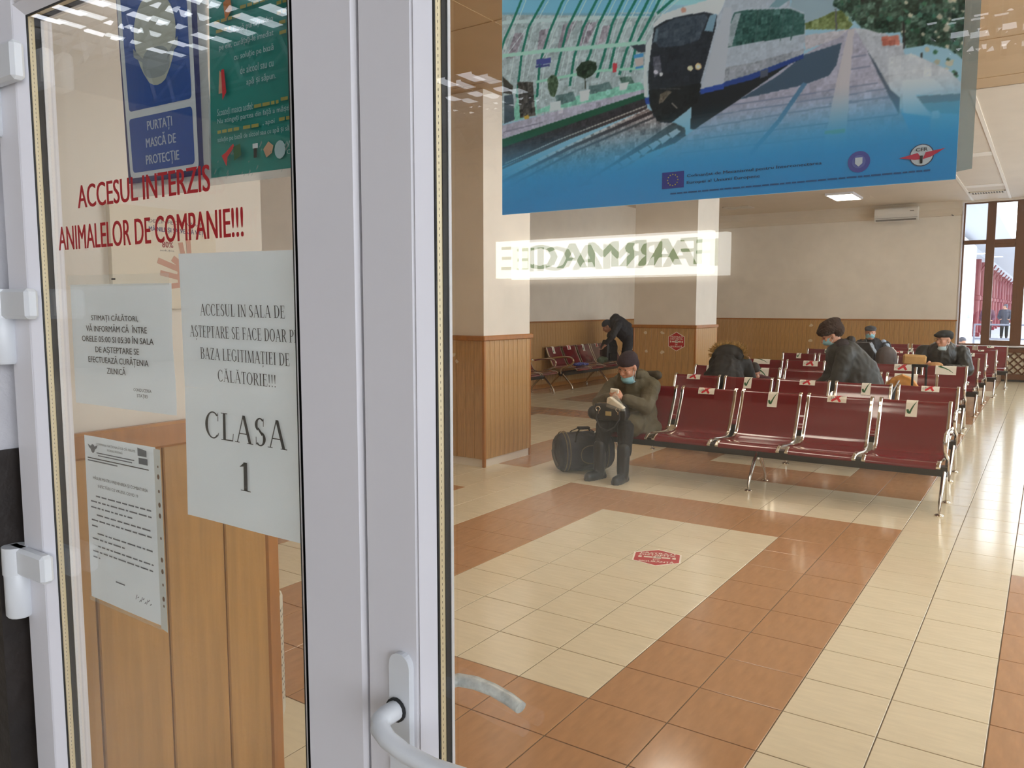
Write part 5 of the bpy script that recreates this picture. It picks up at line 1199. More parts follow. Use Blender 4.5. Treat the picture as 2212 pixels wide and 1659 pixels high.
def foot_mesh(): return MB().lathe([(.031, 0), (.032, .006), (.026, .013), (.010, .018), (.008, .04)], seg=14).mesh('foot', CHROME, True)
def arm_mesh():
    b = MB(); P = smooth_prof([(.175, .585), (.06, .608), (-.10, .618), (-.205, .612), (-.262, .575), (-.262, .520), (-.205, .470), (-.12, .432), (-.03, .405), (.0, .36), (.0, .30)], 3)
    b.tube([(0, p[0], p[1]) for p in P], [.015]*len(P), 10, flat=1.25)
    b.tube([(0, .175, .585), (0, .255, .60)], .011, 8)
    return b.mesh('armrest', CHROME, True)
ME = dict(seat=seat_shell(), bar=side_bar(), leg=leg_mesh(1), foot=foot_mesh(), arm=arm_mesh())
RAILM = MB().prism([(-.05, .335), (.055, .335), (.045, .262), (-.03, .258)], (-2.9, 0, 0), (0, 1, 0), (0, 0, 1), (2.9, 0, 0)).mesh('rail', DARKM)
def make_bench(loc, rz, label, group):
    r = empty('waiting_bench', loc, rz, label, 'bench', group)
    for k in range(5):
        x = -PITCH_S*(k+.5); s = link('seat', ME['seat'], r); s.location = (x, 0, 0)
        for d in (-1, 1): f = link('side_bar', ME['bar'], r); f.location = (x+d*.255, 0, 0)
    link('rail', RAILM, r)
    for x in (-.02, -1.45, -2.88):
        l = link('leg', ME['leg'], r); l.location = (x, 0, 0)
        for s in (-1, 1): f = link('foot', ME['foot'], l); f.location = (0, s*.240, 0)
    for x in (-.005, -2.895): a = link('armrest', ME['arm'], r); a.location = (x, 0, 0)
    return r
BG = 'rows of burgundy waiting benches'
BENCH = {}
ROWS = [('1', 2.19, 1.463, 'nearest burgundy five seat bench, olive coated woman on its end seat'), ('2', 2.13, 2.833, 'burgundy bench of the second row, directly behind the nearest bench'), ('2b', 1.80, 4.30, 'burgundy bench of the third row, black luggage handle rising before it'),
        ('3', 1.965, 5.94, 'burgundy bench of the fourth row, in front of the black capped man'), ('4', 1.978, 7.81, 'burgundy bench on which the man in black cap and glasses sits'), ('5', 1.98, 9.44, 'burgundy bench on which the man in grey cap and blue mask sits'),
        ('6', 2.065, 10.67, 'burgundy bench of the second row from the window'), ('7', 2.167, 12.40, 'burgundy bench of the last row, nearest the back window')]
b0 = None
for k, x, y, lab in ROWS:
    if b0 is None: b0 = r = make_bench((x, y, 0), 0, lab, BG)
    else: r = dup(b0); r.location = (x, y, 0); r['label'] = lab
    BENCH[k] = r
for k, y, lab in (('L1', 10.31, 'burgundy bench along the left wall with a backpack on it'), ('L2', 6.78, 'burgundy bench along the left wall, mostly hidden by the near pillar')):
    r = dup(b0); r.location = (-4.77, y, 0); r.rotation_euler = (0, 0, math.pi/2); r['label'] = lab; r['group'] = 'burgundy benches along the left wall'; BENCH[k] = r

# ---- paper signs draped over the seat backs
def seat_paper(bench, seat, kind, dx=0.0, s0=.03, w_=.085, h_=.155, label='', rot=0, group='seat signs'):
    """kind check / cross; seat 1 is at the right end; s0 = distance below the top roll"""
    bo = BENCH[bench]; x = -PITCH_S*(seat-.5)+dx; root = empty('seat_sign', (0, 0, 0), 0, label, 'paper sign')
    b = MB(); nv = 8; vs = []; fs = []
    for j in range(nv+1):
        y, z = on_prof(s0+h_*j/nv, .0030)
        for i in range(4): vs.append((x-w_/2+w_*i/3, y, z))
    fs = [(j*4+i, (j+1)*4+i, (j+1)*4+i+1, j*4+i+1) for j in range(nv) for i in range(3)]
    n0 = len(vs)
    for j in range(nv+1):
        y, z = on_prof(s0+h_*j/nv, .0022)
        for i in range(4): vs.append((x-w_/2+w_*i/3, y, z))
    fs += [tuple(n0+q for q in reversed(f)) for f in fs]
    b.add(vs, fs); sh = b.build('sheet', PAPERW, root)
    def mark(polys, mat, nm, off):
        m = MB()
        for p in polys:
            q = [(u, v) for u, v in p]; ar = sum(q[i][0]*q[(i+1) % len(q)][1]-q[(i+1) % len(q)][0]*q[i][1] for i in range(len(q)))
            if ar < 0: q.reverse()
            P3 = []
            for u, v in q:
                y, z = on_prof(s0+h_*(1-v), off); P3.append((x-w_/2+w_*u, y, z))
            m.add(P3, [tuple(range(len(P3)))])
        return m.build(nm, mat, root)
    def ribbon(pts, wd, n=5):
        out = []; Q = []
        for a in range(len(pts)-1):
            for q in range(n): t = q/n; Q.append((pts[a][0]+(pts[a+1][0]-pts[a][0])*t, pts[a][1]+(pts[a+1][1]-pts[a][1])*t, wd[a]+(wd[a+1]-wd[a])*t))
        Q.append((*pts[-1], wd[-1])); A = []
        for a in range(len(Q)):
            p, q = Q[max(a-1, 0)], Q[min(a+1, len(Q)-1)]; dx_, dy_ = (q[0]-p[0])*w_, (q[1]-p[1])*h_; L_ = math.hypot(dx_, dy_) or 1; hw = Q[a][2]*min(w_, h_)/2
            A.append(((Q[a][0]-dy_/L_*hw/w_, Q[a][1]+dx_/L_*hw/h_), (Q[a][0]+dy_/L_*hw/w_, Q[a][1]-dx_/L_*hw/h_)))
        return [[A[a][0], A[a][1], A[a+1][1], A[a+1][0]] for a in range(len(A)-1)]
    if kind == 'check':
        if rot: P = ribbon([(.36, .86), (.14, .70)], [.10, .16])+ribbon([(.16, .72), (.45, .58), (.66, .42), (.86, .18)], [.14, .09, .07, .03])
        else: P = ribbon([(.14, .40), (.24, .24), (.36, .17)], [.20, .24, .10])+ribbon([(.34, .17), (.48, .40), (.64, .60), (.90, .84)], [.18, .15, .11, .03])
        mark(P, GREENC, 'check_mark', .0042)
    elif kind == 'cross':
        mark(ribbon([(.34, .92), (.68, .08)], [.26, .22], 8), REDX, 'cross_mark', .0042); mark(ribbon([(.76, .86), (.50, .48), (.22, .12)], [.16, .26, .20], 6), REDX, 'cross_mark', .0046)
        g = MB(); letters = 'CĂLĂTORI'
        for k, ch in enumerate(letters):
            u = .07+k*.11; v = .22+.07*k; tmp = MB(); letter(tmp, ch, (0, 0, 1, 1), (0, 0, 0), (1, 0, 0), (0, 1, 0), 0, .01, res=1)
            vv = []
            for (a, c, _) in tmp.v:
                uu = u+a*.085; v2 = v+c*.20; y, z = on_prof(s0+h_*(1-min(1, v2)), .0052); vv.append((x-w_/2+w_*uu, y, z))
            g.add(vv, tmp.f)
        g.build('lettering', INKG, root)
    root.matrix_world = Matrix.Translation(bo.location) @ Matrix.Rotation(bo.rotation_euler.z, 4, 'Z'); root['group'] = group
    return root
SG = 'green and red signs on the seats'
rowname = {'1': 'nearest bench', '2': 'second bench row', '2b': 'third bench row', '3': 'fourth bench row', '4': 'fifth bench row', '5': 'sixth bench row', '6': 'seventh bench row', '7': 'last bench row', 'L1': 'bench by the left wall', 'L2': 'x'}
seatname = {1: 'right end seat', 2: 'second seat from the right end', 3: 'middle seat', 4: 'second seat from the left end', 5: 'left end seat'}
SIGNS = [('1', 4, 'cross', -.02, .035, .155, .085, 0), ('1', 3, 'check', .02, .045, .085, .155, 0), ('1', 2, 'cross', -.02, .035, .155, .085, 0), ('1', 1, 'check', -.02, .045, .085, .155, 0),
         ('2', 5, 'cross', -.04, .03, .155, .085, 0), ('2', 4, 'check', .0, .03, .085, .155, 0), ('2', 3, 'cross', .04, .03, .155, .085, 0), ('2', 2, 'check', .03, .03, .085, .155, 0), ('2', 1, 'cross', .02, .03, .155, .085, 0),
         ('2b', 5, 'cross', .0, .02, .20, .145, 0), ('2b', 4, 'check', .05, .04, .155, .175, 1), ('2b', 2, 'cross', -.02, .02, .21, .15, 0), ('2b', 1, 'check', -.06, .05, .24, .16, 1),
         ('3', 5, 'check', -.04, .02, .24, .115, 1), ('3', 4, 'cross', .07, .02, .20, .12, 0), ('3', 2, 'cross', .10, .02, .22, .13, 0), ('3', 1, 'check', .02, .03, .24, .15, 1),
         ('4', 5, 'check', .0, .02, .075, .13, 0), ('4', 3, 'check', -.05, .02, .08, .11, 0), ('4', 2, 'cross', -.06, .02, .155, .085, 0), ('4', 4, 'check', .1, .02, .075, .13, 0),
         ('5', 5, 'check', .08, .02, .075, .12, 0), ('5', 3, 'cross', .1, .02, .15, .08, 0), ('5', 2, 'check', -.02, .02, .075, .13, 0), ('5', 1, 'check', .05, .02, .08, .1, 0),
         ('6', 2, 'cross', 0, .02, .15, .08, 0), ('6', 3, 'check', .05, .02, .08, .12, 0), ('6', 1, 'check', .02, .02, .09, .07, 0), ('7', 2, 'check', .1, .02, .075, .11, 0), ('7', 1, 'check', -.03, .02, .12, .08, 0)]
for be, se, kd, dx, s0, w_, h_, rot in SIGNS:
    seat_paper(be, se, kd, dx, s0, w_, h_, 'white %s sign, %s, %s' % ('green tick' if kd == 'check' else 'red cross', rowname[be], seatname[se]), rot, SG)
for se, kd, dx in ((5, 'check', -.02), (4, 'cross', 0), (3, 'check', 0), (2, 'cross', 0)):
    seat_paper('L1', se, kd, dx, .05, .085 if kd == 'check' else .13, .155 if kd == 'check' else .10, 'small %s sign on the %s of the bench by the left wall' % ('green tick' if kd == 'check' else 'red cross', {5: 'near end seat', 4: 'second seat', 3: 'middle seat', 2: 'fourth seat'}[se]), 0, SG)

# ---------------------------------------------------------------- distance stickers, tape scraps
RS = M('sticker_red', (184, 40, 46), .45, noise=(20, .1)); SW = M('sticker_white', (232, 222, 206), .5)
def hex_sticker(name, label, o, ax, ay, sx, sy):
    nrm = Vector(ax).cross(Vector(ay)).normalized(); root = empty(name, o, 0, label, 'sticker')
    def hx(k): return [(sx*k*math.cos(a), sy*k*math.sin(a)) for a in [math.radians(30+60*i) for i in range(6)]]
    b = MB(); b.prism(hx(1.0), (0, 0, 0), ax, ay, tuple(nrm*.0008)); b.build('border', SW, root)
    b = MB(); b.prism(hx(.93), nrm*.0008, ax, ay, tuple(nrm*.0005)); b.build('field', RS, root)
    b = MB(); O = tuple(nrm*.0019); u = sx/.2; v = sy/.2
    for s_, x0, y0, x1, y1 in (('PĂSTRAȚI', -.125, .078, .125, .110), ('DISTANȚA', -.13, .035, .13, .067), ('DE', -.025, -.075, .025, -.05), ('SIGURANȚĂ', -.125, -.120, .125, -.088)): letter(b, s_, (x0*u, y0*v, x1*u, y1*v), O, ax, ay, 0, .03)
    def R(x0, y0, x1, y1, m=0): b.prism([(x0*u, y0*v), (x1*u, y0*v), (x1*u, y1*v), (x0*u, y1*v)], O, ax, ay, None, m)
    R(-.095, -.018, -.035, .012); R(.035, -.018, .095, .012); R(-.135, -.022, -.11, .016); R(.11, -.022, .135, .016); R(-.03, -.03, .03, .022)
    b.build('print', SW, root)
    b = MB(); letter(b, '1,5M', (-.026*u, -.022*v, .026*u, .014*v), tuple(nrm*.0023), ax, ay, 0, .02); b.build('small_print', INK, root)
    return root
hex_sticker('distance_sticker', 'red hexagonal keep your distance sticker on the floor tiles', (.833, -.868, 0), (.94, .34, 0), (-.34, .94, 0), .17, .165)
hex_sticker('distance_sticker', 'red hexagonal keep your distance sticker on the far pillar', (-1.955, 6.134, 1.022), (1, 0, 0), (0, 0, 1), .155, .150)
TAPE = M('tape_scrap', (214, 196, 164), .6)
rr = random.Random(21)
def scrap(x, z, y, lab, s=.05, ax=(1, 0, 0), nrm=(0, -1, 0)):
    t = empty('tape_scrap', (x, y, z), 0, lab, 'tape scrap', 'torn tape scraps on the pillars'); n = 7; pts = [(s*rr.uniform(.45, 1)*math.cos(a), s*rr.uniform(.3, .8)*math.sin(a)) for a in [k*2*math.pi/n for k in range(n)]]
    MB().prism(pts, (0, 0, 0), ax, (0, 0, 1), tuple(Vector(nrm)*.001)).build('tape', TAPE, t)
for px_, z_, lab in ((-2.47, 1.145, 'upper left torn tape scrap on the far pillar'), (-2.19, 1.150, 'upper right torn tape scrap on the far pillar'), (-2.455, .855, 'lower left torn tape scrap on the far pillar'), (-2.19, .850, 'lower right torn tape scrap on the far pillar')): scrap(px_, z_, 6.135, lab, .045)
scrap(-2.04, 1.085, .739, 'torn tape scrap high on the near pillar', .035); scrap(-2.00, 1.02, .739, 'torn tape scrap just below another on the near pillar', .03)
scrap(-1.9, .75, YB-.0155, 'torn tape scrap on the back wall, left of a pair', .06); scrap(-1.6, .76, YB-.0155, 'torn tape scrap on the back wall, right of a pair', .05)
scrap(-1.9, 1.12, YB-.0155, 'upper torn tape scrap on the back wall boards', .06); scrap(-1.6, 1.12, YB-.0155, 'upper torn tape scrap on the back wall, the right one', .05)
# perforated bin beside the reveal
wbn = empty('waste_bin', (.43, -3.66, 0), 0, 'pale perforated metal bin half hidden behind the wood clad reveal', 'bin')
BINM = M('bin_cream', (208, 204, 186), .4)
MB().lathe([(.12, .0), (.17, .03), (.185, .10), (.185, .52), (.178, .525), (.17, .51)], seg=28).build('body', BINM, wbn, smooth=True)
b = MB()
for k in range(14):
    for q in range(60):
        a = 2*math.pi*(q+.5*(k % 2))/60; z = .16+k*.025; r_ = .1856; c, s_ = math.cos(a), math.sin(a)
        b.add([(r_*c-s_*e*.0045, r_*s_+c*e*.0045, z+f*.006) for e, f in ((-1, 0), (0, -1), (1, 0), (0, 1))], [(0, 1, 2, 3)])
tag(b.build('perforation', RUBBER, wbn), kind='stuff')
# ---------------------------------------------------------------- people: one continuous remeshed surface per body, clothes as children
def cap(mb, p0, p1, r0, r1=None, flat=1.0, seg=12):
    r1 = r0 if r1 is None else r1; p0, p1 = Vector(p0), Vector(p1); t = (p1-p0); L = t.length
    if L < 1e-6: mb.ball(p0, r0); return
    t /= L; P = []; R = []
    for k in range(4): a = math.pi/2*(1-k/4); P.append(p0-t*r0*math.sin(a)); R.append(max(r0*math.cos(a), r0*.05))
    P.append(p0); R.append(r0); P.append(p1); R.append(r1)
    for k in range(1, 5): a = math.pi/2*k/4; P.append(p1+t*r1*math.sin(a)); R.append(max(r1*math.cos(a), r1*.05))
    mb.tube(P, R, seg, flat=flat)
def skinmesh(name, mb, mat, parent, voxel=.008, it=6, wrinkle=0.0, wscale=9.0):
    me = mb.mesh(name, mat); ob = bpy.data.objects.new(name, me); COL.objects.link(ob)
    m = ob.modifiers.new('r', 'REMESH'); m.mode = 'VOXEL'; m.voxel_size = voxel; m.use_smooth_shade = True
    s = ob.modifiers.new('s', 'SMOOTH'); s.factor = .5; s.iterations = it
    bpy.context.view_layer.update()
    me2 = bpy.data.meshes.new_from_object(ob.evaluated_get(bpy.context.evaluated_depsgraph_get())); me2.name = name
    COL.objects.unlink(ob); bpy.data.objects.remove(ob); bpy.data.meshes.remove(me)
    if wrinkle:
        n = len(me2.vertices); a = np.zeros(n*3); me2.vertices.foreach_get('co', a); a = a.reshape(-1, 3); nn = np.zeros(n*3); me2.vertices.foreach_get('normal', nn); nn = nn.reshape(-1, 3)
        w_ = np.sin(a[:,0]*wscale*5+3*np.sin(a[:,2]*wscale*2))*np.sin(a[:,2]*wscale*4+2.5*np.sin(a[:,1]*wscale*3+a[:,0]*wscale*2))
        a += nn*(w_*wrinkle)[:,None]; me2.vertices.foreach_set('co', a.ravel())
    me2.materials.clear(); me2.materials.append(mat)
    me2.polygons.foreach_set('use_smooth', [True]*len(me2.polygons)); me2.update()
    return link(name, me2, parent)
class Head:
    def __init__(s, c, fwd, s_=1.0, roll=0.0):
        s.c = Vector(c); f = Vector(fwd).normalized(); r = f.cross(Vector((0, 0, 1))).normalized(); u = r.cross(f)
        s.r = r*math.cos(roll)+u*math.sin(roll); s.u = u*math.cos(roll)-r*math.sin(roll); s.f = f; s.s = s_
        s.M = Matrix((s.r, s.f, s.u)).transposed()
    def p(s, x, y, z): return s.c+(s.r*x+s.f*y+s.u*z)*s.s
    def ell(s, mb, c, r): mb.ball(s.p(*c), tuple(v*s.s for v in r), 14, 10, s.M)
    def skin(s, mb):
        s.ell(mb, (0, -.012, .03), (.074, .092, .085)); s.ell(mb, (0, .022, -.03), (.062, .072, .085)); s.ell(mb, (0, .042, -.082), (.042, .044, .032))
        cap(mb, s.p(0, .085, .012), s.p(0, .108, -.026), .010*s.s, .016*s.s); s.ell(mb, (0, .100, -.032), (.019, .014, .012))
        for q in (-1, 1):
            s.ell(mb, (q*.075, -.008, -.012), (.012, .022, .033)); s.ell(mb, (q*.040, .068, -.024), (.022, .020, .022)); s.ell(mb, (q*.030, .082, .026), (.024, .010, .008))
        s.ell(mb, (0, .092, -.062), (.022, .010, .006)); s.ell(mb, (0, .088, -.070), (.019, .010, .006))
    def eyes(s, parent):
        b = MB(); 
        for q in (-1, 1): b.ball(s.p(q*.031, .079, .006), (.011*s.s, .006*s.s, .0045*s.s), 8, 6, s.M)
        b.build('eyes', M('eye_dark', (46, 34, 30), .3), parent, smooth=True)
    def mask(s, parent, drop=0.0, mat=None):
        """pleated surgical mask with ear loops; drop lowers it to the chin"""
        b = MB(); vs = []; nu, nv = 10, 6
        for j in range(nv+1):
            v = j/nv; z = -.012-.085*v-drop
            for i in range(nu+1):
                a = (i/nu-.5)*2; wx = .073-.010*abs(v-.5)*2; x = wx*math.sin(a*1.25)/math.sin(1.25); y = .112-.085*(1-math.cos(a*1.3))-.030*(v-.35)**2*4+.002*math.cos(v*18.8)
                if drop: y -= .012
                vs.append(s.p(x, y, z))
        fs = [(j*(nu+1)+i, j*(nu+1)+i+1, (j+1)*(nu+1)+i+1, (j+1)*(nu+1)+i) for j in range(nv) for i in range(nu)]
        n = len(vs); vs += [v-s.f*.004 for v in vs]; fs += [tuple(n+q for q in reversed(f)) for f in fs]; b.add(vs, fs)
        mk = b.build('face_mask', mat or MASKB, parent, smooth=True)
        b = MB()
        for q in (-1, 1): b.tube([s.p(q*.068, .05, -.03-drop), s.p(q*.078, .005, .0), s.p(q*.080, -.02, -.015), s.p(q*.070, .045, -.075-drop)], .0022, 5)
        b.build('ear_loops', WHITEP, mk)
    def glasses(s, parent, mat):
        b = MB()
        for q in (-1, 1):
            b.tube([s.p(q*.034+.024*math.cos(a), .100, .004+.018*math.sin(a)) for a in [k*math.pi/8 for k in range(16)]], .0018, 5, closed=True); b.tube([s.p(q*.058, .098, .006), s.p(q*.078, .05, .006), s.p(q*.080, -.01, .0)], .0016, 5)
        b.tube([s.p(-.010, .101, .008), s.p(.010, .101, .008)], .0016, 5); b.build('glasses', mat, parent)
def hand(mb, wrist, d, n, s_=1.0, curl=.9, side=1):
    """palm and five separate fingers; d = finger direction, n = palm normal, side = thumb side"""
    w_, d, n = Vector(wrist), Vector(d).normalized(), Vector(n).normalized(); x = d.cross(n).normalized()*side; n = x.cross(d)*side
    if n.dot(Vector(n)) < 0: n = -n
    P = lambda a, b_, c: w_+(x*a+d*b_+n*c)*s_
    for k in range(4):
        a = (-.030+k*.020); cap(mb, P(a*.75, .01, 0), P(a, .082, 0), .013*s_, .011*s_)
        L = (.034, .040, .038, .030)[k]; th = curl*.8; p = P(a, .082, 0); q = p; ang = 0
        for j, f in enumerate((1.0, .75, .6)):
            ang += th*(.7 if j == 0 else 1.0); e = q+(d*math.cos(ang)+n*math.sin(ang))*L*f*s_; cap(mb, q, e, (.0088-.0008*j)*s_, (.0082-.0008*j)*s_, seg=8); q = e
    a = P(.028, .02, .004); b_ = P(.050, .050, .016); c = P(.046, .078, .030); cap(mb, a, b_, .013*s_, .0105*s_, seg=8); cap(mb, b_, c, .0100*s_, .0085*s_, seg=8)
def foot_(mb, ankle, d, s_=1.0, top=.12):
    a = Vector(ankle); d = Vector(d).normalized(); x = d.cross(Vector((0, 0, 1)))
    z0 = a.z
    cap(mb, a+Vector((0, 0, top)), (a.x, a.y, .05), .056*s_, .050*s_); cap(mb, Vector((a.x, a.y, .045))-d*.03, Vector((a.x, a.y, .042))+d*.145*s_, .042*s_, .036*s_)
    b = [(-.07, -.036), (.0, -.040), (.10, -.046), (.165, -.036), (.185, 0), (.165, .036), (.10, .046), (0, .040), (-.07, .036)]
    mb.prism([(p*s_, q*s_) for p, q in b], (a.x, a.y, 0.0), tuple(d), tuple(-x), (0, 0, .035))
def figure(name, label, root, group=None): return empty(name, root, 0, label, 'person', group)

# -- woman in the olive coat
w1 = figure('person', 'seated person in olive coat and dark knitted cap, handbag on lap', (-.44, 1.25, 0))
O = Vector((-.44, 1.25, 0)); L = lambda x, y, z: Vector((x, y, z))-O
hd1 = Head(L(-.415, 1.265, 1.005), (-.22, -.88, -.42), .98, roll=.10)
b = MB(); hd1.skin(b)
cap(b, hd1.p(0, -.02, -.06), L(-.43, 1.42, .84), .052, .06); cap(b, L(-.44, 1.60, .50), L(-.44, 1.46, .84), .12, .11)
for sx, sh, el, wr in ((-1, (-.63, 1.43, .83), (-.665, 1.20, .655), (-.475, 1.085, .740)), (1, (-.25, 1.43, .83), (-.215, 1.22, .64), (-.385, 1.075, .735))):
    cap(b, L(*sh), L(*el), .045, .038); cap(b, L(*el), L(*wr), .036, .026)
hand(b, L(-.475, 1.085, .740), (.62, -.45, .35), (.3, .25, -.6), .92, 1.1, 1); hand(b, L(-.385, 1.075, .735), (-.55, -.5, .40), (-.5, .1, .35), .92, 1.2, -1)
for hx_, kx, fx, fy in ((-.53, -.525, -.535, .93), (-.36, -.31, -.295, .925)):
    cap(b, L(hx_, 1.58, .47), L(kx, 1.02, .47), .07, .055); cap(b, L(kx, 1.02, .47), L(fx, fy+.045, .20), .05, .036)
skinmesh('body', b, SKIN, w1, .0055, 4)
hd1.eyes(w1); hd1.glasses(w1, M('glasses_gold', (150, 120, 90), .3, metal=.6)); hd1.mask(w1, drop=.066)
b = MB(); cap(b, L(-.44, 1.54, .52), L(-.44, 1.45, .80), .19, .185); cap(b, L(-.58, 1.45, .80), L(-.30, 1.45, .80), .115); b.ball(L(-.44, 1.43, .66), (.21, .165, .2))
for sh, el, wr in (((-.635, 1.43, .805), (-.668, 1.20, .655), (-.520, 1.105, .722)), ((-.245, 1.43, .81), (-.210, 1.22, .645), (-.335, 1.09, .722))):
    cap(b, L(*sh), L(*el), .082, .072); cap(b, L(*el), L(*wr), .070, .052)
cap(b, L(-.35, 1.50, .49), L(-.295, 1.12, .485), .125, .105); cap(b, L(-.53, 1.50, .49), L(-.53, 1.28, .50), .12, .09); cap(b, L(-.24, 1.48, .43), L(-.225, 1.26, .41), .075, .06)
cap(b, L(-.53, 1.42, .90), L(-.34, 1.42, .905), .065)
skinmesh('coat', b, OLIVE, w1, .010, 5, .005, 7)
b = MB(); n = 16
for k in range(n+1):
    a = math.pi*(-.25+1.5*k/n); b.ball(L(-.43+.105*math.cos(a+math.pi), 1.395+.085*math.sin(a), .935+.012*math.cos(a)), (.036, .036, .046), 8, 6)
skinmesh('collar', b, OLIVE, w1, .010, 4)
b = MB(); cap(b, L(-.36, 1.55, .90), L(-.235, 1.52, .915), .050, .046); cap(b, L(-.52, 1.55, .90), L(-.36, 1.57, .90), .05); skinmesh('hood', b, M('cloth_olive_dark', (66, 58, 42), .8, noise=(14, .2)), w1, .010, 4)
b = MB(); hd1.ell(b, (0, -.020, .062), (.088, .108, .082)); hd1.ell(b, (0, -.055, .005), (.082, .072, .085)); hd1.ell(b, (0, .03, .072), (.08, .075, .048)); skinmesh('knitted_cap', b, M('knit_plum', (52, 40, 46), .9, bump=.5, bscale=60), w1, .008, 3)
b = MB()
for hx_, kx, fx, fy in ((-.53, -.525, -.535, .98), (-.36, -.31, -.295, .975)): cap(b, L(hx_, 1.56, .47), L(kx, 1.02, .475), .095, .078); cap(b, L(kx, 1.02, .47), L(fx, fy, .26), .078, .062)
skinmesh('trousers', b, BLACKC, w1, .010, 4, .003)
for fx, fy, dx in ((-.535, .95, -.25), (-.295, .945, .02)):
    b = MB(); cap(b, L(fx, fy+.01, .30), L(fx, fy, .10), .060, .055); foot_(b, L(fx, fy, 0), (dx, -1, 0), 1.0, .1); skinmesh('boot', b, BOOT, w1, .007, 3)
# handbag, plastic bag with bread, phone-like white roll
hb = empty('handbag', (-.455, 1.02, .535), math.radians(6), 'black handbag with chrome rings on the lap of the olive coated person', 'handbag')
BAGB = M('bag_black', (22, 21, 23), .42, noise=(40, .3))
b = MB(); b.prism([(-.150, .0), (.150, .0), (.165, .04), (.140, .150), (-.140, .150), (-.165, .04)], (0, .06, 0), (1, 0, 0), (0, 0, 1), (0, -.12, 0)); skinmesh('body', b, BAGB, hb, .009, 4, .003)
b = MB(); b.ball((-.165, -.02, .06), (.055, .05, .062)); b.build('side_pocket', BAGB, hb, smooth=True)
b = MB(); b.tube([(-.10, -.066, .10), (-.11, -.09, .03), (-.07, -.10, -.06), (0, -.105, -.085), (.07, -.10, -.05), (.11, -.085, .03), (.10, -.066, .10)], .0075, 8); b.build('handle', BAGB, hb, smooth=True)
for x in (-.10, .09):
    b = MB(); b.tube([(x+.020*math.cos(a), -.070, .105+.020*math.sin(a)) for a in [k*math.pi/8 for k in range(16)]], .0042, 6, closed=True); b.build('ring', CHROME, hb, smooth=True); MB().cbox((x-.006, -.072, .06), (x+.006, -.062, .086), .002).build('buckle', CHROME, hb)
MB().cbox((-.03, -.072, .045), (.025, -.062, .085), .002).build('badge', M('badge_gold', (200, 184, 130), .3, metal=.6), hb)
b = MB(); b.tube([(-.14, 0, .145), (0, -.01, .155), (.14, 0, .145)], .006, 6); b.build('zip', CHROME, hb)
pb = empty('bread_bag', (-.385, .955, .695), 0, 'clear plastic bag with white bread under two hands', 'plastic bag')
b = MB(); b.prism([(-.075, .0), (-.07, .05), (-.045, .06), (.095, -.03), (.085, -.045)], (0, .025, 0), (1, 0, 0), (0, 0, 1), (0, -.05, 0)); skinmesh('bread', b, M('bread_white', (236, 226, 204), .7, noise=(30, .1)), pb, .006, 4)
b = MB(); b.lathe([(.003, .095), (.016, .085), (.045, .04), (.075, .0), (.085, -.03), (.06, -.045)], seg=14); b.v = [(x*1.15+.035*(.09-z)*1.2, y*.55, z-.35*max(0, x)) for x, y, z in b.v]; b.build('film', FILM('film_bag', (220, 222, 214), .25, .15), pb, smooth=True)
b = MB(); b.cbox((-.04, -.012, -.02), (.04, .012, .025), .006); pk = b.build('paper_packet', PAPERW); pk.location = (-.432, 1.035, .795); pk.rotation_euler = (.3, .1, .1); tag(pk, 'white paper packet held up in both hands', 'packet')
# -- duffel bag on the floor
db = empty('duffel_bag', (-.84, 1.20, 0), math.radians(48), 'dark blue black duffel bag on the floor beside the seated person', 'duffel bag')
b = MB(); N = 14; prof = [(-.275, .06), (-.27, .135), (-.25, .172), (-.20, .188), (0, .192), (.20, .188), (.25, .172), (.27, .135), (.275, .06)]
vs = []
for x, r_ in prof:
    for k in range(20): a = 2*math.pi*k/20; z = .186+r_*math.sin(a)*.97; vs.append((x, r_*1.02*math.cos(a), max(z, .002+.012*abs(math.cos(a)))))
b.add(vs, [(i*20+k, i*20+(k+1) % 20, (i+1)*20+(k+1) % 20, (i+1)*20+k) for i in range(len(prof)-1) for k in range(20)]+[tuple(reversed(range(20))), tuple((len(prof)-1)*20+k for k in range(20))])
b.m = [0]*len(b.f)
DUF = M('duffel_blue', (34, 36, 46), .55, noise=(9, .5, (1, 1, 1), (18, 17, 16)), bump=.35, bscale=14)
skinmesh('body', b, DUF, db, .010, 4, .004, 6)
PIPE = M('piping_khaki', (120, 106, 78), .5)
for x, r_ in ((-.215, .190), (-.185, .193), (.19, .192)): b = MB(); b.tube([(x, r_*1.02*math.cos(a), max(.004, .186+r_*math.sin(a))) for a in [2*math.pi*k/28 for k in range(28)]], .0045, 6, closed=True); b.build('piping', PIPE, db, smooth=True)
b = MB(); b.tube([(.02+.11*math.cos(a)*(1 if abs(math.cos(a)) < .9 else .95), -.192+.012*abs(math.sin(a)), .18+.085*math.sin(a)) for a in [2*math.pi*k/20 for k in range(20)]], .004, 6, closed=True); b.build('pocket_piping', PIPE, db, smooth=True)
for y in (-.07, .07): b = MB(); b.tube([(-.13, y*2.2, .30), (-.09, y*1.2, .37), (-.04, y*.25, .405), (.04, y*.25, .405), (.09, y*1.2, .37), (.13, y*2.2, .30)], .009, 8, flat=.5); b.build('strap', BLACKC, db, smooth=True)
MB().cbox((-.06, -.028, .393), (.06, .028, .418), .008).build('grip', BLACKC, db)
b = MB(); b.tube([(-.275, .03, .25), (-.300, .02, .20), (-.300, -.05, .12), (-.282, -.10, .07)], .014, 6, flat=.4); b.build('end_strap', M('strap_grey', (84, 80, 68), .6), db, smooth=True)
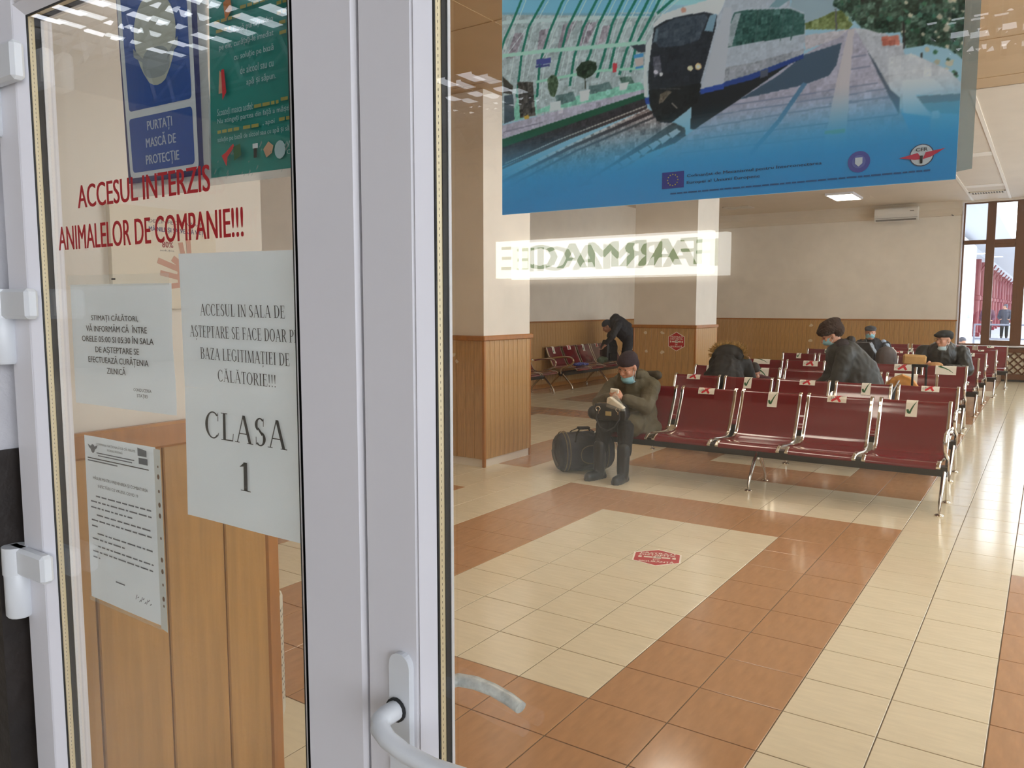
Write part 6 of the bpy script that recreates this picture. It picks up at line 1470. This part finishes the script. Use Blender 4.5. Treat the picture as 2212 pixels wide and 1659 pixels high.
# -- man bending over the left bench
O2 = Vector((-4.36, 9.40, 0)); m2 = figure('person', 'person in dark jacket and jeans bending over the left wall bench', tuple(O2))
D = Vector((-.83, -.56, 0)); X = Vector((.56, -.83, 0)); F = lambda d, s, z: D*d+X*s+Vector((0, 0, z))
h2 = Head(F(.43, .02, 1.155), (-.75, -.45, -.62), 1.0)
b = MB(); h2.skin(b); cap(b, h2.p(0, -.03, -.06), F(.27, 0, 1.23), .055); cap(b, F(0, 0, .93), F(.24, 0, 1.22), .12, .13)
for s_, hx_ in ((-1, .30), (1, .48)): cap(b, F(.24, s_*.19, 1.2), F(.34, s_*.22, .96), .045, .04); cap(b, F(.34, s_*.22, .96), F(hx_, s_*.13, .77), .038, .03); hand(b, F(hx_, s_*.13, .77), (-.5, -.3, -.8), (-.6, -.4, .3), .95, .8, s_)
for s_ in (-1, 1): cap(b, F(-.02, s_*.09, .90), F(.05, s_*.10, .48), .08, .06); cap(b, F(.05, s_*.10, .48), F(-.02, s_*.10, .08), .055, .04)
skinmesh('body', b, SKIN, m2, .009, 4); h2.eyes(m2)
JK = M('cloth_slate', (44, 46, 54), .7, noise=(12, .2), bump=.4, bscale=14)
b = MB(); cap(b, F(-.03, 0, .92), F(.22, 0, 1.20), .165, .185); cap(b, F(.0, 0, 1.08), F(.2, 0, 1.24), .15, .14)
for s_, hx_ in ((-1, .30), (1, .48)): cap(b, F(.22, s_*.18, 1.2), F(.34, s_*.22, .96), .078, .066); cap(b, F(.34, s_*.22, .96), F(hx_-.02, s_*.14, .82), .062, .05)
skinmesh('jacket', b, JK, m2, .011, 5, .004)
b = MB(); cap(b, F(.25, -.05, 1.335), F(.25, .05, 1.335), .085); cap(b, F(.30, -.06, 1.30), F(.30, .06, 1.30), .07); skinmesh('hood', b, JK, m2, .010, 4)
b = MB(); h2.ell(b, (0, -.018, .055), (.084, .102, .080)); h2.ell(b, (0, -.05, .0), (.080, .065, .075)); skinmesh('cap', b, M('cap_slate', (50, 54, 66), .8), m2, .008, 3)
b = MB()
for s_ in (-1, 1): cap(b, F(-.03, s_*.09, .92), F(.05, s_*.10, .48), .108, .08); cap(b, F(.05, s_*.10, .48), F(-.02, s_*.10, .10), .078, .066)
skinmesh('jeans', b, M('denim_dark', (48, 52, 60), .8, noise=(20, .25)), m2, .011, 4, .003)
for s_ in (-1, 1): b = MB(); foot_(b, F(-.02, s_*.10, 0), D, 1.05, .05); skinmesh('shoe', b, BOOT, m2, .009, 3)
# -- back view, fur trimmed hood
O3 = Vector((-.29, 3.56, 0)); m3 = figure('person', 'person in black coat with fur trimmed hood, seen from behind', tuple(O3))
b = MB(); h3 = Head((.0, .22, .955), (.1, .85, -.75), .95); h3.skin(b); cap(b, h3.p(0, -.03, -.05), (0, .12, .90), .055); cap(b, (0, 0, .76), (0, .12, .90), .12)
for s_ in (-1, 1): cap(b, (s_*.17, .22, .95), (s_*.20, .28, .72), .045); cap(b, (s_*.20, .28, .72), (s_*.12, .40, .60), .036, .03); hand(b, (s_*.12, .40, .60), (0, .8, -.5), (-s_*.8, .1, .1), .9, .6, s_); cap(b, (s_*.09, 0, .78), (s_*.10, .06, .44), .08, .06); cap(b, (s_*.10, .06, .44), (s_*.10, -.06, .08), .055, .04)
skinmesh('body', b, SKIN, m3, .010, 3)
b = MB(); cap(b, (0, -.03, .74), (0, .10, .88), .215, .19); b.ball((0, -.05, .72), (.25, .19, .18)); cap(b, (-.11, .12, .90), (.11, .12, .90), .115)
for s_ in (-1, 1): cap(b, (s_*.17, .16, .90), (s_*.215, .24, .72), .085, .072); cap(b, (s_*.215, .24, .74), (s_*.13, .36, .62), .068, .055)
skinmesh('coat', b, M('cloth_charcoal', (34, 33, 33), .75, noise=(12, .2), bump=.4, bscale=12), m3, .011, 5, .004)
b = MB(); b.ball((0, .10, 1.0), (.175, .13, .125)); cap(b, (-.13, .04, .985), (.13, .04, .985), .05); hdm = skinmesh('hood', b, M('cloth_charcoal', (34, 33, 33)), m3, .011, 4)
b = MB(); rr = random.Random(8); FUR = M('fur_tan', (184, 146, 84), .9, noise=(40, .5))
for k in range(420):
    a = rr.uniform(.02, math.pi-.02) if rr.random() < .8 else rr.choice((rr.uniform(-.35, .02), rr.uniform(math.pi-.02, math.pi+.35))); c = Vector((.195*math.cos(a), .10+rr.uniform(-.03, .05), .01+1.01+.105*math.sin(a)-(.02 if math.sin(a) < 0 else 0)))
    d = Vector((math.cos(a)*rr.uniform(.6, 1.2), rr.uniform(-.7, .5), math.sin(a)*rr.uniform(.6, 1.1)+.1)).normalized(); l = rr.uniform(.03, .062); q = d.orthogonal().normalized()*.006; q2 = d.cross(q)
    b.add([c+q, c-q*.5+q2, c-q*.5-q2, c+d*l], [(0, 1, 3), (1, 2, 3), (2, 0, 3), (0, 2, 1)])
b.tube([(.195*math.cos(a), .10, .01+1.01+.105*math.sin(a)) for a in [math.pi*k/14 for k in range(15)]], .022, 8); b.build('fur_trim', FUR, m3)
b = MB()
for s_ in (-1, 1): cap(b, (s_*.10, -.02, .72), (s_*.10, .06, .44), .10, .08); cap(b, (s_*.10, .06, .44), (s_*.10, -.06, .10), .078, .064)
skinmesh('trousers', b, BLACKC, m3, .011, 3)
for s_ in (-1, 1): b = MB(); foot_(b, (s_*.10, -.06, 0), (0, 1, 0), .95, .05); skinmesh('shoe', b, BOOT, m3, .010, 3)
# -- child on the third bench, head bowed
O4 = Vector((-.12, 4.22, 0)); m4 = figure('person', 'dark haired child in plum jacket with bowed head on the third bench', tuple(O4))
h4 = Head((-.01, -.10, .775), (.35, -.75, -.55), .86); b = MB(); h4.skin(b); cap(b, h4.p(0, -.03, -.05), (.02, .02, .66), .042); cap(b, (0, .10, .47), (.02, .05, .64), .09)
for s_ in (-1, 1): cap(b, (s_*.12+.02, .04, .63), (s_*.15, -.08, .52), .035); cap(b, (s_*.15, -.08, .52), (s_*.06, -.2, .50), .028); hand(b, (s_*.06, -.2, .50), (-s_*.4, -.8, -.1), (0, .1, 1), .7, .5, s_); cap(b, (s_*.07, .1, .46), (s_*.08, -.25, .46), .055, .045); cap(b, (s_*.08, -.25, .46), (s_*.08, -.27, .12), .042, .034); cap(b, (s_*.08, -.26, .10), (s_*.08, -.37, .10), .03)
skinmesh('body', b, SKIN, m4, .008, 4); h4.eyes(m4)
b = MB(); h4.ell(b, (0, -.025, .042), (.083, .098, .086)); h4.ell(b, (0, -.06, -.03), (.078, .06, .07)); h4.ell(b, (0, .05, .075), (.066, .05, .03)); skinmesh('hair', b, M('hair_dark', (34, 26, 26), .6, noise=(60, .4)), m4, .007, 2)
PLUM = M('cloth_plum', (92, 46, 60), .75, noise=(14, .2)); b = MB(); cap(b, (0, .10, .48), (.02, .05, .62), .125, .12); cap(b, (-.08, .02, .665), (.12, .0, .665), .06)
for s_ in (-1, 1): cap(b, (s_*.12+.02, .04, .63), (s_*.15, -.08, .52), .06, .052); cap(b, (s_*.15, -.08, .52), (s_*.08, -.17, .505), .05, .042)
skinmesh('jacket', b, PLUM, m4, .010, 4, .003)
b = MB()
for s_ in (-1, 1): cap(b, (s_*.07, .1, .46), (s_*.08, -.25, .465), .07, .06); cap(b, (s_*.08, -.25, .46), (s_*.08, -.27, .16), .056, .045)
skinmesh('trousers', b, M('denim_dark', (48, 52, 60)), m4, .010, 3)
for s_ in (-1, 1): b = MB(); cap(b, (s_*.08, -.25, .12), (s_*.08, -.38, .10), .045, .04); skinmesh('shoe', b, BOOT, m4, .009, 3)
# -- fur hatted woman bending to the left
O5 = Vector((.97, 3.60, 0)); m5 = figure('person', 'bending person in dark quilted coat and brown fur hat', tuple(O5))
D = Vector((-.93, -.37, 0)); X = Vector((.37, -.93, 0)); F = lambda d, s, z: D*d+X*s+Vector((0, 0, z))
h5 = Head(F(.13, .0, 1.25), (-.88, -.38, -.50), .98); b = MB(); h5.skin(b); cap(b, h5.p(0, -.03, -.06), F(.03, 0, 1.08), .05); cap(b, F(-.14, 0, .85), F(.0, 0, 1.05), .13)
for s_ in (-1, 1): cap(b, F(.01, s_*.18, 1.03), F(.08, s_*.21, .78), .045); cap(b, F(.08, s_*.21, .78), F(.27, s_*.14, .62), .036, .03); hand(b, F(.27, s_*.14, .62), (-.7, -.2, -.6), (0, 0, 1), .92, .7, s_)
for s_ in (-1, 1): cap(b, F(-.14, s_*.09, .82), F(-.08, s_*.10, .45), .08, .06); cap(b, F(-.08, s_*.10, .45), F(-.12, s_*.10, .08), .055, .04)
skinmesh('body', b, SKIN, m5, .009, 4); h5.eyes(m5); h5.mask(m5)
QC = M('cloth_quilt', (42, 42, 38), .6, noise=(8, .2), bump=.45, bscale=9); b = MB()
cap(b, F(-.15, 0, .84), F(-.01, 0, 1.03), .225, .19); b.ball(F(-.17, 0, .74), (.25, .24, .20)); cap(b, F(-.16, 0, .60), F(-.16, 0, .78), .23, .235); cap(b, F(.0, -.13, 1.05), F(.0, .13, 1.05), .11)
for s_ in (-1, 1): cap(b, F(.01, s_*.18, 1.03), F(.08, s_*.22, .79), .095, .082); cap(b, F(.08, s_*.22, .79), F(.22, s_*.16, .67), .078, .06)
qc = skinmesh('coat', b, QC, m5, .011, 5, .004)
b = MB(); cap(b, F(.02, -.07, 1.14), F(.02, .07, 1.14), .08); cap(b, F(.09, -.05, 1.09), F(.09, .05, 1.09), .06); skinmesh('collar', b, M('scarf_dark', (44, 34, 38), .85, bump=.4, bscale=30), m5, .010, 4)
FH = M('fur_brown', (58, 38, 28), .95, noise=(45, .5), bump=.9, bscale=60); b = MB(); h5.ell(b, (0, -.02, .075), (.128, .142, .075)); h5.ell(b, (0, -.04, .112), (.115, .128, .062)); h5.ell(b, (0, -.085, .03), (.115, .08, .085)); skinmesh('fur_hat', b, FH, m5, .009, 2, .004, 22)
b = MB(); b.ball(F(-.07, .02, 1.20), (.05, .045, .05)); skinmesh('hair_bun', b, M('hair_dark', (34, 26, 26)), m5, .009, 2)
b = MB()
for s_ in (-1, 1): cap(b, F(-.14, s_*.09, .70), F(-.08, s_*.10, .45), .105, .08); cap(b, F(-.08, s_*.10, .45), F(-.12, s_*.10, .10), .078, .062)
skinmesh('trousers', b, BLACKC, m5, .011, 3)
for s_ in (-1, 1): b = MB(); foot_(b, F(-.12, s_*.10, 0), D, .95, .05); skinmesh('shoe', b, BOOT, m5, .010, 3)
# -- seated men
def seated(label, root, head_c, fwd, hs, coat_m, trouser_m, handp, wide=1.0, voxel=.010):
    r = figure('person', label, root); b = MB(); h = Head(head_c, fwd, hs); h.skin(b)
    cap(b, h.p(0, -.03, -.06), (0, .10, .93), .055, .06); cap(b, (0, .16, .50), (0, .10, .90), .12)
    arms = []
    for s_ in (-1, 1):
        sh = (s_*.20*wide, .09, .90); el = (s_*.27*wide, -.06, .66); wr = handp[0 if s_ < 0 else 1]; arms.append((sh, el, wr)); cap(b, sh, el, .045); cap(b, el, wr, .036, .03); hand(b, wr, (-s_*.6, -.6, .1), (-s_*.2, .4, .5), .95, 1.0, s_)
        cap(b, (s_*.10, .14, .48), (s_*.13, -.34, .50), .075, .06); cap(b, (s_*.13, -.34, .50), (s_*.13, -.36, .10), .055, .04)
    skinmesh('body', b, SKIN, r, voxel, 4); h.eyes(r)
    b = MB(); cap(b, (0, .15, .52), (0, .09, .86), .175*wide, .18*wide); cap(b, (-.15*wide, .09, .88), (.15*wide, .09, .88), .10)
    for sh, el, wr in arms: cap(b, sh, el, .088*wide, .078*wide); cap(b, el, Vector(el)*.25+Vector(wr)*.75, .075*wide, .056)
    skinmesh('jacket', b, coat_m, r, voxel, 5, .005, 8)
    b = MB(); n = 12
    for k in range(n+1):
        a = math.pi*(-.2+1.4*k/n); b.ball((.095*math.cos(a+math.pi), .085+.075*math.sin(a), .975), (.034, .034, .045), 8, 6)
    skinmesh('collar', b, coat_m, r, voxel, 4)
    b = MB()
    for s_ in (-1, 1): cap(b, (s_*.10, .14, .48), (s_*.13, -.34, .51), .09, .075); cap(b, (s_*.13, -.34, .50), (s_*.13, -.36, .10), .072, .06)
    skinmesh('trousers', b, trouser_m, r, voxel, 3)
    for s_ in (-1, 1): b = MB(); foot_(b, (s_*.13, -.36, 0), (0, -1, 0), 1.0, .05); skinmesh('shoe', b, BOOT, r, voxel, 3)
    return r, h
def flat_cap(h, parent, mat):
    b = MB(); h.ell(b, (0, -.012, .068), (.098, .118, .058)); h.ell(b, (0, .075, .062), (.082, .055, .030)); h.ell(b, (0, -.05, .035), (.088, .07, .05)); skinmesh('flat_cap', b, mat, parent, .009, 3)
NAVY = M('cloth_navy', (36, 38, 48), .7, noise=(12, .2)); LEATH = M('leather_black', (30, 30, 28), .36, noise=(10, .3), bump=.5, bscale=13)
m6, h6 = seated('seated person in grey flat cap and light blue face mask, dark jacket', (.27, 9.30, 0), (-.015, -.03, 1.115), (.15, -1, -.02), .98, NAVY, BLACKC, [(-.10, -.26, .60), (.10, -.26, .60)])
h6.mask(m6); flat_cap(h6, m6, M('cap_grey', (72, 72, 78), .85))
b = MB(); cap(b, (.18, .08, .955), (.27, .03, .86), .05, .05); cap(b, (.05, .02, .96), (.08, -.02, .90), .03); skinmesh('shoulder_panel', b, M('cloth_pale_blue', (172, 190, 214), .7), m6, .010, 3)
m7, h7 = seated('seated person in black leather jacket, black cap and glasses', (1.51, 7.60, 0), (.02, -.02, 1.085), (-.62, -.78, -.06), 1.10, LEATH, BLACKC, [(-.20, -.28, .72), (.05, -.30, .70)], 1.22)
h7.mask(m7, drop=.072, mat=M('mask_pale', (176, 200, 206), .7)); h7.glasses(m7, M('glasses_brown', (110, 80, 60), .3)); flat_cap(h7, m7, M('cap_black', (26, 26, 26), .8))
PAR = M('parcel_tan', (196, 152, 92), .7, noise=(10, .12))
b = MB(); b.cbox((-.15, -.06, -.07), (.15, .06, .07), .02); pr_ = b.build('parcel', PAR); pr_.location = (1.20, 7.28, .80); pr_.rotation_euler = (.1, .05, .2); tag(pr_, 'tan paper parcel held before the black leather jacket', 'parcel')
b = MB(); b.ball((0, 0, 0), (.10, .06, .045), 12, 8); pr2 = b.build('glove', M('glove_tan', (190, 140, 92), .7)); pr2.location = (1.47, 7.26, .735); tag(pr2, 'tan glove lying in front of the black leather jacket', 'glove')
# ---------------------------------------------------------------- luggage
def backpack(label, loc, rz, mat, w_=.34, h_=.48, d=.2, strap=True):
    r = empty('backpack', loc, rz, label, 'backpack'); b = MB(); b.prism([(-w_/2, .02), (w_/2, .02), (w_/2, h_*.75), (w_*.3, h_), (-w_*.3, h_), (-w_/2, h_*.75)], (0, d/2, 0), (1, 0, 0), (0, 0, 1), (0, -d, 0)); skinmesh('body', b, mat, r, .012, 7, .004)
    b = MB(); b.prism([(-w_*.36, .04), (w_*.36, .04), (w_*.36, h_*.42), (-w_*.36, h_*.42)], (0, -d/2+.02, 0), (1, 0, 0), (0, 0, 1), (0, -.06, 0)); skinmesh('pocket', b, mat, r, .010, 5)
    b = MB(); b.tube([(-.05, 0, h_-.01), (-.04, 0, h_+.04), (.04, 0, h_+.04), (.05, 0, h_-.01)], .008, 6); b.build('grab_handle', mat, r)
    if strap:
        for s_ in (-1, 1): b = MB(); b.tube([(s_*w_*.25, d/2-.02, h_*.92), (s_*w_*.34, d/2+.05, h_*.7), (s_*w_*.38, d/2+.05, h_*.35), (s_*w_*.34, d/2-.01, .05)], .016, 6, flat=.4); b.build('shoulder_strap', mat, r)
    return r
backpack('black backpack on the bench by the left wall, under the bending person', (-4.72, 9.28, .415), math.radians(70), BAGB, .30, .46, .2)
bk = backpack('large black rounded backpack upright on the fifth bench', (.42, 7.72, .415), 0, BAGB, .38, .60, .24)
gb = empty('travel_bag', (.76, 7.70, .415), 0, 'tall grey rounded travel bag on the fifth bench', 'bag'); GBM = M('bag_grey', (92, 84, 84), .7, noise=(12, .15)); b = MB(); cap(b, (0, 0, .17), (0, 0, .40), .16, .15); b.prism([(-.14, 0), (.14, 0), (.15, .3), (-.15, .3)], (0, .11, 0), (1, 0, 0), (0, 0, 1), (0, -.22, 0)); skinmesh('body', b, GBM, gb, .012, 5); b = MB(); b.tube([(-.06, 0, .54), (-.04, 0, .60), (.04, 0, .60), (.06, 0, .54)], .009, 6); b.build('handle', BAGB, gb)
ob_ = empty('shoulder_bag', (1.45, 4.22, .415), math.radians(8), 'orange bag with dark grey panels on the third bench', 'bag'); ORG = M('bag_orange', (206, 140, 62), .6, noise=(8, .25)); GRY = M('panel_slate', (66, 68, 74), .6)
b = MB(); b.prism([(-.20, .0), (.20, .0), (.19, .26), (.12, .36), (.02, .40), (-.08, .36), (-.19, .22)], (0, .09, 0), (1, 0, 0), (0, 0, 1), (0, -.18, 0)); skinmesh('body', b, ORG, ob_, .010, 6, .004)
for q in ([(-.17, .10), (-.09, .26), (-.03, .28), (-.05, .10)], [(.0, .24), (.12, .26), (.16, .18), (.05, .16)]): b = MB(); b.prism(q, (0, -.090, 0), (1, 0, 0), (0, 0, 1), (0, -.014, 0)); b.build('panel', GRY, ob_)
b = MB(); b.tube([(-.10, -.10, .05), (-.075, -.112, .2), (-.03, -.112, .30), (-.01, -.10, .34)], .008, 6); b.tube([(.03, -.10, .05), (.04, -.112, .18), (.0, -.112, .30)], .008, 6); b.build('strap', WHITEP, ob_)
b = MB(); b.ball((0, 0, .035), (.07, .05, .035), 12, 8); wb_ = b.build('white_bundle', PAPERW); wb_.location = (1.60, 4.0, .415); tag(wb_, 'small white bundle beside the orange bag on the third bench', 'bundle')
su = empty('suitcase', (1.70, 3.62, 0), 0, 'black trolley suitcase with raised handle behind the second bench', 'suitcase')
b = MB(); b.cbox((-.17, -.11, .05), (.17, .11, .56), .03); b.build('shell', BAGB, su)
b = MB(); b.tube([(-.062, .05, .55), (-.062, .05, .95)], .011, 8); b.tube([(.062, .05, .55), (.062, .05, .95)], .011, 8); b.build('handle_tube', BLACKC, su); MB().cbox((-.075, .035, .94), (.075, .065, .968), .006).build('handle_grip', BLACKC, su)
b = MB(); b.tube([(-.09, 0, .56), (-.06, 0, .62), (0, 0, .65), (.06, 0, .62), (.09, 0, .56)], .010, 8); b.build('carry_handle', BLACKC, su)
for x in (-.13, .13):
    for y in (-.08, .08): b = MB(); b.tube([(x-.012, y, .026), (x+.012, y, .026)], .026, 12); b.build('wheel', RUBBER, su); MB().cbox((x-.018, y-.018, .026), (x+.018, y+.018, .06), .004).build('wheel_bracket', BAGB, su)
def cloth_heap(name, label, loc, mat, sx, sy, sz, seed, cat):
    rr = random.Random(seed); b = MB()
    for k in range(7): b.ball((rr.uniform(-.5, .5)*sx, rr.uniform(-.5, .5)*sy, sz*.45), (sx*rr.uniform(.25, .45), sy*rr.uniform(.25, .45), sz*rr.uniform(.35, .55)), 10, 8)
    o = skinmesh(name, b, mat, None, .010, 3, .004, 14); zm = min(v.co.z for v in o.data.vertices); o.location = (loc[0], loc[1], loc[2]-zm); tag(o, label, cat); return o
bc = cloth_heap('folded_scarf', 'blue scarf with white dots on the bench by the left wall', (-4.66, 7.95, .415), M('cloth_dotblue', (38, 52, 130), .8, noise=(55, .5, (1, 1, 1), (190, 196, 220))), .16, .26, .07, 4, 'scarf')
bc.data.materials[0].node_tree.nodes['Color Ramp'].color_ramp.elements[0].position = .40; bc.data.materials[0].node_tree.nodes['Color Ramp'].color_ramp.elements[1].position = .44
cloth_heap('green_bundle', 'dull green bundle next to the backpack by the left wall', (-4.66, 8.82, .415), M('cloth_green', (70, 82, 58), .8, noise=(10, .3)), .15, .28, .15, 6, 'bundle')
wbg = empty('carrier_bag', (.62, 9.18, .415), 0, 'white carrier bag with looped handle on the sixth bench', 'bag'); b = MB(); b.prism([(-.10, 0), (.10, 0), (.09, .30), (-.09, .30)], (0, .05, 0), (1, 0, 0), (0, 0, 1), (0, -.10, 0)); skinmesh('body', b, PAPERW, wbg, .012, 4, .004); b = MB(); b.tube([(-.07, 0, .28), (-.06, 0, .40), (0, 0, .46), (.06, 0, .40), (.07, 0, .28)], .016, 6, flat=.5); b.build('handle', PAPERW, wbg)
# people on the platform outside, small in the photograph
def standing(label, root, fwd, coat, s_=1.0, group=None, mask=False):
    r = figure('person', label, root, group); b = MB(); h = Head((0, 0, 1.60*s_), fwd, 1.0); h.skin(b); cap(b, (0, 0, 1.45), (0, 0, 1.55), .055)
    for q in (-1, 1): cap(b, (q*.1, 0, .88), (q*.11, 0, .08), .08, .045); cap(b, (q*.2, 0, 1.38), (q*.25, -.05, 1.08), .05); cap(b, (q*.25, -.05, 1.08), (q*.2, -.2, .95), .04); hand(b, (q*.2, -.2, .95), (-q*.5, -.8, 0), (0, 0, 1), 1, .6, q)
    cap(b, (0, 0, .9), (0, 0, 1.4), .12); skinmesh('body', b, SKIN, r, .016, 3)
    b = MB(); cap(b, (0, 0, .78), (0, 0, 1.32), .19, .18); cap(b, (-.13, 0, 1.37), (.13, 0, 1.37), .10)
    for q in (-1, 1): cap(b, (q*.2, 0, 1.36), (q*.26, -.05, 1.08), .08); cap(b, (q*.26, -.05, 1.08), (q*.21, -.17, .97), .065)
    skinmesh('coat', b, coat, r, .016, 4); b = MB()
    for q in (-1, 1): cap(b, (q*.1, 0, .88), (q*.11, 0, .12), .10, .07); foot_(b, (q*.11, 0, 0), (0, -1, 0), 1, .04)
    skinmesh('trousers', b, BLACKC, r, .016, 3); b = MB(); h.ell(b, (0, -.02, .055), (.086, .104, .085)); h.ell(b, (0, -.05, -.0), (.08, .065, .08)); skinmesh('hair', b, M('hair_grey', (96, 96, 106), .8), r, .012, 3)
    if mask: h.mask(r, mat=WHITEP)
    return r
FARC = M('coat_far', (64, 66, 80), .8)
standing('small plum coated figure on the platform beyond the railing', (.36, 38.0, -.02), (0, -1, 0), M('coat_far_plum', (86, 50, 70), .8))
standing('small figure in dark blue coat on the platform beside the red columns', (.9, 42, -.02), (-1, 0, 0), FARC)
standing('small figure near the right window edge far out on the platform', (2.25, 40, -.02), (-1, -.3, 0), FARC)
ou = standing('grey haired person with white mask just outside the lower left pane', (1.02, 17.2, -.92), (.6, -.8, 0), FARC, mask=True)
